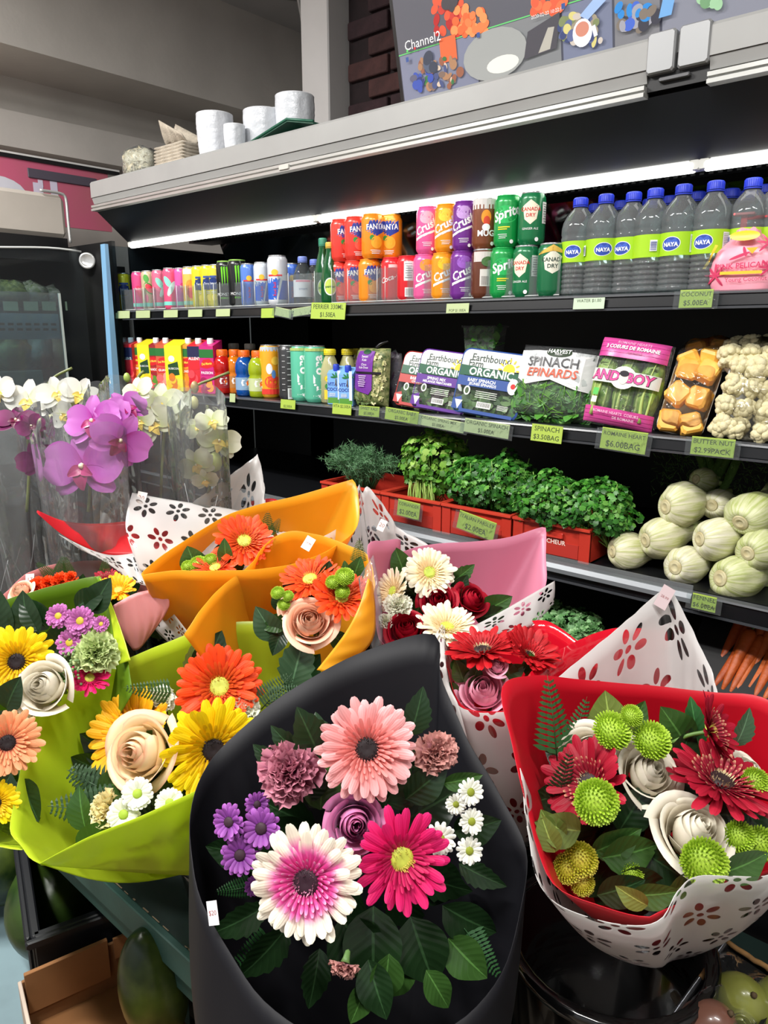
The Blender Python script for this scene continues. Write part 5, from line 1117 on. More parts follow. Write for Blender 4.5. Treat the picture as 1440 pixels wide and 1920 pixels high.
def fennel(u, v, rpx, Y, label, ax, seed, tilt=.1):
    c = P_y(u, v, Y); D = depth(c); R = px(rpx, D) * .94; rg = random.Random(seed)
    t = thing('fennel_bulb', label, 'fennel', c, 'fennel bulbs'); d = Vector(ax).normalized(); B = basis(-d, spin=rg.uniform(0, 3)).to_4x4()     # local +z goes from root disc to stalks
    k1, k2 = rg.uniform(.82, .95), rg.uniform(0, 6); mb = MB()
    prof = [(0, .10), (.30, .06), (.50, .0), (.70, .12), (.88, .38), (1.0, .8), (.98, 1.2), (.80, 1.7), (.56, 2.15), (.42, 2.5)]
    pr = spline([Vector((r_, z, 0)) for r_, z in prof], 26); n = 34
    def fn(a, b):
        p = pr[int(round(b * 26))]; th = a * 2 * PI; r_ = p.x; z = p.y
        rb = 1 + .022 * math.sin(th * 9 + z * 1.5) * (z > .15) + .05 * math.cos(2 * th + k2) * (z > .3)
        ov = .075 * (1 if math.sin(th + k2 + z * .9) > 0 else 0) * min(1, max(0, (z - .1) * 3))
        return B @ Vector((r_ * R * (rb + ov) * math.cos(th), r_ * R * k1 * (rb + ov) * math.sin(th), (z - .8) * R))
    mb.grid(fn, n, 26, closed=True); mb.build('bulb', FEN[seed % 3], t)
    MB().lathe([(0, -.80 * R), (.12 * R, -.79 * R), (.16 * R, -.83 * R), (.22 * R, -.84 * R), (.26 * R, -.80 * R), (.30 * R, -.82 * R), (.36 * R, -.77 * R)], 20, M=B).build('root_disc', mat((196, 188, 150), .7, c2=(172, 158, 112), scale=40, key='cut_root'), t)
    for q in range(3):
        a = q * 2.1 + k2; o_ = Vector((math.cos(a), math.sin(a) * .8, 0)) * .22 * R
        MB().tube([B @ (o_ + Vector((0, 0, 1.4 * R))), B @ (o_ * 1.6 + Vector((0, 0, 2.2 * R))), B @ (o_ * 2.4 + Vector((0, 0, 2.9 * R)))], [.24 * R, .19 * R, .14 * R], 8).build('stalk', FST, t)
    return t
FB = [(1273, 948, 43, 1.70, (-.55, -1, .0), 'upper pale fennel bulb nearest the parsley'), (1345, 945, 34, 1.76, (-.1, -1, .05), 'small fennel bulb set back between two large upper bulbs'), (1405, 965, 46, 1.685, (-.2, -1, -.35), 'upper fennel bulb with browned root at frame edge'),
      (1236, 1008, 42, 1.68, (-.6, -1, -.1), 'greenish fennel bulb in the middle row, parsley side'), (1338, 1010, 42, 1.665, (-.7, -1, .05), 'creamy fennel bulb in the centre of the pile'), (1420, 1030, 42, 1.66, (-.3, -1, -.1), 'fennel bulb in the middle row at frame edge'),
      (1172, 1034, 36, 1.66, (-.75, -1, .05), 'low fennel bulb lying against the red crate'), (1284, 1060, 42, 1.65, (-.25, -1, .05), 'white fennel bulb in the bottom row above the guard end'), (1376, 1083, 48, 1.645, (-.5, -1, .1), 'large fennel bulb in the bottom row over the price tag')]
for k, (u, v, r_, Y, ax, l) in enumerate(FB): fennel(u, v, r_, Y, l, ax, 30 + k)
fennel(1316, 900, 26, 1.84, 'cut fennel bulb in shade at the back of the pile', (-.3, -1, .2), 50)
mb = MB(); rg = random.Random(31)
for _ in range(5): x = rg.uniform(-.06, .10); mb.tube(spline([(x, 1.86, S3 + .12), (x + .02, 1.92, S3 + .2), (x + rg.uniform(-.05, .05), 2.0, S3 + .26)], 8), .011, 7)
t = thing('fennel_fronds', 'green fennel stalks and fronds behind the bulbs', 'fennel', (X_at(1345, 1.9, S3 + .2), 1.88, S3)); fo = Vector((0, 0, S3)); fo.y = 1.88
mb.build('stalks', mat((96, 130, 62), .5), t, fo); mb = MB()
for _ in range(900):
    p = Vector((rg.uniform(-.15, .2), rg.uniform(-.04, .1), rg.uniform(.14, .27))); d = Vector((rg.gauss(0, 1), rg.gauss(0, 1), rg.gauss(0, 1))).normalized() * .018; s_ = d.orthogonal().normalized() * .0008; mb.add([p - s_, p + s_, p + d], [(0, 1, 2)])
mb.build('fronds', mat((80, 120, 50), .5), t)['kind'] = 'stuff'
# ================================================================== bottom deck: kale and carrots
KAL = [mat(c, .5, tl=.15, key='kale_leaf') for c in ((96, 146, 86), (126, 174, 112), (76, 122, 68), (150, 192, 134))]
for k, (u, v, w_) in enumerate(((1040, 1165, .13), (1085, 1180, .14), (1030, 1195, .12), (1105, 1215, .14))):
    c = P_y(u, v, 1.70 - .03 * k); bunch(['curly kale bunch standing highest under the herb shelf', 'curly kale bunch right of the highest one', 'curly kale bunch low beside the white wrap', 'curly kale bunch nearest the red wrap'][k], 'kale', c.x, c.y, S4, w_, .12, c.z + .05 - S4, 420, .010, .022, 60 + k, KAL, 'kale_bunch', 8)
CAR = [mat(c, .5, var=.12, scale=40, bump=.3, bscale=120, key='carrot') for c in ((168, 76, 24), (156, 66, 20), (180, 88, 32))]
cmesh = []
for k in range(3):
    rg = random.Random(k); mb = MB(); pr = [(0, 0), (.004, .003), (.008, .03), (.011, .08), (.0145, .135), (.015, .15), (.010, .158), (0, .16)]
    mb.lathe([(r_ * (1 + .05 * rg.uniform(-1, 1)), z) for r_, z in pr], 12); cmesh.append(mb.mesh('carrot', CAR[k]))
rg = random.Random(77); k = 0
gtop = MB().tube(spline([(0, 0, .155), (.004, .003, .19), (.012, .006, .23)], 6), .003, 5).mesh('leaf_stub', mat((70, 110, 40), .5))
for row in range(4):
    for i in range(12):
        u = 1335 + i * 15 + rg.uniform(-4, 4) + row * 6; v = 1290 - row * 24 + i * 5
        c = P_y(u, v, 1.60 + row * .035); k += 1
        o = link('carrot', rg.choice(cmesh), None, c, (-.95 + rg.uniform(-.1, .1), .35 + rg.uniform(-.1, .1), rg.uniform(0, 3))); link('leaf_stub', gtop, o)
        o.rotation_euler = Euler((-.85 + rg.uniform(-.1, .1), .25 + rg.uniform(-.1, .1), 0)); tag(o, 'orange carrot in the shaded heap under the fennel shelf', 'carrot', 'carrots in the heap')
t = thing('carrot_bin', 'black sloping bin carrying the carrot heap', 'bin', (-.28, 1.68, S4)); bo = Vector(t.location)
part(MB().prism([(1.565, S4 + .001), (1.565, .712), (1.80, .892), (1.80, S4 + .001)], -.50, -.06), 'bin_body', mat((14, 14, 16), .5), t, bo)
part(MB().box(-.50, -.06, 1.555, 1.565, S4 + .001, .728, bev=.002), 'bin_lip', mat((18, 18, 20), .4), t, bo)
# ================================================================== flower kit
_FM = {}
def petal_unit(kind, k):
    """unit petal along +x, width about .24, gently cupped; several curls"""
    mb = MB(); rg = random.Random(k * 7 + len(kind)); lift = rg.uniform(-.06, .10); tw = rg.uniform(-.25, .25); side = rg.uniform(-.04, .04)
    wd = {'g': .105, 'n': .075, 'd': .15}[kind]; ncol, nrow = 4, 7
    def fn(a, b):
        t = 1 - (1 - b) ** 1.5; w_ = wd * (.42 + .58 * math.sin(min(1, t * 1.25) * PI * .5)) * (1 if t < .8 else math.sqrt(max(0, 1 - ((t - .8) / .2) ** 2 * .90)))
        y = (a - .5) * 2 * w_; c = (a - .5) * 2
        return Vector((.10 + .90 * t, y + side * t * t, lift * t * t - .10 * t ** 3 * (k % 3 == 1) - .10 * wd * 4 * c * c * (1 - .5 * t) + tw * y * t + .004 * math.cos(c * 5.2)))
    mb.grid(fn, ncol, nrow); return mb
def petal_mesh(kind, k, m):
    q = ('petal', kind, k, m.name)
    if q not in _FM: _FM[q] = petal_unit(kind, k).mesh('petal', m)
    return _FM[q]
def part_empty(name, parent, P, rot3, s=1, label=None):
    """an Empty part at world position P (its thing's Empty is unrotated)"""
    o = link(name, None, parent); o.empty_display_size = .02
    o.matrix_local = Matrix.Translation(P - Vector(parent.location)) @ rot3.to_4x4() @ Matrix.Scale(s, 4)
    if label: o['label'] = label
    return o
def flower_at(u, v, d, face, up=None):
    return P_d(u, v, d), basis(cdir(*face), CU if up is None else up)
def gerbera(bq, u, v, d, rp, face, petal, inner, disc, seed, label, n=22, cup=.12, rings=3, narrow=False):
    P, B = flower_at(u, v, d, face); R = px(rp, d); rg = random.Random(seed)
    fl = part_empty('gerbera', bq, P, B @ Matrix.Rotation(rg.uniform(0, 6), 3, 'Z'), R, label)
    kd = 'n' if narrow else 'g'
    for r_ in range(2):
        for i in range(n):
            a = 2 * PI * (i + .5 * r_) / n + rg.uniform(-.05, .05); s = rg.uniform(.90, 1.03) * (1 - .09 * r_)
            M = Matrix.Rotation(a, 4, 'Z') @ Matrix.Rotation(-(cup + .10 * r_ + rg.uniform(-.07, .07)), 4, 'Y') @ Matrix.Rotation(rg.uniform(-.15, .15), 4, 'X') @ Matrix.Scale(s, 4)
            M.translation = Vector((0, 0, .02 * r_)); link('petal', petal_mesh(kd, rg.randrange(5), petal), fl, mw=M)
    # short inner petals, joined
    mb = MB(); un = petal_unit('n', 2)
    for r_ in range(rings):
        m_ = 26 - 2 * r_
        for i in range(m_):
            a = 2 * PI * (i + .5 * (r_ % 2)) / m_ + rg.uniform(-.06, .06); s = (.58 - .13 * r_) * rg.uniform(.88, 1.12)
            M = Matrix.Rotation(a, 4, 'Z') @ Matrix.Translation((.12, 0, 0)) @ Matrix.Rotation(-(cup + .26 + .17 * r_), 4, 'Y') @ Matrix.Scale(s * .84, 4)
            mb.add([M @ (Vector((p[0], p[1] * 1.0, p[2])) + Vector((0, 0, .04))) for p in un.v], un.f, 0, True, un.uv)
    mb.build('inner_petals', inner, fl)['kind'] = 'stuff'
    MB().lathe([(.24, .02), (.235, .07), (.19, .11), (.12, .125), (.05, .115), (0, .11)], 20).build('disc', disc[0], fl)
    mb = MB()
    for i in range(90):
        a = rg.uniform(0, 6.28); q = rg.uniform(.10, .235); p = Vector((q * math.cos(a), q * math.sin(a), .10)); t = p + Vector((math.cos(a) * .02, math.sin(a) * .02, rg.uniform(.04, .08))); s_ = Vector((-math.sin(a), math.cos(a), 0)) * .008
        mb.add([p - s_, p + s_, t + s_ * .6, t - s_ * .6], [(0, 1, 2, 3)])
    mb.build('stamens', disc[1], fl)['kind'] = 'stuff'
    MB().tube(spline([(0, 0, -.02), (0, 0, -.5), (.05, -.1, -1.0)], 6), .055, 6).build('stem', mat((86, 120, 52), .5), fl)
    return fl
def rose_petals(m, N=19):
    q = ('rose', m.name)
    if q in _FM: return _FM[q]
    L = []
    for i in range(N):
        f = i / (N - 1); th = i * 2.39996; mb = MB(); rg = random.Random(i + 3); ph = rg.uniform(0, 6); ro = max(0, f - .5)
        rt = .10 + .60 * f ** .95; rb = .05 + .36 * f; zt = .58 - .44 * f ** 1.15; wi = 1.7 - .55 * f; dz = rg.uniform(-.05, .05); sk = rg.uniform(-.12, .12)
        def fn(a, b):
            c = (a - .5) * 2; an = th + c * wi * (.45 + .55 * min(1, b * 1.6)); top = zt + dz - (.10 + .22 * f) * abs(c) ** 2.6 + sk * c * .5
            s = math.sin(min(1, b * 1.15) * PI / 2); r_ = rb + (rt - rb) * s + .05 * math.sin(PI * b) * (.5 + f) + .05 * c * (.4 + f)
            k = max(0, b - .60) / .40; k2 = max(0, b - .45) / .55; r_ *= 1 - .42 * (1 - f) ** 1.5 * k * k; r_ += .03 * k ** 3 + .62 * ro * k2 ** 2; z = -.62 + (top + .62) * b ** .9 - .40 * ro * k2 ** 3
            r_ += .03 * math.sin(3 * c + ph) * k
            return Vector((r_ * math.cos(an), r_ * math.sin(an), z))
        mb.grid(fn, 12, 11); L.append(mb.mesh('petal', m))
    _FM[q] = L
    return L
def rose(bq, u, v, d, rp, face, m, seed, label):
    P, B = flower_at(u, v, d, face); R = px(rp, d); rg = random.Random(seed); fl = part_empty('rose', bq, P, B @ Matrix.Rotation(rg.uniform(0, 6), 3, 'Z'), R * 1.02, label)
    for me in rose_petals(m): link('petal', me, fl, rot=(rg.uniform(-.04, .04), rg.uniform(-.04, .04), rg.uniform(-.15, .15)))
    mb = MB()
    for i in range(5): put_leaf(mb, 'spinach', Vector((.45 * math.cos(i * 1.26), .45 * math.sin(i * 1.26), -.50)), (math.cos(i * 1.26), math.sin(i * 1.26), -.6), .6, rg)
    mb.tube([(0, 0, -.45), (0, 0, -1.3)], .06, 6); mb.build('calyx', mat((70, 112, 48), .5), fl)
    return fl
def carnation_petal(k, m):
    q = ('carn', k, m.name)
    if q in _FM: return _FM[q]
    rg = random.Random(k); ph = rg.uniform(0, 6); mb = MB()
    def fn(a, b):
        c = (a - .5) * 2; an = c * .62 * (.3 + .7 * b); L = b * (1 - .10 * abs(c)) * (1 + (.05 * math.sin(c * 17 + ph) + .04 * math.sin(c * 31)) * (b > .95))
        return Vector((L * math.cos(an), L * math.sin(an), .11 * math.sin(c * 6 + ph) * b ** 2 + .08 * math.sin(c * 13 + ph) * b ** 3 + .12 * b * b))
    mb.grid(fn, 16, 5); _FM[q] = mb.mesh('petal', m); return _FM[q]
def carnation(bq, u, v, d, rp, face, m, seed, label, n=46):
    P, B = flower_at(u, v, d, face); R = px(rp, d); rg = random.Random(seed); fl = part_empty('carnation', bq, P, B @ Matrix.Rotation(rg.uniform(0, 6), 3, 'Z'), R, label)
    for i in range(n):
        f = (i + .5) / n; a = i * 2.39996 + rg.uniform(-.2, .2); el = 1.42 - 1.45 * f ** .9 + rg.uniform(-.12, .12); s = (.72 + .28 * f) * rg.uniform(.85, 1.1)
        M = Matrix.Translation((0, 0, -.25)) @ Matrix.Rotation(a, 4, 'Z') @ Matrix.Rotation(-el, 4, 'Y') @ Matrix.Rotation(rg.uniform(-.5, .5), 4, 'X') @ Matrix.Scale(s, 4); link('petal', carnation_petal(rg.randrange(4), m), fl, mw=M)
    MB().lathe([(.02, -1.0), (.16, -.9), (.22, -.5), (.30, -.25)], 10).build('calyx', mat((96, 132, 70), .5), fl)
    return fl
def pompon(bq, u, v, d, rp, face, m, seed, label, name='pompon_chrysanthemum', flat=.62):
    P, B = flower_at(u, v, d, face); R = px(rp, d); q = ('pom', m.name, flat)
    if q not in _FM:
        mb = MB(); N = 210; rg = random.Random(3); mb.sphere((0, 0, 0), .78, .78, .78 * flat, 14)
        for i in range(N):
            z = 1 - 1.35 * (i + .5) / N; r_ = math.sqrt(max(0, 1 - z * z)); a = i * 2.39996; D = Vector((r_ * math.cos(a), r_ * math.sin(a), z * flat)); nn = Vector((r_ * math.cos(a), r_ * math.sin(a), z / flat)).normalized()
            t = Vector((-math.sin(a), math.cos(a), 0)); b = nn.cross(t); w_ = .058; p = D * .74; e = D * rg.uniform(.93, 1.03); cv = Vector((0, 0, 1)) * .05
            mb.add([p - t * w_ * .6, p + t * w_ * .6, D * .9 + t * w_ + cv, D * .9 - t * w_ + cv, e + t * w_ * .5 + cv * 1.6, e - t * w_ * .5 + cv * 1.6, D * .88 + nn * .01 - b * .04], [(0, 1, 2, 3), (3, 2, 4, 5), (0, 3, 6), (2, 1, 6), (3, 5, 6), (4, 2, 6)], 0, False, [(0, .2), (0, .2), (0, .7), (0, .7), (0, 1), (0, 1), (0, .3)])
        _FM[q] = mb.mesh('florets', m); _FM[('pst',)] = MB().tube([(0, 0, -.3), (0, 0, -1.2)], .07, 6).mesh('stem', mat((96, 136, 54), .5))
    fl = part_empty(name, bq, P, B @ Matrix.Rotation(seed, 3, 'Z'), R, label); o = link('florets', _FM[q], fl); o['kind'] = 'stuff'; link('stem', _FM[('pst',)], fl)
    return fl
def daisy(bq, u, v, d, rp, face, m, disc, seed, label, n=17, rows=2, name='daisy'):
    P, B = flower_at(u, v, d, face); R = px(rp, d); fl = part_empty(name, bq, P, B @ Matrix.Rotation(seed * 1.3, 3, 'Z'), R, label); rg = random.Random(seed)
    for r_ in range(rows):
        for i in range(n):
            a = 2 * PI * (i + .5 * r_) / n + rg.uniform(-.07, .07)
            M = Matrix.Rotation(a, 4, 'Z') @ Matrix.Rotation(-(.08 + .2 * r_ + rg.uniform(-.08, .1)), 4, 'Y') @ Matrix.Scale(1 - .13 * r_, 4)
            link('petal', petal_mesh('d', rg.randrange(4), m), fl, mw=M)
    MB().lathe([(.31, .05), (.28, .13), (.18, .18), (0, .19)], 14).build('disc', disc, fl)
    MB().tube([(0, 0, 0), (0, 0, -1.0)], .06, 5).build('stem', mat((86, 126, 52), .5), fl)
    return fl
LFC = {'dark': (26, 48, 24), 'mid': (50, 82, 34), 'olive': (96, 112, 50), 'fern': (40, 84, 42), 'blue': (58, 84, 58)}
def leafmat(c):
    k = ('leafmat', c)
    if k in _M: return _M[k]
    m = mat(c, .30, tl=.08, spec=.5, key='leaf_' + '_'.join(map(str, c))); nt = m.node_tree; N = nt.nodes; L = nt.links; b = N['Principled BSDF']
    uv = N.new('ShaderNodeUVMap'); sp = N.new('ShaderNodeSeparateXYZ'); L.new(uv.outputs[0], sp.inputs[0])
    def mth(op, a, v):
        x = N.new('ShaderNodeMath'); x.operation = op; L.new(a, x.inputs[0])
        if isinstance(v, (int, float)): x.inputs[1].default_value = v
        else: L.new(v, x.inputs[1])
        return x.outputs[0]
    ab = mth('ABSOLUTE', mth('SUBTRACT', sp.outputs[0], .5), 0); rib = mth('LESS_THAN', ab, .025); ve = mth('SINE', mth('MULTIPLY', mth('SUBTRACT', sp.outputs[1], mth('MULTIPLY', ab, .5)), 50.0), 0); vn = mth('MULTIPLY', mth('GREATER_THAN', ve, .95), .10); f = mth('MAXIMUM', mth('MULTIPLY', rib, .7), vn)
    mx = N.new('ShaderNodeMix'); mx.data_type = 'RGBA'; L.new(f, mx.inputs[0]); mx.inputs[6].default_value = lin(c); mx.inputs[7].default_value = lin(tuple(min(255, int(x * 1.5 + 18)) for x in c)); L.new(mx.outputs[2], b.inputs['Base Color'])
    bp = N.new('ShaderNodeBump'); bp.inputs['Strength'].default_value = .07; bp.inputs['Distance'].default_value = .003; L.new(ve, bp.inputs['Height']); L.new(bp.outputs[0], b.inputs['Normal'])
    _M[k] = m
    return m
def leaf_mesh(kind, col):
    q = ('leaf', kind, col)
    if q in _FM: return _FM[q]
    mb = MB(); m = leafmat(LFC[col])
    if kind == 'broad':
        def fn(a, b):
            c = (a - .5) * 2; w_ = .34 * math.sin(PI * min(1, b ** .8)) ** .8 * (1 if b < .6 else 1 - .25 * (b - .6)) + .004
            return Vector((c * w_, b, .10 * abs(c) * w_ * 3 - .22 * (b - .4) ** 2 + .012 * math.sin(b * 14) * abs(c)))
        mb.grid(fn, 6, 10)
    elif kind == 'jag':                               # pointed, toothed leaf
        def fn(a, b):
            c = (a - .5) * 2; w_ = .30 * math.sin(PI * b ** .75) ** .9 + .004; w_ *= 1 + .22 * (((b * 6) % 1) - .5) * (abs(c) > .9)
            return Vector((c * w_, b, .25 * abs(c) * w_ - .25 * (b - .4) ** 2))
        mb.grid(fn, 6, 24)
    else:                                             # fern frond with paired leaflets
        mb.tube([(0, 0, 0), (0, .5, .01), (0, 1, -.06)], [.010, .008, .003], 4)
        n = 13
        for i in range(n):
            t = .12 + .86 * i / n; L = .34 * (1 - t) ** .75 + .03; w_ = .045 * (1 - .5 * t)
            for s in (-1, 1):
                for (o1, o2) in ((0, .6), (.45, 1)):
                    p0 = Vector((s * L * o1, t + .30 * L * o1, -.1 * L * o1)); p1 = Vector((s * L * o2, t + .30 * L * o2, -.14 * L * o2 - .01)); y = Vector((0, w_, 0))
                    mid = (p0 + p1) / 2; mb.add([p0 - y * .5, mid - y * .75 + Vector((0, 0, .01)), p1, mid + y * .75 + Vector((0, 0, .01)), p0 + y * .5], [(0, 1, 2, 3, 4)])
        m = mat(LFC[col], .45, var=.15, scale=8, tl=.12, key='fern')
    _FM[q] = mb.mesh({'broad': 'leaf', 'jag': 'leaf', 'fern': 'fern_frond'}[kind], m); return _FM[q]
def leaf(bq, u, v, d, lp, ang, kind='broad', col='mid', tilt=(.0, .3), name=None, w_=1, bend=0):
    """leaf whose base is at (u, v); ang = direction on the picture (0 right, 90 up); tilt leans its tip (sideways, towards the viewer)"""
    P = P_d(u, v, d); a = math.radians(ang); L = px(lp, d) * .86; y = (CR * math.cos(a) + CU * math.sin(a) - CF * tilt[1]).normalized()
    z = (-CF + CR * tilt[0]); z = (z - y * z.dot(y)).normalized(); x = y.cross(z)
    o = link({'broad': 'leaf', 'jag': 'leaf', 'fern': 'fern_frond'}[kind] if name is None else name, leaf_mesh(kind, col), bq)
    M = Matrix((x * L * w_, y * L, z * L)).transposed().to_4x4(); M.translation = P - Vector(bq.location); o.matrix_local = M
    return o
# ------------------------------------------------------------------ wrapping sheets
def floral(su, sv, key='floral_film'):
    """white film printed with clear six-petalled flowers"""
    k = ('floral', su, sv)
    if k in _M: return _M[k]
    m = bpy.data.materials.new(key); m.use_nodes = True; nt = m.node_tree; N = nt.nodes; L = nt.links; b = N['Principled BSDF']; out = N['Material Output']
    def mth(op, a, c=None):
        x = N.new('ShaderNodeMath'); x.operation = op
        for i, q in enumerate((a, c)):
            if q is None: continue
            if isinstance(q, (int, float)): x.inputs[i].default_value = q
            else: L.new(q, x.inputs[i])
        return x.outputs[0]
    uv = N.new('ShaderNodeUVMap'); sp = N.new('ShaderNodeSeparateXYZ'); L.new(uv.outputs[0], sp.inputs[0])
    V = mth('MULTIPLY', sp.outputs[1], sv); row = mth('FLOOR', V); U = mth('ADD', mth('MULTIPLY', sp.outputs[0], su), mth('MULTIPLY', mth('FLOORED_MODULO', row, 2.0), .5))
    x = mth('SUBTRACT', mth('FRACT', U), .5); y = mth('SUBTRACT', mth('FRACT', V), .5)
    r_ = mth('SQRT', mth('ADD', mth('MULTIPLY', x, x), mth('MULTIPLY', y, y))); th = mth('ADD', mth('ARCTAN2', y, x), mth('ADD', mth('MULTIPLY', mth('FLOOR', U), .9), mth('MULTIPLY', row, .5)))
    t6 = mth('SUBTRACT', mth('FLOORED_MODULO', th, PI / 3), PI / 6)
    px_ = mth('DIVIDE', mth('SUBTRACT', mth('MULTIPLY', r_, mth('COSINE', t6)), .25), .125); py_ = mth('DIVIDE', mth('MULTIPLY', r_, mth('SINE', t6)), .075)
    pet = mth('LESS_THAN', mth('ADD', mth('MULTIPLY', px_, px_), mth('MULTIPLY', py_, py_)), 1.0); cen = mth('LESS_THAN', r_, .062); mask = mth('MAXIMUM', pet, cen)
    b.inputs['Base Color'].default_value = (.70, .685, .67, 1); b.inputs['Roughness'].default_value = .32
    tl = N.new('ShaderNodeBsdfTranslucent'); tl.inputs[0].default_value = (.9, .88, .87, 1); m1 = N.new('ShaderNodeMixShader'); m1.inputs[0].default_value = .30; L.new(b.outputs[0], m1.inputs[1]); L.new(tl.outputs[0], m1.inputs[2])
    tr0 = N.new('ShaderNodeBsdfTransparent'); m0 = N.new('ShaderNodeMixShader'); m0.inputs[0].default_value = .22; L.new(m1.outputs[0], m0.inputs[1]); L.new(tr0.outputs[0], m0.inputs[2])
    tr = N.new('ShaderNodeBsdfTransparent'); tr.inputs[0].default_value = (.93, .93, .93, 1); gl = N.new('ShaderNodeBsdfGlossy'); gl.inputs['Roughness'].default_value = .1; m2 = N.new('ShaderNodeMixShader'); m2.inputs[0].default_value = .07; L.new(tr.outputs[0], m2.inputs[1]); L.new(gl.outputs[0], m2.inputs[2])
    m3 = N.new('ShaderNodeMixShader'); L.new(mask, m3.inputs[0]); L.new(m0.outputs[0], m3.inputs[1]); L.new(m2.outputs[0], m3.inputs[2]); L.new(m3.outputs[0], out.inputs[0])
    _M[k] = m
    return m
def paper(c, rough=.35, tl=.3, key='wrapping_paper', coat=0): return mat(c, rough, tl=tl, bump=.05, bscale=12, key=key, coat=coat, spec=.45)
def D3(pts, k=1): return [P_d(u, v, d * k) for u, v, d in pts]
def sheet(bq, name, rim, apex, m, ra=.03, bulge=.02, closed=False, n=64, rows=14, k=1, crinkle=.0015, seed=1, flare=.0, ctr=None, label=None):
    """paper cone from a small ring at the stems (apex) up to a rim curve"""
    R_ = spline(D3(rim, k), n, closed); A = P_d(*apex); axis = ((P_d(*ctr) if ctr else sum(R_, Vector()) / len(R_)) - A).normalized(); rg = random.Random(seed); ph = rg.uniform(0, 6)
    mb = MB(); cnt = len(R_)
    def fn(a, b):
        P = R_[int(round(a * n)) % cnt]; d = P - A; rad = d - axis * d.dot(axis); rn = rad.normalized() if rad.length > 1e-6 else CU
        q = A + rn * ra; t = b; p = q.lerp(P, t) + rn * (bulge * math.sin(PI * t) * (1 - .3 * t))
        p += rn * crinkle * (math.sin(a * 47 + ph + 3 * t) + .7 * math.sin(a * 83 + 2 * ph)) * t * (1 - .6 * t)
        return p + rn * flare * t ** 6
    mb.grid(fn, n, rows, closed=closed)
    o = mb.build(name, m, bq, Vector(bq.location), solid=.0006)
    if label: o['label'] = label
    return o
def loft(bq, name, edges, m, n=40, rows=10, k=1, crinkle=.001, seed=1, label=None, sag=0):
    E_ = [spline(D3(e, k), n) for e in edges]; rg = random.Random(seed); ph = rg.uniform(0, 6); mb = MB(); q = len(E_)
    def fn(a, b):
        i = int(round(a * n)); col = [e[i] for e in E_]
        if q == 2: p = col[0].lerp(col[1], b)
        else:
            s = b * (q - 1); j = min(int(s), q - 2); p = cr(col[max(0, j - 1)], col[j], col[j + 1], col[min(q - 1, j + 2)], s - j)
        return p - CF * (sag * math.sin(PI * b) + crinkle * math.sin(a * 31 + ph + 5 * b) * math.sin(PI * b))
    mb.grid(fn, n, rows); o = mb.build(name, m, bq, Vector(bq.location), solid=.0006)
    if label: o['label'] = label
    return o
def sticker(bq, u, v, d, wp, hp, ang, face=(0, .2, 1), txt='1.99', col=(226, 220, 214)):
    P = P_d(u, v, d); B = basis(cdir(*face), CU, math.radians(ang)); s = px(1, d); hp_ = min(hp * .5, wp * 1.5 / len(txt)); o = MB().box(-wp / 2 * s, wp / 2 * s, -hp / 2 * s, hp / 2 * s, -.0002, .0002).build('price_sticker', mat(col, .5), bq)
    o.matrix_local = Matrix.Translation(P - Vector(bq.location)) @ B.to_4x4()
    prints([('t', txt, 0, 0, hp_ * s, (150, 90, 90))], 'lettering', o, lambda x, y, l: (x, y, .0003 + l))
def bouquet(label, apex, group='wrapped bouquets'):
    return thing('bouquet', label, 'bouquet', P_d(*apex), group)
def stems(bq, apex, d, n=9, length=.16, col=(70, 104, 48)):
    mb = MB(); rg = random.Random(n); A = P_d(*apex)
    for _ in range(n): mb.tube([A + Vector((rg.uniform(-.015, .015), rg.uniform(-.015, .015), .05)), A + Vector((rg.uniform(-.025, .025), rg.uniform(-.025, .025), -length))], .004, 5)
    mb.build('stems', mat(col, .5), bq, Vector(bq.location))
# flower colours
G = gradmat
ORR = G([(0, (196, 44, 10)), (.5, (228, 66, 18)), (1, (240, 84, 30))], stripe=26); YLW = G([(0, (230, 170, 0)), (.4, (244, 206, 6)), (1, (250, 220, 24))], stripe=26); AMB = G([(0, (236, 150, 6)), (1, (248, 190, 26))], stripe=26)
CRM = G([(0, (236, 214, 160)), (.5, (242, 230, 196)), (1, (244, 238, 218))], stripe=26); CRI = G([(0, (236, 206, 150)), (1, (240, 222, 180))])
PNK_ = G([(0, (232, 130, 120)), (.45, (238, 150, 148)), (1, (246, 186, 188))], stripe=26); PNI = G([(0, (214, 100, 90)), (1, (242, 150, 146))])
WPK = G([(0, (206, 40, 120)), (.40, (222, 100, 166)), (.60, (240, 226, 208)), (1, (244, 240, 220))], stripe=26); WPI = G([(0, (190, 30, 100)), (.6, (214, 70, 146)), (1, (236, 170, 200))])
MAG = G([(0, (190, 12, 80)), (.5, (218, 22, 98)), (1, (228, 40, 116))], stripe=26); MAI = G([(0, (170, 14, 70)), (1, (206, 30, 96))])
DRD = G([(0, (110, 6, 24)), (.5, (146, 12, 36)), (1, (168, 22, 48))], stripe=26); DRI = G([(0, (120, 10, 30)), (.7, (150, 30, 50)), (1, (214, 170, 130))]); RDG = G([(0, (140, 6, 16)), (1, (190, 20, 30))], stripe=26)
SAL = G([(0, (206, 90, 80)), (.4, (236, 150, 104)), (1, (244, 176, 130))], stripe=26); ORI = G([(0, (180, 60, 20)), (1, (226, 90, 34))]); YLI = G([(0, (210, 160, 0)), (1, (240, 200, 20))])
DKC = (mat((26, 10, 14), .7, key='dark_disc'), mat((56, 30, 32), .6)); GYC = (mat((184, 190, 70), .6, var=.15, scale=3), mat((220, 190, 90), .6)); DKP = (mat((40, 6, 26), .7), mat((206, 130, 160), .6)); DKR = (mat((30, 8, 14), .6), mat((216, 196, 150), .6)); GRC = (mat((176, 196, 70), .6), mat((230, 200, 140), .6))
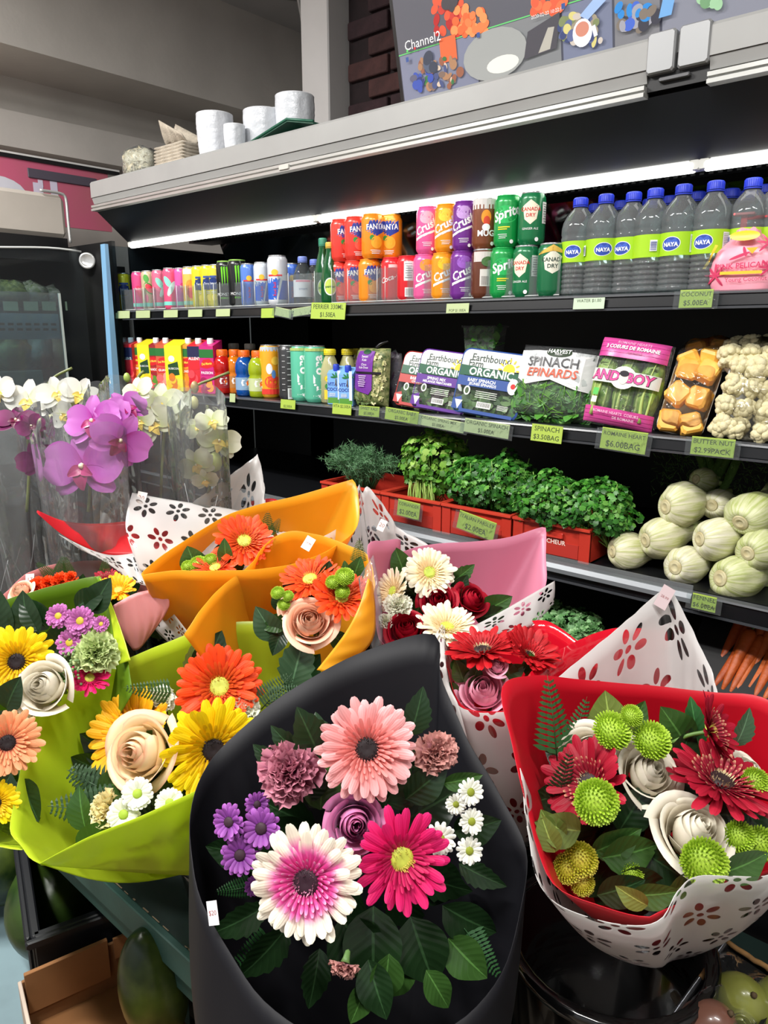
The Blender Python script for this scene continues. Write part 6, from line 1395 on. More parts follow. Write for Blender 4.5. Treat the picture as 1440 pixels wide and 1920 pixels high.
WRO = G([(0, (214, 204, 168)), (.5, (222, 214, 194)), (1, (230, 224, 208))], tl=.2); CRO = G([(0, (232, 204, 150)), (.6, (242, 222, 182)), (.9, (242, 216, 178)), (1, (236, 180, 150))]); PRO = G([(0, (234, 172, 136)), (1, (244, 202, 176))]); LRO = G([(0, (170, 104, 150)), (.6, (202, 142, 182)), (1, (206, 116, 164))]); RRO = G([(0, (100, 2, 20)), (1, (166, 8, 36))]); KRO = G([(0, (234, 146, 176)), (1, (244, 186, 206))])
MCA = G([(0, (130, 40, 90)), (.6, (166, 84, 116)), (1, (196, 128, 144))]); GCA = G([(0, (150, 176, 90)), (1, (206, 220, 160))]); WCA = G([(0, (206, 214, 160)), (1, (238, 238, 222))]); YCA = G([(0, (226, 200, 110)), (1, (240, 228, 176))]); PCA = G([(0, (150, 80, 110)), (1, (206, 150, 140))])
GPO = G([(0, (84, 120, 10)), (.6, (140, 176, 34)), (1, (176, 206, 70))]); YPO = G([(0, (110, 110, 10)), (.6, (160, 160, 30)), (1, (196, 184, 70))])
PUD = G([(0, (110, 40, 130)), (1, (166, 92, 178))]); PMD = G([(0, (150, 60, 130)), (1, (196, 116, 180))]); WDA = G([(0, (226, 228, 206)), (1, (242, 242, 236))])
# ================================================================== bouquets
ZT = .62                                             # table top
# ---- black wrapped bouquet, nearest
ap = (640, 2350, .80); bq = bouquet('black paper bouquet with pink, white and magenta gerberas, nearest the viewer', ap)
BKP = mat((15, 15, 20), .55, bump=.12, bscale=9, spec=.25, key='black_paper')
sheet(bq, 'paper_wrap', [(815, 1190, .98), (828, 1270, .97), (868, 1370, .93), (930, 1475, .89), (978, 1570, .85), (985, 1660, .81), (965, 1760, .77), (925, 1850, .73), (840, 1925, .70), (720, 1960, .68), (600, 1945, .68), (500, 1880, .695), (430, 1790, .715), (385, 1700, .74), (360, 1610, .78), (356, 1530, .83), (372, 1465, .87), (420, 1400, .91), (500, 1325, .94), (600, 1262, .96), (705, 1213, .98)], ap, BKP, .05, .05, True, 96, 16, crinkle=.003)
sticker(bq, 399, 1712, .715, 24, 42, 18, (-.5, .2, 1), '$20', (226, 222, 224)); stems(bq, ap, .8, length=.12)
D = .80
gerbera(bq, 688, 1404, .80, 98, (.08, .2, 1), PNK_, PNI, DKC, 1, 'pale pink gerbera with dark centre', 24, .10, 4)
gerbera(bq, 575, 1652, .74, 110, (-.1, .12, 1), WPK, WPI, DKP, 2, 'cream gerbera with magenta ring and dark centre', 26, .06, 3)
gerbera(bq, 752, 1608, .77, 98, (.25, .1, 1), MAG, MAI, GYC, 3, 'magenta gerbera with yellow-green centre', 15, .14, 2)
carnation(bq, 540, 1450, .82, 66, (-.3, .3, 1), MCA, 4, 'dusky mauve carnation'); carnation(bq, 820, 1412, .84, 46, (.4, .3, 1), PCA, 5, 'brownish pink carnation by the rim', 36)
rose(bq, 666, 1545, .80, 62, (.1, .25, 1), LRO, 6, 'lavender pink rose')
PD = mat((50, 24, 40), .7)
for k, (u, v, r_) in enumerate(((430, 1541, 34), (490, 1553, 39), (450, 1603, 37), (482, 1508, 24), (476, 1660, 20))): daisy(bq, u, v, .80 + (.03 if k > 2 else 0), r_, (-.3 + .2 * k % 2, .2, 1), PUD, PD, k, 'small purple daisy', 15)
YD = mat((130, 140, 30), .7)
for k, (u, v, r_) in enumerate(((882, 1485, 26), (884, 1540, 25), (880, 1595, 26), (825, 1573, 31), (855, 1508, 20))): daisy(bq, u, v, .80 + (.02 if k == 4 else 0), r_, (.3 - .1 * k, .2, 1), WDA, YD, k + 9, 'small white daisy', 15)
carnation(bq, 645, 1815, .74, 32, (-.2, -.6, .6), PCA, 7, 'pale pink carnation bud low in the bouquet', 26)
rg = random.Random(2)
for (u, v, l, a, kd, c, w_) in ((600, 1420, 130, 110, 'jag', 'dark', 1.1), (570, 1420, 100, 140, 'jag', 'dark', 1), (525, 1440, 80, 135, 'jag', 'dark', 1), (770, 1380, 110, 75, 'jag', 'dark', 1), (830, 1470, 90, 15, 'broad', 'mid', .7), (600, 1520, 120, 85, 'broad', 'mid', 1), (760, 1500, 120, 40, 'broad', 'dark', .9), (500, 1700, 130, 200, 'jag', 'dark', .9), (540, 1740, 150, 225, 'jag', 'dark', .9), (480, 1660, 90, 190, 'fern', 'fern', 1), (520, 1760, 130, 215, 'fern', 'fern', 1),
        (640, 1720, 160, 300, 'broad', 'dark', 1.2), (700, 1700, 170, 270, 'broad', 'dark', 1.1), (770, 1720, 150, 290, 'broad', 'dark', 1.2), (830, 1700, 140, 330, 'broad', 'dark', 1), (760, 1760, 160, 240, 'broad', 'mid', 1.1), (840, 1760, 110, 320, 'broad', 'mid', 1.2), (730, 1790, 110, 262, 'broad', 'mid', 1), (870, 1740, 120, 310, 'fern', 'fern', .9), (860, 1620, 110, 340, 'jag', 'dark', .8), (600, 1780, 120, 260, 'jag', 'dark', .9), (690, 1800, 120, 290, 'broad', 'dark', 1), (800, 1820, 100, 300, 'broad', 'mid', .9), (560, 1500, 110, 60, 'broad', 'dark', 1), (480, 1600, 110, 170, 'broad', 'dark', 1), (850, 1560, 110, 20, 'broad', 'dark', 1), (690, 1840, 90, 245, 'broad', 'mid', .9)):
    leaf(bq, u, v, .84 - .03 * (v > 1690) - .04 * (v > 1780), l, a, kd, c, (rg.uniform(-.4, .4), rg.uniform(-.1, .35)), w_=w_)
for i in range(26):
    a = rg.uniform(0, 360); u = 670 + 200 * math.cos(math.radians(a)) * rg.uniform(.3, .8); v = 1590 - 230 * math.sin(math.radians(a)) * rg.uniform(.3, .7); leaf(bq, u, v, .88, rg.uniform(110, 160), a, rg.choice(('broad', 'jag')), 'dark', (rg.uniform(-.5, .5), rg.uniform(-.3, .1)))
# ---- red wrapped bouquet
ap = (1235, 1730, 1.10); bq = bouquet('red paper bouquet with white roses and green pompons in floral film', ap)
RDP = paper((204, 20, 40), .38, .22); RDG2 = paper((200, 18, 38), .12, .15, 'glossy_red_wrap', .5)
sheet(bq, 'paper_wrap', [(942, 1288, .87), (1000, 1267, .93), (1100, 1275, .98), (1220, 1286, 1.0), (1340, 1298, 1.0), (1440, 1312, .98), (1540, 1400, .95), (1550, 1530, .90), (1480, 1610, .85), (1340, 1668, .80), (1240, 1708, .745), (1210, 1718, .745), (1130, 1700, .745), (1045, 1665, .755), (1010, 1600, .775), (985, 1500, .80), (958, 1390, .835)], ap, RDP, .035, .012, True, 110, 16, crinkle=.001, ctr=(1230, 1500, .86))
sheet(bq, 'floral_film', [(975, 1440, .80), (990, 1560, .765), (1012, 1660, .735), (1080, 1712, .72), (1180, 1735, .705), (1240, 1722, .70), (1272, 1670, .71), (1312, 1642, .728), (1440, 1640, .745), (1560, 1580, .79), (1660, 1470, .86)], ap, floral(8, 4.6), .05, .026, False, 90, 18, crinkle=.001, ctr=(1230, 1500, .86))
sheet(bq, 'floral_film', [(1040, 1275, .985), (1100, 1226, 1.02), (1170, 1168, 1.06), (1240, 1108, 1.10), (1262, 1112, 1.10), (1300, 1185, 1.08), (1335, 1260, 1.05), (1345, 1300, 1.02)], ap, floral(3.9, 5), .03, .01, False, 60, 16)
sheet(bq, 'glossy_wrap', [(980, 1285, .97), (1000, 1255, 1.02), (1050, 1218, 1.07), (1145, 1179, 1.12), (1250, 1182, 1.12)], ap, RDG2, .03, .02, False, 50, 14)
sticker(bq, 1246, 1120, 1.09, 24, 44, -32, (0, .2, 1), '28.99', (190, 170, 172)); stems(bq, ap, .8, length=.10)
for a_ in ((1105, 1470, .86, 92, (-.62, .55, .55), DRD, DRI, DKR, 21, 'dark red gerbera turned aside behind the big green pompon', 17, .30, 2), (1328, 1372, .90, 76, (.75, .35, .55), DRD, DRI, GYC, 22, 'dark red gerbera standing at the back', 18, .30, 2), (1352, 1468, .86, 104, (.15, .90, .42), DRD, DRI, DKR, 23, 'dark red gerbera lying open beside the white roses', 19, .10, 3)): gerbera(bq, *a_)
rose(bq, 1108, 1408, .90, 58, (-.2, .5, .8), WRO, 24, 'white rose at the back left of the bouquet'); rose(bq, 1216, 1450, .87, 68, (.15, .62, .75), WRO, 25, 'white rose in the middle'); rose(bq, 1302, 1560, .82, 82, (.15, .72, .7), WRO, 26, 'largest open white rose in front'); rose(bq, 1402, 1448, .90, 42, (.4, .6, .6), WRO, 27, 'white rose half hidden at the edge')
for (u, v, r_, m_) in ((1147, 1370, 38, GPO), (1221, 1388, 38, GPO), (1184, 1342, 22, GPO), (1118, 1503, 44, GPO), (1320, 1616, 46, GPO), (1088, 1612, 34, YPO), (1066, 1628, 30, YPO), (1183, 1638, 24, GPO), (1386, 1570, 32, GPO), (1424, 1582, 34, GPO), (1415, 1466, 28, GPO), (1092, 1656, 24, YPO)):
    pompon(bq, u, v, .78 if r_ > 40 else .86 if v < 1480 else .82, r_, (.1, .55, .8) if v < 1420 else (-.05, .25, 1), m_, u, 'lime green pompon chrysanthemum' if m_ is GPO else 'yellowish green pompon chrysanthemum')
for (u, v, l, a, kd, c, w_, d) in ((1150, 1400, 125, 100, 'broad', 'olive', 1.15, .93), (1170, 1380, 90, 55, 'broad', 'mid', 1, .93), (1290, 1400, 110, 125, 'broad', 'mid', 1.1, .94), (1310, 1400, 110, 100, 'jag', 'fern', .8, .94), (1380, 1400, 90, 70, 'jag', 'blue', .9, .94), (1045, 1430, 190, 95, 'fern', 'fern', .75, .89), (1060, 1430, 150, 70, 'fern', 'fern', .7, .92), (1040, 1520, 150, 80, 'fern', 'dark', .7, .87), (1090, 1560, 110, 165, 'broad', 'olive', 1.1, .81), (1050, 1580, 90, 120, 'broad', 'olive', 1, .81), (1040, 1600, 90, 110, 'broad', 'olive', .9, .80), (1110, 1600, 120, 30, 'broad', 'mid', .9, .83), (1130, 1610, 130, 10, 'broad', 'mid', 1, .82), (1150, 1650, 130, 350, 'broad', 'dark', 1, .82), (1180, 1680, 110, 10, 'broad', 'mid', .8, .79), (1210, 1600, 130, 330, 'broad', 'dark', .9, .83), (1250, 1680, 120, 30, 'broad', 'mid', .8, .79), (1120, 1680, 110, 20, 'broad', 'dark', 1, .80), (1160, 1560, 120, 60, 'broad', 'dark', 1, .86), (1240, 1500, 110, 260, 'broad', 'dark', 1, .88), (1350, 1640, 120, 20, 'broad', 'mid', .9, .80), (1400, 1520, 120, 300, 'broad', 'dark', 1, .86), (1080, 1480, 110, 200, 'broad', 'dark', .9, .88), (1180, 1480, 110, 240, 'broad', 'dark', .9, .88), (1215, 1700, 80, 150, 'broad', 'olive', .9, .775)):
    leaf(bq, u, v, d, l, a, kd, c, (random.uniform(-.3, .3), random.uniform(-.1, .3)), w_=w_)
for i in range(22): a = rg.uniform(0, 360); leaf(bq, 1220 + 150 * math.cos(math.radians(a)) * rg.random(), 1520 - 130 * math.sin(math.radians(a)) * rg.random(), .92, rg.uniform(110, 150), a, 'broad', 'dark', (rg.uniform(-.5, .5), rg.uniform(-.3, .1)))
# ---- lime wrapped bouquet, front
ap = (400, 1600, 1.17); bq = bouquet('lime paper bouquet with orange and yellow gerberas and a cream rose', ap)
LMP = paper((200, 220, 52), .34, .46); LMD = paper((112, 108, 30), .4, .22)
sheet(bq, 'paper_wrap', [(74, 1619, .875), (52, 1608, .88), (38, 1585, .89), (20, 1549, .91), (30, 1480, .95), (44, 1420, .98), (62, 1350, 1.0), (105, 1295, 1.03), (240, 1235, 1.07), (360, 1186, 1.1), (440, 1166, 1.12), (510, 1169, 1.12), (570, 1196, 1.1), (600, 1255, 1.07), (620, 1340, 1.03)], ap, LMP, .03, .03, False, 90, 16, crinkle=.0025)
loft(bq, 'front_fold', [[(74, 1619, .875), (165, 1570, .86), (260, 1532, .86), (330, 1500, .875), (396, 1470, .90)], [(74, 1620, .878), (170, 1606, .885), (260, 1585, .89), (330, 1570, .90), (398, 1555, .92)], [(76, 1622, .882), (180, 1630, .93), (260, 1636, .95), (330, 1640, .96), (400, 1642, .97)]], LMP, label='olive green shaded front fold', sag=0)
stems(bq, ap, 1, length=.05)
gerbera(bq, 412, 1288, 1.03, 84, (.15, .35, .9), ORR, ORI, GYC, 31, 'orange-red gerbera', 24, .16, 3); gerbera(bq, 400, 1404, .965, 100, (.30, .05, .95), YLW, YLI, DKC, 32, 'bright yellow gerbera with dark centre', 24, .20, 3); gerbera(bq, 248, 1380, 1.02, 92, (-.30, .45, .75), AMB, AMB, GYC, 33, 'amber yellow gerbera behind the cream rose', 22, .16, 3)
rose(bq, 264, 1412, .95, 80, (-.3, .30, .9), CRO, 34, 'large cream rose with peach edges')
for (u, v, r_) in ((258, 1488, 30), (232, 1527, 31), (318, 1505, 27)): daisy(bq, u, v, .90, r_, (.1, .3, .9), WDA, mat((150, 176, 50), .7), u, 'white button mum with green centre', 21)
carnation(bq, 198, 1520, .93, 44, (-.5, .2, .8), YCA, 35, 'pale yellow carnation', 36); carnation(bq, 300, 1312, 1.04, 34, (0, .6, .7), WCA, 36, 'white carnation behind', 30); carnation(bq, 458, 1330, 1.02, 36, (.4, .5, .7), WCA, 37, 'cream carnation between the gerberas', 34)
for (u, v, l, a, kd, c, w_, d) in ((240, 1500, 150, 155, 'fern', 'blue', 1.3, .97), (230, 1520, 160, 175, 'fern', 'blue', 1.2, .96), (200, 1500, 110, 135, 'fern', 'blue', 1.3, .98), (545, 1290, 130, 75, 'jag', 'blue', 1, 1.03), (490, 1330, 110, 50, 'fern', 'blue', 1.2, 1.03), (500, 1320, 90, 25, 'fern', 'blue', 1.2, 1.02), (355, 1280, 100, 80, 'jag', 'olive', .6, 1.06), (375, 1270, 110, 65, 'broad', 'dark', 1, 1.06), (540, 1300, 110, 50, 'broad', 'fern', 1, 1.06), (190, 1570, 120, 60, 'broad', 'mid', 1, .94), (150, 1600, 110, 40, 'broad', 'mid', 1.1, .92), (180, 1480, 120, 15, 'broad', 'mid', .9, .96), (330, 1460, 110, 20, 'broad', 'dark', .9, .98), (300, 1440, 130, 300, 'broad', 'dark', 1, 1.0), (340, 1350, 120, 250, 'broad', 'dark', 1, 1.03), (160, 1560, 100, 100, 'broad', 'mid', .9, .95), (280, 1470, 100, 330, 'broad', 'dark', 1, .97), (330, 1300, 110, 170, 'fern', 'mid', .8, 1.0)):
    leaf(bq, u, v, d, l, a, kd, c, (rg.uniform(-.3, .3), rg.uniform(-.1, .3)), w_=w_)
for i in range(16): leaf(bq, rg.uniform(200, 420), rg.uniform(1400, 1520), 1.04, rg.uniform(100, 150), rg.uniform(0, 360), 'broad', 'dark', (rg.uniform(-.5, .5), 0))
# ---- lime bouquet at the frame edge, inside shade painted as darker paper
ap = (60, 1480, 1.22); bq = bouquet('lime paper bouquet with yellow gerbera, white rose and mauve mums', ap)
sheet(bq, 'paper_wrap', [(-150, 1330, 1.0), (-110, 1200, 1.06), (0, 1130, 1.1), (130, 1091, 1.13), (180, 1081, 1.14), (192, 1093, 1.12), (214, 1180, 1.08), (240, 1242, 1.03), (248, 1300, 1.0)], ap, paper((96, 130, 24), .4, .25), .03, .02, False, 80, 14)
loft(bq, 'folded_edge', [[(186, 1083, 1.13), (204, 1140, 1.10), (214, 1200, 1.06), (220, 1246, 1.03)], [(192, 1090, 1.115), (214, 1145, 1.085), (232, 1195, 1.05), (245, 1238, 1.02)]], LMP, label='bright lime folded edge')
stems(bq, ap, 1, length=.06)
gerbera(bq, 32, 1240, .99, 72, (.30, .05, .95), YLW, YLI, DKC, 41, 'yellow gerbera with dark centre at frame edge', 22, .12, 3); rose(bq, 84, 1288, .97, 60, (-.1, .35, .9), WRO, 42, 'white rose under the yellow gerbera'); carnation(bq, 178, 1222, 1.02, 46, (.2, .3, .9), GCA, 43, 'pale green carnation', 40)
for (u, v, r_) in ((110, 1155, 24), (151, 1164, 28), (131, 1205, 26), (190, 1170, 16)): daisy(bq, u, v, 1.03, r_, (.0, .25, 1), PMD, mat((190, 170, 50), .7), u, 'mauve button mum', 19, 3)
gerbera(bq, 168, 1272, 1.02, 40, (.3, .5, .6), MAG, MAI, GYC, 44, 'magenta gerbera mostly hidden', 15, .2, 2)
for (u, v, l, a) in ((60, 1200, 110, 100), (100, 1230, 100, 60), (140, 1140, 80, 30), (20, 1330, 120, 250), (100, 1340, 120, 330), (170, 1150, 90, 60), (50, 1340, 110, 290), (110, 1250, 90, 0), (0, 1200, 110, 90), (90, 1180, 90, 130), (150, 1290, 100, 250)): leaf(bq, u, v, 1.08, l, a, 'broad', 'dark', (rg.uniform(-.3, .3), .1))
mb = MB()
for _ in range(110):
    p = P_d(rg.gauss(126, 16), rg.gauss(1252, 18), 1.0 + rg.uniform(-.01, .01)); mb.sphere(p, .0022, n=6)
mb.build('filler_buds', mat((120, 150, 96), .6), bq, Vector(bq.location))['kind'] = 'stuff'
# ---- salmon gerbera bouquet, cropped by the frame
ap = (40, 1520, 1.40); bq = bouquet('lime paper bouquet with salmon gerbera cut off by the frame', ap)
sheet(bq, 'paper_wrap', [(-120, 1420, .96), (-110, 1520, .92), (-60, 1570, .90), (0, 1588, .89), (44, 1592, .89), (30, 1570, .90)], ap, LMP, .03, .02, False, 50, 12); stems(bq, ap, 1, length=.04)
gerbera(bq, 14, 1392, .93, 66, (.42, .1, .9), SAL, SAL, DKC, 45, 'salmon gerbera with dark centre', 19, .12, 2); gerbera(bq, -8, 1505, .93, 46, (.35, .1, .9), YLW, YLI, DKC, 46, 'yellow gerbera cut by the frame', 20, .12, 2)
for (u, v, l, a) in ((20, 1450, 110, 250), (40, 1460, 100, 300), (10, 1330, 90, 60), (20, 1550, 80, 20), (0, 1560, 110, 60)): leaf(bq, u, v, .97, l, a, 'broad', 'dark')
# ---- amber bouquet behind
AMP = paper((246, 182, 44), .34, .42); k_ = .90
ap = (440, 1240, 1.36); bq = bouquet('amber paper bouquet standing behind, with orange gerbera and fern tip', ap)
sheet(bq, 'paper_wrap', [(265, 1076, 1.2), (300, 1045, 1.26), (400, 980, 1.36), (470, 950, 1.40), (560, 929, 1.42), (650, 902, 1.43), (664, 902, 1.43), (672, 935, 1.41), (668, 990, 1.36), (600, 1040, 1.28), (500, 1066, 1.22), (400, 1070, 1.19), (330, 1070, 1.19), (285, 1075, 1.19)], ap, AMP, .03, .03, True, 90, 14, k_); stems(bq, ap, 1, length=.1)
gerbera(bq, 458, 1016, 1.16, 60, (.15, .55, .8), ORR, ORI, GYC, 51, 'orange gerbera with green centre', 22, .10, 3); gerbera(bq, 404, 1066, 1.13, 48, (-.1, .8, .55), ORR, ORI, GYC, 52, 'orange gerbera low at the rim', 20, .12, 2)
leaf(bq, 372, 1072, 1.17, 62, 110, 'broad', 'mid', w_=1.4); leaf(bq, 425, 1060, 1.14, 62, 92, 'broad', 'mid', w_=.8); leaf(bq, 500, 1010, 1.2, 62, 85, 'fern', 'fern', w_=1); leaf(bq, 510, 1000, 1.2, 40, 60, 'fern', 'fern')
for (u, v, r_) in ((372, 1058, 18), (395, 1050, 14), (352, 1062, 13)): pompon(bq, u, v, 1.14, r_, (0, .6, .8), GPO, u, 'green pompon chrysanthemum')
for i in range(8): leaf(bq, rg.uniform(380, 520), rg.uniform(1040, 1080), 1.22, 80, rg.uniform(20, 160), 'broad', 'dark')
# ---- amber bouquet in front of it
ap = (560, 1300, 1.24); bq = bouquet('amber paper bouquet with two orange gerberas and peach roses', ap)
sheet(bq, 'paper_wrap', [(345, 1190, 1.0), (372, 1150, 1.02), (410, 1105, 1.06), (470, 1058, 1.11), (500, 1018, 1.15), (545, 996, 1.17), (600, 1004, 1.18), (660, 1025, 1.17), (692, 1045, 1.16), (702, 1090, 1.12), (700, 1130, 1.07)], ap, AMP, .03, .03, False, 70, 14)
loft(bq, 'front_fold', [[(690, 1084, 1.02), (672, 1140, 1.0), (645, 1190, .99), (594, 1256, .99)], [(698, 1092, 1.03), (704, 1150, 1.02), (696, 1205, 1.01), (640, 1262, 1.0)]], AMP, sag=.006)
loft(bq, 'clear_film', [[(672, 1085, 1.03), (682, 1150, 1.02), (700, 1222, 1.02)], [(700, 1040, 1.05), (716, 1130, 1.03), (716, 1222, 1.03)]], clearmat((240, 240, 240), .2, .08, .5, 18, 'bouquet_film', .08))
sticker(bq, 578, 1019, 1.15, 18, 26, -30, (0, .2, 1), '17.99'); stems(bq, ap, 1, length=.08)
gerbera(bq, 582, 1088, 1.07, 62, (-.15, .75, .6), ORR, ORI, GYC, 53, 'orange gerbera at the back', 21, .14, 2); gerbera(bq, 640, 1122, 1.04, 62, (.15, .62, .72), ORR, ORI, GYC, 54, 'orange gerbera with raised petals', 18, .28, 2)
rose(bq, 580, 1166, 1.02, 54, (.1, .45, .9), PRO, 55, 'open peach rose'); rose(bq, 552, 1136, 1.05, 34, (-.2, .6, .8), PRO, 56, 'small peach rose')
for (u, v, r_) in ((646, 1082, 20), (642, 1110, 15), (624, 1092, 15), (521, 1112, 14), (532, 1134, 13), (540, 1118, 12)): pompon(bq, u, v, 1.03, r_, (0, .6, .8), GPO, u, 'green pompon chrysanthemum')
for (u, v, l, a, kd, c) in ((660, 1090, 60, 70, 'broad', 'mid'), (672, 1060, 60, 88, 'fern', 'olive'), (655, 1100, 60, 100, 'jag', 'mid'), (540, 1160, 60, 200, 'broad', 'mid'), (530, 1180, 60, 250, 'broad', 'dark'), (600, 1130, 70, 150, 'broad', 'dark'), (620, 1190, 60, 330, 'broad', 'mid'), (520, 1200, 90, 120, 'broad', 'blue'), (610, 1100, 60, 80, 'broad', 'dark'), (560, 1120, 60, 120, 'broad', 'dark'), (530, 1145, 50, 110, 'broad', 'dark')): leaf(bq, u, v, 1.08, l, a, kd, c)
# ---- pink bouquet
PKP = paper((226, 146, 172), .36, .35)
ap = (820, 1310, 1.42); bq = bouquet('pink paper bouquet with cream gerberas and red roses', ap)
sheet(bq, 'paper_wrap', [(690, 1022, 1.16), (720, 1014, 1.2), (752, 1012, 1.23), (746, 1036, 1.27), (800, 1022, 1.33), (940, 1010, 1.38), (1010, 990, 1.40), (1024, 990, 1.40), (1023, 1040, 1.37), (1020, 1105, 1.32), (960, 1162, 1.25), (860, 1204, 1.16), (790, 1196, 1.12), (720, 1208, 1.11), (704, 1160, 1.12), (698, 1090, 1.14)], ap, PKP, .03, .02, True, 100, 14)
loft(bq, 'floral_film', [[(836, 1200, 1.12), (930, 1152, 1.18), (1000, 1112, 1.24), (1040, 1089, 1.28)], [(838, 1208, 1.11), (930, 1190, 1.16), (1000, 1170, 1.20), (1038, 1132, 1.27)]], floral(4, 1.6), sag=.004); stems(bq, ap, 1, length=.08)
gerbera(bq, 805, 1074, 1.22, 52, (.12, .35, .92), CRM, CRI, GRC, 61, 'round cream gerbera with green centre', 24, .08, 4); gerbera(bq, 738, 1110, 1.20, 48, (-.65, .4, .6), CRM, CRI, GRC, 62, 'cream gerbera seen from the side', 22, .2, 3); gerbera(bq, 838, 1178, 1.15, 62, (.1, .85, .5), CRM, CRI, GRC, 63, 'cream gerbera low in front', 20, .22, 3)
rose(bq, 822, 1128, 1.20, 40, (-.1, .5, .9), RRO, 64, 'dark red rose in the middle'); rose(bq, 886, 1124, 1.22, 38, (.4, .5, .7), RRO, 65, 'dark red rose by the pink paper'); rose(bq, 762, 1180, 1.15, 46, (-.1, .6, .8), RRO, 66, 'dark red rose low in front')
carnation(bq, 745, 1136, 1.17, 28, (-.2, .3, .9), WCA, 67, 'white carnation', 36); carnation(bq, 722, 1165, 1.16, 18, (-.2, .3, .9), WCA, 68, 'small white carnation', 26)
for (u, v, l, a, kd, c) in ((790, 1130, 90, 130, 'broad', 'dark'), (760, 1080, 70, 110, 'broad', 'mid'), (770, 1165, 70, 60, 'broad', 'mid'), (850, 1120, 60, 60, 'broad', 'dark'), (850, 1090, 60, 40, 'jag', 'mid'), (900, 1150, 80, 30, 'broad', 'mid'), (890, 1160, 80, 15, 'jag', 'dark'), (760, 1170, 60, 170, 'broad', 'mid'), (820, 1160, 60, 200, 'broad', 'dark'), (800, 1110, 60, 300, 'broad', 'dark'), (870, 1150, 60, 100, 'broad', 'dark')): leaf(bq, u, v, 1.24, l, a, kd, c)
# ---- small red bouquet in floral film between black and red ones
ap = (965, 1555, 1.18); bq = bouquet('small red bouquet in floral film with pink rose, behind the black one', ap)
sheet(bq, 'paper_wrap', [(838, 1206, 1.12), (840, 1250, 1.06), (850, 1295, 1.01), (870, 1325, .985), (910, 1334, .98), (960, 1330, .985), (1010, 1300, 1.02), (1080, 1262, 1.06), (1122, 1242, 1.10), (1046, 1174, 1.18), (1000, 1164, 1.2), (920, 1186, 1.18)], ap, RDG2, .03, .015, True, 80, 14)
sheet(bq, 'floral_film', [(834, 1164, 1.16), (833, 1215, 1.08), (840, 1280, 1.0), (858, 1322, .972), (900, 1336, .968), (960, 1334, .972), (1000, 1330, .99)], ap, floral(5.2, 3.6), .035, .035, False, 60, 16, crinkle=.001)
loft(bq, 'film_flap', [[(834, 1162, 1.165), (812, 1200, 1.10), (804, 1262, 1.04), (818, 1335, 1.0), (850, 1400, .99)], [(835, 1166, 1.165), (834, 1215, 1.08), (842, 1282, 1.0), (860, 1324, .97), (880, 1400, .97)]], floral(3.0, 1.0), sag=.004); stems(bq, ap, 1, length=.05)
gerbera(bq, 905, 1222, 1.06, 74, (-.1, .93, .3), RDG, RDG, DKR, 71, 'deep red gerbera seen nearly edge on', 22, .16, 2); gerbera(bq, 990, 1232, 1.06, 62, (.3, .8, .5), RDG, RDG, DKR, 72, 'deep red gerbera with raised petals', 22, .45, 3)
rose(bq, 906, 1296, 1.05, 60, (-.1, .55, .8), KRO, 73, 'large pink rose'); rose(bq, 932, 1248, 1.03, 24, (0, .6, .7), KRO, 74, 'pink rosebud')
for (u, v, l, a) in ((870, 1280, 60, 110), (880, 1290, 60, 70), (850, 1260, 50, 60), (960, 1280, 60, 110), (940, 1270, 60, 30), (860, 1300, 50, 150), (990, 1290, 70, 60), (1000, 1270, 60, 100)): leaf(bq, u, v, 1.06, l, a, 'broad', 'mid')
# ---- red and white bouquet at the back
ap = (330, 1180, 1.40); bq = bouquet('bouquet in red paper and floral film below the purple orchid', ap)
loft(bq, 'paper_wrap', [[(70, 957, 1.16), (120, 977, 1.2), (180, 982, 1.24), (250, 977, 1.28), (330, 975, 1.3)], [(74, 966, 1.15), (118, 1003, 1.17), (172, 1031, 1.2), (212, 1041, 1.22), (330, 1040, 1.24)]], paper((206, 28, 36), .38, .3), sag=.004)
loft(bq, 'floral_film', [[(110, 1002, 1.165), (170, 1031, 1.19), (212, 1041, 1.21), (260, 1036, 1.22)], [(150, 1030, 1.18), (200, 1055, 1.19), (250, 1090, 1.2), (300, 1105, 1.2)]], floral(4, 1.5))
loft(bq, 'floral_film', [[(248, 924, 1.28), (312, 936, 1.29), (440, 956, 1.31), (560, 985, 1.34)], [(238, 990, 1.22), (310, 1000, 1.24), (420, 1010, 1.27), (560, 1040, 1.3)], [(262, 1070, 1.20), (330, 1075, 1.22), (440, 1080, 1.25), (560, 1090, 1.28)]], floral(5.4, 2.6), n=60, rows=20, sag=.006)
sheet(bq, 'floral_film', [(350, 950, 1.34), (420, 900, 1.38), (476, 858, 1.41), (484, 856, 1.41), (495, 905, 1.40), (500, 985, 1.37)], ap, floral(3.2, 4.2), .03, .0, False, 50, 14)
loft(bq, 'floral_film', [[(190, 925, 1.36), (250, 965, 1.36)], [(186, 1000, 1.34), (260, 1010, 1.34)]], floral(1.6, 1.6))
loft(bq, 'paper_back', [[(470, 940, 1.44), (512, 935, 1.44), (540, 950, 1.44)], [(470, 1000, 1.44), (512, 1000, 1.44), (540, 1000, 1.44)]], paper((206, 28, 36), .38, .3))
loft(bq, 'floral_film', [[(285, 1105, 1.16), (325, 1150, 1.15), (352, 1185, 1.13)], [(262, 1140, 1.2), (300, 1190, 1.18), (345, 1225, 1.16)]], floral(3, 2))
sticker(bq, 265, 934, 1.275, 18, 24, -12, (0, .2, 1), '20'); stems(bq, ap, 1, length=.1)
for (u, v, l, a) in ((240, 1110, 60, 60), (230, 1170, 80, 40), (270, 1190, 80, 70), (300, 1200, 80, 90), (260, 1150, 60, 100)): leaf(bq, u, v, 1.22, l, a, 'broad', 'dark')
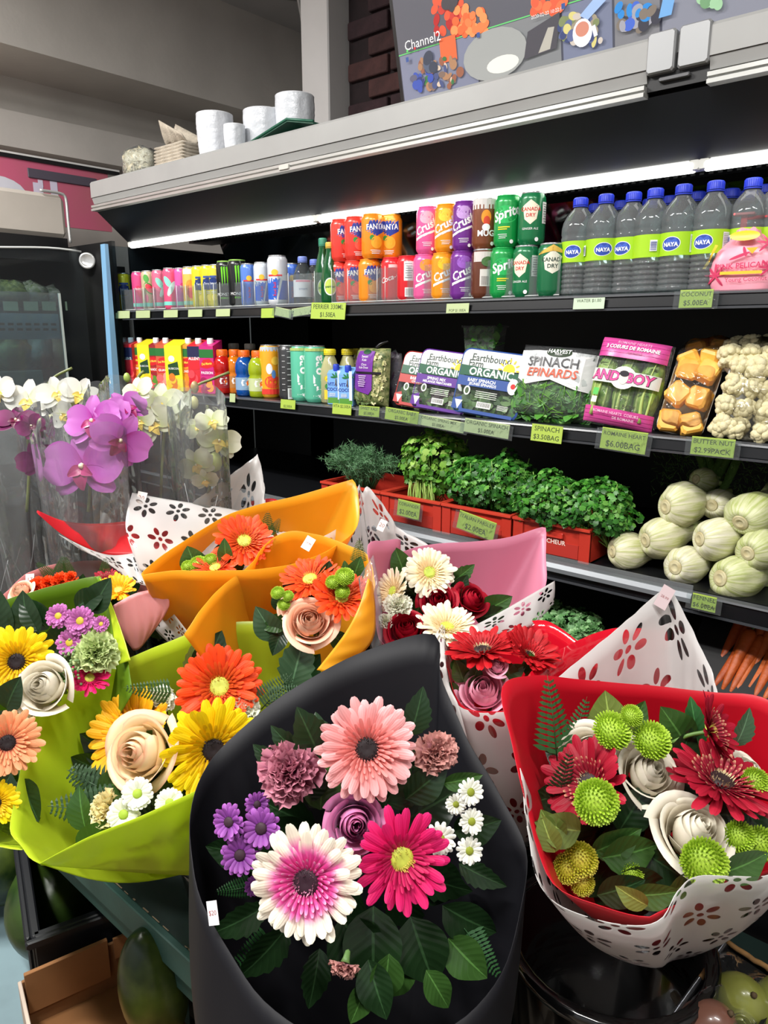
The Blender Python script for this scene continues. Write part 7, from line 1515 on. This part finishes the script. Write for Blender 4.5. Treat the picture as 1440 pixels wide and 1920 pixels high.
# ---- white film bouquet between amber and pink
ap = (720, 1150, 1.45); bq = bouquet('white floral film bouquet between the amber and pink papers', ap)
sheet(bq, 'floral_film', [(606, 1006, 1.28), (640, 985, 1.33), (664, 950, 1.38), (672, 908, 1.42), (680, 925, 1.42), (692, 914, 1.42), (738, 975, 1.42), (745, 990, 1.42), (800, 1021, 1.40), (810, 1060, 1.38)], ap, floral(5, 4), .03, .0, False, 80, 14, crinkle=.004); stems(bq, ap, 1, length=.1)
sticker(bq, 716, 985, 1.40, 14, 22, -25, (0, .2, 1), '20')
# ---- translucent pink bouquet under the orchids
ap = (170, 1200, 1.33); bq = bouquet('pale pink film bouquet with orange flowers under the orchids', ap)
FPK = mat((222, 150, 150), .4, tl=.35, alpha=.92, key='pale_pink_film')
sheet(bq, 'film_wrap', [(-20, 1140, 1.14), (12, 1110, 1.17), (50, 1076, 1.2), (110, 1057, 1.23), (210, 1054, 1.25), (270, 1096, 1.22), (312, 1135, 1.18)], ap, FPK, .03, .01, False, 60, 12)
loft(bq, 'film_fold', [[(212, 1135, 1.10), (255, 1112, 1.11), (300, 1104, 1.12)], [(222, 1180, 1.10), (265, 1175, 1.11), (318, 1135, 1.12)], [(250, 1220, 1.12), (262, 1216, 1.12), (280, 1195, 1.13)]], FPK)
sticker(bq, 56, 1087, 1.17, 16, 22, 5, (0, .2, 1), '17'); stems(bq, ap, 1, length=.08)
gerbera(bq, 222, 1108, 1.13, 38, (.1, .7, .6), AMB, AMB, GYC, 81, 'amber gerbera peeping over the film', 20, .3, 2); gerbera(bq, 200, 1090, 1.17, 28, (.1, .7, .6), DRD, DRI, DKR, 83, 'dark red gerbera behind the amber one', 18, .3, 2)
for (u, v, r_) in ((70, 1098, 22), (112, 1088, 20), (90, 1092, 18), (132, 1082, 14)): carnation(bq, u, v, 1.16, r_, (0, .6, .7), ORR, u, 'small orange carnation', 26)
rose(bq, 38, 1108, 1.14, 26, (-.2, .6, .7), PRO, 82, 'peach rose at the film edge')
for (u, v, l, a, kd) in ((110, 1080, 50, 70, 'fern'), (130, 1080, 46, 95, 'fern'), (195, 1085, 50, 80, 'fern'), (100, 1085, 50, 130, 'fern')): leaf(bq, u, v, 1.18, l, a, kd, 'mid')
for i in range(8): leaf(bq, rg.uniform(60, 220), rg.uniform(1100, 1140), 1.2, 60, rg.uniform(30, 150), 'broad', 'dark')
# ================================================================== orchids in cellophane sleeves
CEL = clearmat((240, 243, 243), .30, .10, 1.0, 12, 'cellophane', .07)
def orchid_petal(kind, m):
    q = ('orch', kind, m.name)
    if q in _FM: return _FM[q]
    mb = MB(); W_, L_, cup = {'wing': (.56, .98, .10), 'sepal': (.30, .92, .06), 'lip': (.20, .42, -.25)}[kind]
    def fn(a, b):
        c = (a - .5) * 2; w_ = W_ * (math.sin(PI * (b * .86 + .07)) ** (.55 if kind == 'wing' else .8)); return Vector((.04 + L_ * b + (.05 * c * c if kind == 'wing' else 0), c * w_, cup * b * b + .05 * c * c - .10 * b ** 4 + .015 * math.sin(c * 9) * b))
    mb.grid(fn, 8, 8); _FM[q] = mb.mesh({'wing': 'petal', 'sepal': 'sepal', 'lip': 'lip'}[kind], m); return _FM[q]
def orchid_bloom(t, u, v, d, rp, face, m, lipm, label, spin=0):
    P, B = flower_at(u, v, d, face); fl = part_empty('orchid_bloom', t, P, B @ Matrix.Rotation(spin, 3, 'Z'), px(rp, d), label)
    for a in (90, 218, 322): link('sepal', orchid_petal('sepal', m), fl, mw=Matrix.Rotation(math.radians(a), 4, 'Z'))
    for a in (12, 168): link('petal', orchid_petal('wing', m), fl, mw=Matrix.Translation((0, 0, .04)) @ Matrix.Rotation(math.radians(a), 4, 'Z'))
    link('lip', orchid_petal('lip', lipm), fl, mw=Matrix.Translation((0, 0, .08)) @ Matrix.Rotation(math.radians(270), 4, 'Z') @ Matrix.Rotation(-.7, 4, 'Y'))
    for s in (-1, 1): link('lip_lobe', orchid_petal('lip', lipm), fl, mw=Matrix.Translation((0, -.02, .08)) @ Matrix.Rotation(math.radians(270 + s * 60), 4, 'Z') @ Matrix.Rotation(-1.0, 4, 'Y') @ Matrix.Scale(.7, 4))
    MB().sphere((0, .03, .12), .07, .08, .09, 8).build('column', mat((240, 232, 190), .4), fl)
def orchid(label, u, d, blooms, buds, stem, stake, m, lipm, sl, bl='bloom'):
    g = P_d(u, 1000, d); t = thing('potted_orchid', label, 'orchid', (g.x, g.y, ZT), 'orchids in sleeves'); o = Vector(t.location)
    MB().lathe([(0, 0), (.045, 0), (.060, .10), (.063, .10), (.063, .112), (.055, .112), (.053, .09), (0, .09)], 24).build('pot', mat((196, 190, 180), .5), t)
    for i in range(5):
        a = i * 1.3 + u; mb = MB(); dx, dy = math.cos(a), math.sin(a)
        def fn(p, q): c = (p - .5) * 2; w_ = .030 * math.sin(PI * (q * .9 + .06)) ** .6; return Vector((dx * .11 * q - dy * c * w_, dy * .11 * q + dx * c * w_, .095 + .09 * q - .10 * q * q * q + .3 * w_ * abs(c)))
        mb.grid(fn, 4, 8); mb.build('leaf', mat((44, 84, 40), .35), t)
    for s in stem: MB().tube(spline([Vector((g.x, g.y, ZT + .1))] * (s[0] is None) + [P_d(a, b, d + .01) for a, b in s if a is not None], 24), .0028, 6).build('stem', mat((104, 112, 60), .5), t, o)
    for a, b, a2, b2 in stake: MB().tube([P_d(a, b, d + .02), P_d((a + a2) / 2, (b + b2) / 2, d + .02), Vector((P_d(a2, b2, d + .02).x, P_d(a2, b2, d + .02).y, ZT + .09))], .0032, 6).build('stake', mat((38, 34, 34), .5), t, o)
    for k, (a, b, r_, fc, sp) in enumerate(blooms): orchid_bloom(t, a, b, d - .02 - .012 * (k % 3), r_, fc, m, lipm, bl, sp)
    for a, b, r_, c in buds: MB().sphere(P_d(a, b, d - .01), px(r_, d) * .8, px(r_, d) * .8, px(r_, d) * 1.15, 10).build('bud', mat(c, .45), t, o)
    for (cu_, vt, wt, sd) in sl:
        c = P_d(cu_, 1000, d); zt = P_d(cu_, vt, d).z; rt = px(wt, d); rg = random.Random(sd); p1, p2 = rg.uniform(0, 6), rg.uniform(0, 6); mb = MB()
        def fn(a, b):
            th = a * 2 * PI; r_ = (.052 + (rt - .052) * b ** .8) * (1 + .05 * math.sin(5 * th + p1 + 3 * b) + .035 * math.sin(11 * th + p2 - 4 * b))
            return Vector((c.x + r_ * math.cos(th), c.y + r_ * math.sin(th) * .8, ZT + .03 + (zt - ZT - .03) * b + .02 * b * math.sin(2 * th + p1)))
        mb.grid(fn, 48, 22, closed=True); mb.build('cellophane_sleeve', CEL, t, o)
        # bright folded creases and cut rim of the sleeve
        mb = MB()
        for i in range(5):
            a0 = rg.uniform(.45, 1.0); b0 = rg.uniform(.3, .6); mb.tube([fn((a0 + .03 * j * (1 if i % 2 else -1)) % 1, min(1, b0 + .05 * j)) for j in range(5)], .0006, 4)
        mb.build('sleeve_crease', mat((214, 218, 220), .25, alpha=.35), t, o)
    return t
PUO = G([(0, (170, 50, 150)), (.3, (176, 84, 172)), (1, (194, 118, 192))], tl=.25); PUL = mat((150, 20, 90), .4); WHO = G([(0, (226, 230, 190)), (.3, (220, 218, 206)), (1, (222, 220, 214))], tl=.2); WHL = mat((230, 200, 90), .4); GWO = G([(0, (200, 210, 130)), (.4, (210, 212, 174)), (1, (220, 218, 198))], tl=.25); DMO = G([(0, (70, 6, 50)), (1, (120, 24, 90))], tl=.2)
orchid('white orchid in a cellophane sleeve at the frame edge', 75, 1.42, [(55, 752, 44, (-.1, .1, 1), 0), (108, 738, 36, (.3, .2, 1), .3), (150, 740, 36, (.4, .1, .9), -.4), (0, 735, 36, (-.3, 0, 1), .2), (118, 778, 28, (-.2, -.3, 1), .8)], [(132, 762, 13, (200, 204, 140)), (112, 765, 11, (190, 196, 130))], [[(None, 0), (80, 950), (70, 800), (60, 745)], [(70, 800), (90, 720), (135, 690)]], [(75, 800, 78, 1030)], WHO, WHL, [(70, 722, 92, 1)], 'white bloom with yellow lip')
orchid('dark magenta orchid in a sleeve at the frame edge', 30, 1.30, [(70, 862, 36, (.5, -.3, .8), .4), (30, 790, 36, (.2, .5, .8), 0), (58, 800, 28, (.6, .3, .7), .6)], [(72, 812, 12, (90, 20, 60))], [[(None, 0), (50, 960), (55, 870), (50, 800)]], [(54, 870, 52, 1060)], DMO, mat((90, 10, 50), .4), [(20, 770, 84, 2)], 'dark magenta bloom')
orchid('purple orchid with large blooms in a clear sleeve', 168, 1.27, [(158, 876, 76, (-.15, -.05, 1), .05), (176, 792, 56, (-.25, .15, 1), .1), (224, 826, 56, (.45, -.3, .8), -.5), (238, 768, 42, (.5, .4, .7), .6), (210, 790, 44, (.1, .1, 1), .9)], [(212, 760, 14, (120, 40, 60))], [[(None, 0), (165, 960), (175, 850), (185, 800), (212, 762)]], [(172, 830, 166, 1030), (160, 910, 154, 1040)], PUO, PUL, [(165, 800, 92, 3)], 'purple bloom with magenta lip')
orchid('white orchid with greenish buds, middle sleeve', 290, 1.40, [(300, 760, 46, (-.1, .2, 1), 0), (290, 795, 40, (-.2, -.2, 1), .5), (258, 735, 34, (-.4, .3, .9), .3), (322, 775, 38, (.5, .2, .8), -.3), (265, 790, 30, (-.3, -.1, 1), .2)], [(349, 757, 13, (190, 196, 110)), (364, 755, 11, (196, 190, 130)), (365, 726, 10, (150, 130, 90)), (238, 708, 8, (150, 170, 80)), (268, 716, 8, (140, 150, 70))], [[(None, 0), (300, 960), (310, 800), (335, 760), (365, 725), (395, 712), (430, 698)], [(310, 800), (250, 750), (258, 710), (270, 696)]], [(243, 790, 242, 1040), (304, 780, 300, 1040), (228, 870, 232, 1040)], GWO, WHL, [(290, 722, 92, 4), (225, 732, 50, 7)], 'white bloom tinged green')
orchid('white orchid with round buds in the rightmost sleeve', 378, 1.36, [(410, 828, 40, (.4, .1, .9), -.2), (370, 872, 36, (-.2, -.3, 1), .5), (398, 792, 30, (.2, .3, .9), .3), (372, 800, 26, (-.3, .2, .9), 1), (385, 900, 24, (.1, -.5, .8), .2)], [(399, 790, 13, (176, 190, 90)), (397, 803, 9, (170, 186, 84)), (403, 866, 17, (196, 206, 120)), (376, 826, 10, (180, 190, 100))], [[(None, 0), (388, 930), (400, 880), (396, 810), (388, 760)], [(396, 880), (405, 900), (407, 925)]], [(384, 776, 388, 1000)], GWO, WHL, [(385, 738, 58, 5)], 'white bloom tinged green')
# ================================================================== green table, buckets and what stands below
TG = mat((50, 84, 78), .5, var=.14, scale=7, bump=.12, bscale=60, key='green_paint'); TGT = mat((30, 48, 44), .45, var=.15, scale=9, key='green_table_top')
XT0, XT1, YT0, YT1 = -2.1, -.60, .477, 1.40
t = thing('flower_table', 'dark green painted wooden table under the bouquets', 'table', ((XT0 + XT1) / 2, .9, 0)); to = Vector(t.location)
part(MB().box(XT0, XT1, YT0 + .012, YT1, ZT - .022, ZT - .001), 'table_top', TGT, t, to)
part(MB().box(XT0, XT1, YT0, YT0 + .012, ZT - .05, ZT, bev=.002), 'edge_board', TG, t, to)
part(MB().box(XT0 + .02, XT1 - .02, YT0 + .014, YT0 + .034, ZT - .10, ZT - .03), 'apron', TG, t, to)
CH = mat((150, 132, 108), .8, var=.2, scale=60, key='bare_wood')
for i in range(14):
    x = -1.05 + i * .032 + rg.uniform(-.015, .015); part(MB().box(x, x + rg.uniform(.004, .022), YT0 + .0115, YT0 + .0125 + rg.uniform(0, .0012), ZT - .0005, ZT + .0004), 'paint_chip', CH, t, to)
lx = X_at(312, .50, .42)
for x, y in ((lx, .512), (XT0 + .05, .512), (XT1 - .05, 1.35), (XT0 + .05, 1.35)): part(MB().box(x - .019, x + .019, y - .019, y + .019, 0, ZT - .04, bev=.002), 'leg', TG, t, to)
st = thing('side_stand', 'low dark green stand beside the table under the red bouquet', 'stand', (-.2, 1.05, 0)); so = Vector(st.location)
part(MB().box(-.56, .18, .72, 1.38, .33, .35), 'stand_top', TGT, st, so)
for x, y in ((-.53, .75), (.15, .75), (-.53, 1.35), (.15, 1.35)): part(MB().box(x - .02, x + .02, y - .02, y + .02, 0, .33), 'leg', TG, st, so)
BKT = mat((10, 10, 11), .14, bump=.25, bscale=9, spec=.6, coat=.4, key='black_bucket')
def bucket(label, x, y, z0, z1, R):
    t = thing('flower_bucket', label, 'bucket', (x, y, z0), 'black flower buckets'); h_ = z1 - z0
    MB().lathe([(0, 0), (R * .76, 0), (R * .80, .01), (R * .95, h_ - .03), (R * .95, h_ - .004), (R * .90, h_ - .004), (R * .75, .012), (0, .012)], 36, cap=(False, False)).build('bucket_body', BKT, t)
    MB().lathe([(R * .95, h_ - .020), (R * 1.02, h_ - .016), (R * 1.03, h_ - .004), (R * .99, h_), (R * .92, h_ - .002)], 36, cap=(False, False)).build('rim', BKT, t)
    return t
c = P_d(1140, 1752, .98); bucket('glossy black bucket holding the red bouquet', c.x, c.y, .352, c.z, .135)
c = P_d(640, 2350, .80); bucket('black bucket below the black paper bouquet', c.x, c.y, .0, c.z + .02, .09)
for lab, a_ in (('lime', (400, 1600, 1.17)), ('rear amber', (440, 1240, 1.36)), ('front amber', (560, 1300, 1.24)), ('pink', (820, 1310, 1.42)), ('small red', (965, 1555, 1.18)), ('red and white', (330, 1180, 1.40)), ('white film', (720, 1150, 1.45)), ('pale pink film', (170, 1200, 1.33))):
    c = P_d(*a_); zb = ZT if c.x < XT1 - .05 else .352
    if c.z - zb > .03: bucket('black bucket holding the %s bouquet' % lab, c.x, c.y, zb, c.z + .01, .055)
# watermelons
WM = mat((26, 48, 20), .3, c2=(60, 84, 26), scale=9, bump=.05, key='watermelon_rind'); WM2 = mat((22, 42, 15), .3, c2=(78, 94, 34), scale=14, key='striped_rind')
def melon(u, v, d, r1, r2, label, m, tilt, scar=True):
    c = P_d(u, v, d); t = thing('watermelon', label, 'watermelon', c, 'watermelons under the table'); t.rotation_euler = tilt
    MB().sphere((0, 0, 0), r1, r1, r2, 32).build('rind', m, t)
    if scar: MB().lathe([(0, 0), (.008, .001), (.011, .003), (.006, .004), (0, .003)], 12, M=Matrix.Translation((0, 0, r2 - .002))).build('stem_scar', mat((110, 92, 50), .8), t)
    return c
c1 = melon(128, 1680, 1.62, .12, .142, 'dark watermelon with stem scar in the black crate', WM, basis(cdir(-.1, -.15, 1)).to_euler())
c2_ = melon(20, 1590, 1.78, .12, .15, 'dark watermelon at the rear of the black crate', WM2, (1.3, .3, .4), False)
c3 = melon(288, 1850, 1.16, .052, .11, 'striped watermelon standing behind the table leg', WM2, (.08, -.05, .4), False)
# black plastic crate
Cc = P_z(62, 1756, .47); A_ = P_z(0, 1664, .47); B_ = P_z(250, 1688, .47); ex = (B_ - Cc); Lx = max(.36, ex.length); ex.normalize(); ey = Vector((-ex.y, ex.x, 0))
if ey.dot(A_ - Cc) < 0: ey = -ey
t = thing('produce_crate', 'black plastic crate holding watermelons', 'crate', (Cc.x, Cc.y, .20)); t.rotation_euler.z = math.atan2(ex.y, ex.x); H_ = .27; Ly = .42; sg_ = 1 if Vector((-math.sin(t.rotation_euler.z), math.cos(t.rotation_euler.z), 0)).dot(ey) > 0 else -1
BC = mat((20, 22, 26), .45, key='crate_plastic')
def cb(x0, x1, y0, y1, z0, z1, name, b=.003): y0, y1 = sorted((y0 * sg_, y1 * sg_)); MB().box(x0, x1, y0, y1, z0, z1, bev=b).build(name, BC, t)
cb(0, Lx, 0, Ly, 0, .012, 'bottom'); cb(0, Lx, -.004, .012, .0, H_, 'side_wall'); cb(0, Lx, Ly - .012, Ly, 0, H_, 'side_wall'); cb(-.004, .012, 0, Ly, 0, H_, 'end_wall'); cb(Lx - .012, Lx, 0, Ly, 0, H_, 'end_wall')
for i in range(5): cb(-.010, -.003, .02 + i * .085, .045 + i * .085, .03, H_ - .03, 'rib')
for z in (.02, .13, H_ - .02): cb(-.012, -.003, 0, Ly, z, z + .014, 'rib')
cb(-.014, Lx, -.014, -.003, H_ - .016, H_, 'rim'); cb(-.014, -.003, 0, Ly, H_ - .016, H_, 'rim')
# open cardboard box
L_ = P_z(40, 1838, .425); R_ = P_z(262, 1742, .425); ex = R_ - L_; Lb = ex.length; an = math.atan2(ex.y, ex.x)
CB = mat((124, 84, 48), .85, var=.08, scale=18, bump=.1, bscale=80, key='cardboard'); CBI = mat((134, 90, 50), .85, var=.06, scale=12, key='cardboard_inside')
t = thing('cardboard_box', 'open brown cardboard box beside the green table leg', 'box', (L_.x, L_.y, .325)); t.rotation_euler.z = an
lb = thing('closed_box', 'closed brown carton underneath the open cardboard box', 'box', (L_.x, L_.y, .14)); lb.rotation_euler.z = an; MB().box(0, Lb, -.4, 0, 0, .184, bev=.002).build('carton_body', CB, lb); MB().box(0, Lb, -.225, -.175, .1835, .1845).build('tape', mat((170, 140, 90), .4), lb)
h_ = .10; W_ = .42
MB().box(0, Lb, -W_, 0, 0, .006).build('bottom', CBI, t); MB().box(0, Lb, -.006, 0, 0, h_, bev=.001).build('rear_wall', CB, t); MB().box(-.006, 0, -W_, 0, 0, h_, bev=.001).build('end_wall', mat((176, 160, 146), .8, var=.1, scale=14, key='printed_card'), t); MB().box(Lb, Lb + .006, -W_, 0, 0, h_).build('end_wall', CB, t); MB().box(0, Lb, -W_ - .006, -W_, 0, h_).build('front_wall', CB, t)
MB().box(.004, .14, -.016, -.008, h_ - .06, h_ + .02, bev=.001).build('flap', CBI, t); MB().box(.15, Lb - .02, -.012, -.007, h_ - .03, h_ + .012).build('flap', CBI, t)
MB().box(-.0085, -.006, -W_, -.2, .02, h_ - .02).build('red_print', mat((176, 50, 56), .6), t)
t = tag(MB().box(-.5, .5, -.05, .05, 0, .02, bev=.002).build('shelf_board', mat((108, 130, 136), .6, var=.1, scale=10, key='teal_board')), 'pale teal board on the ground under the crate', 'board'); b_ = P_z(20, 1880, .18); t.location = (b_.x, b_.y, .14); t.rotation_euler.z = an + PI / 2
for (x0, w_) in ((0, 1),):
    p = thing('pallet', 'low wooden pallet carrying the crate and the box', 'pallet', (-1.25, .52, 0))
    for i in range(5): MB().box(-.6, .6, -.42 + i * .19, -.28 + i * .19, .12, .14).build('board', mat((92, 84, 72), .8, var=.15, scale=10), p)
    for i in range(3): MB().box(-.6 + i * .55, -.5 + i * .55, -.42, .5, 0, .12).build('bearer', mat((84, 76, 64), .8), p)
# black box of fruit, near corner
Z_ = .70; c0 = P_z(1362, 1766, Z_); ca = P_z(1470, 1838, Z_); cb_ = P_z(1235, 1945, Z_)
t = thing('fruit_box', 'black cardboard box with torn brown edges and wrapped fruit', 'box', c0); o_ = c0.copy(); H_ = .22; BX = mat((14, 14, 16), .35, bump=.1, key='black_card'); KR = mat((150, 112, 66), .75, var=.2, scale=60, key='torn_kraft')
def wall(a, b, name):
    d = (b - a).normalized() * .004; nrm = Vector((-d.y, d.x, 0)); mb = MB(); dz = Vector((0, 0, -H_)); vs = [a, b, b + dz, a + dz]; vs += [p + nrm for p in vs]
    mb.add(vs, [(0, 1, 2, 3), (7, 6, 5, 4), (0, 4, 5, 1), (2, 6, 7, 3), (1, 5, 6, 2), (3, 7, 4, 0)]); mb.build(name, BX, t, o_)
cc_ = ca + cb_ - c0
for a, b in ((c0, ca), (c0, cb_), (ca, cc_), (cb_, cc_)): wall(a, b, 'side_wall')
MB().add([c0 + Vector((0, 0, -H_)), ca + Vector((0, 0, -H_)), cc_ + Vector((0, 0, -H_)), cb_ + Vector((0, 0, -H_))], [(0, 1, 2, 3)]).build('bottom', BX, t, o_, solid=.004)
for a, b, f0, f1 in ((c0, ca, .0, 1), (c0, cb_, .22, .42), (c0, cb_, .82, 1)):
    mb = MB(); pts = [a.lerp(b, f0 + (f1 - f0) * i / 10) + Vector((0, 0, rg.uniform(-.001, .0025))) for i in range(11)]; mb.tube(pts, .0035, 6); mb.build('torn_edge', KR, t, o_)
for (f0, f1) in ((.04, .2), (.44, .8)):
    mb = MB(); n = int((f1 - f0) * 90)
    for i in range(n): p = c0.lerp(cb_, f0 + (f1 - f0) * i / n); mb.sphere(p + Vector((0, 0, .002)), .0036, n=6)
    mb.build('foil_strip', mat((120, 122, 126), .2, metal=.8), t, o_)
MB().box(-.055, .055, -.09, .09, 0, .012, bev=.004, M=Matrix.Translation(P_z(1400, 1905, Z_ - .05) + Vector((0, 0, -.06))) @ Matrix.Rotation(.8, 4, 'Z')).build('pulp_insert', mat((150, 140, 124), .9), t, o_)
for k, (u, v, r_, c) in enumerate(((1385, 1885, .046, (134, 138, 62)), (1318, 1935, .044, (120, 80, 66)), (1450, 1900, .044, (126, 132, 60)))):
    p = P_z(u, v, Z_ - .02); q = thing('mango', ['olive green mango in the black box', 'reddish brown mango in the black box', 'green mango in the black box at the frame edge'][k], 'mango', p, 'mangoes in the box'); q.rotation_euler = (.4, .5, k)
    MB().sphere((0, 0, 0), r_ * .82, r_ * .72, r_ * 1.1, 24, fn=lambda p_, a, t_: Vector((p_.x + .12 * r_ * math.cos(t_), p_.y, p_.z))).build('skin', mat(c, .3, c2=tuple(int(x * .8) for x in c), scale=14, coat=.4, key='mango_skin'), q)
    MB().lathe([(0, 0), (.004, .001), (.003, .005), (0, .006)], 8, M=Matrix.Translation((-.12 * r_, 0, r_ * 1.09))).build('stem_end', mat((80, 64, 40), .8), q)
mb = MB(); fc = (c0 + cc_) / 2 + Vector((0, 0, -.004)); e1 = (ca - c0) * .5; e2 = (cb_ - c0) * .5
mb.grid(lambda a, b: fc + e1 * (a * 2 - 1) * .95 + e2 * (b * 2 - 1) * .95 + Vector((0, 0, .012 * math.sin(a * 9 + b * 5) * math.sin(b * 8) + .02 * math.sin(PI * a) * math.sin(PI * b))), 24, 24)
mb.build('cling_film', clearmat((244, 244, 244), .14, .06, .5, 20, 'box_film', .015), t, o_)
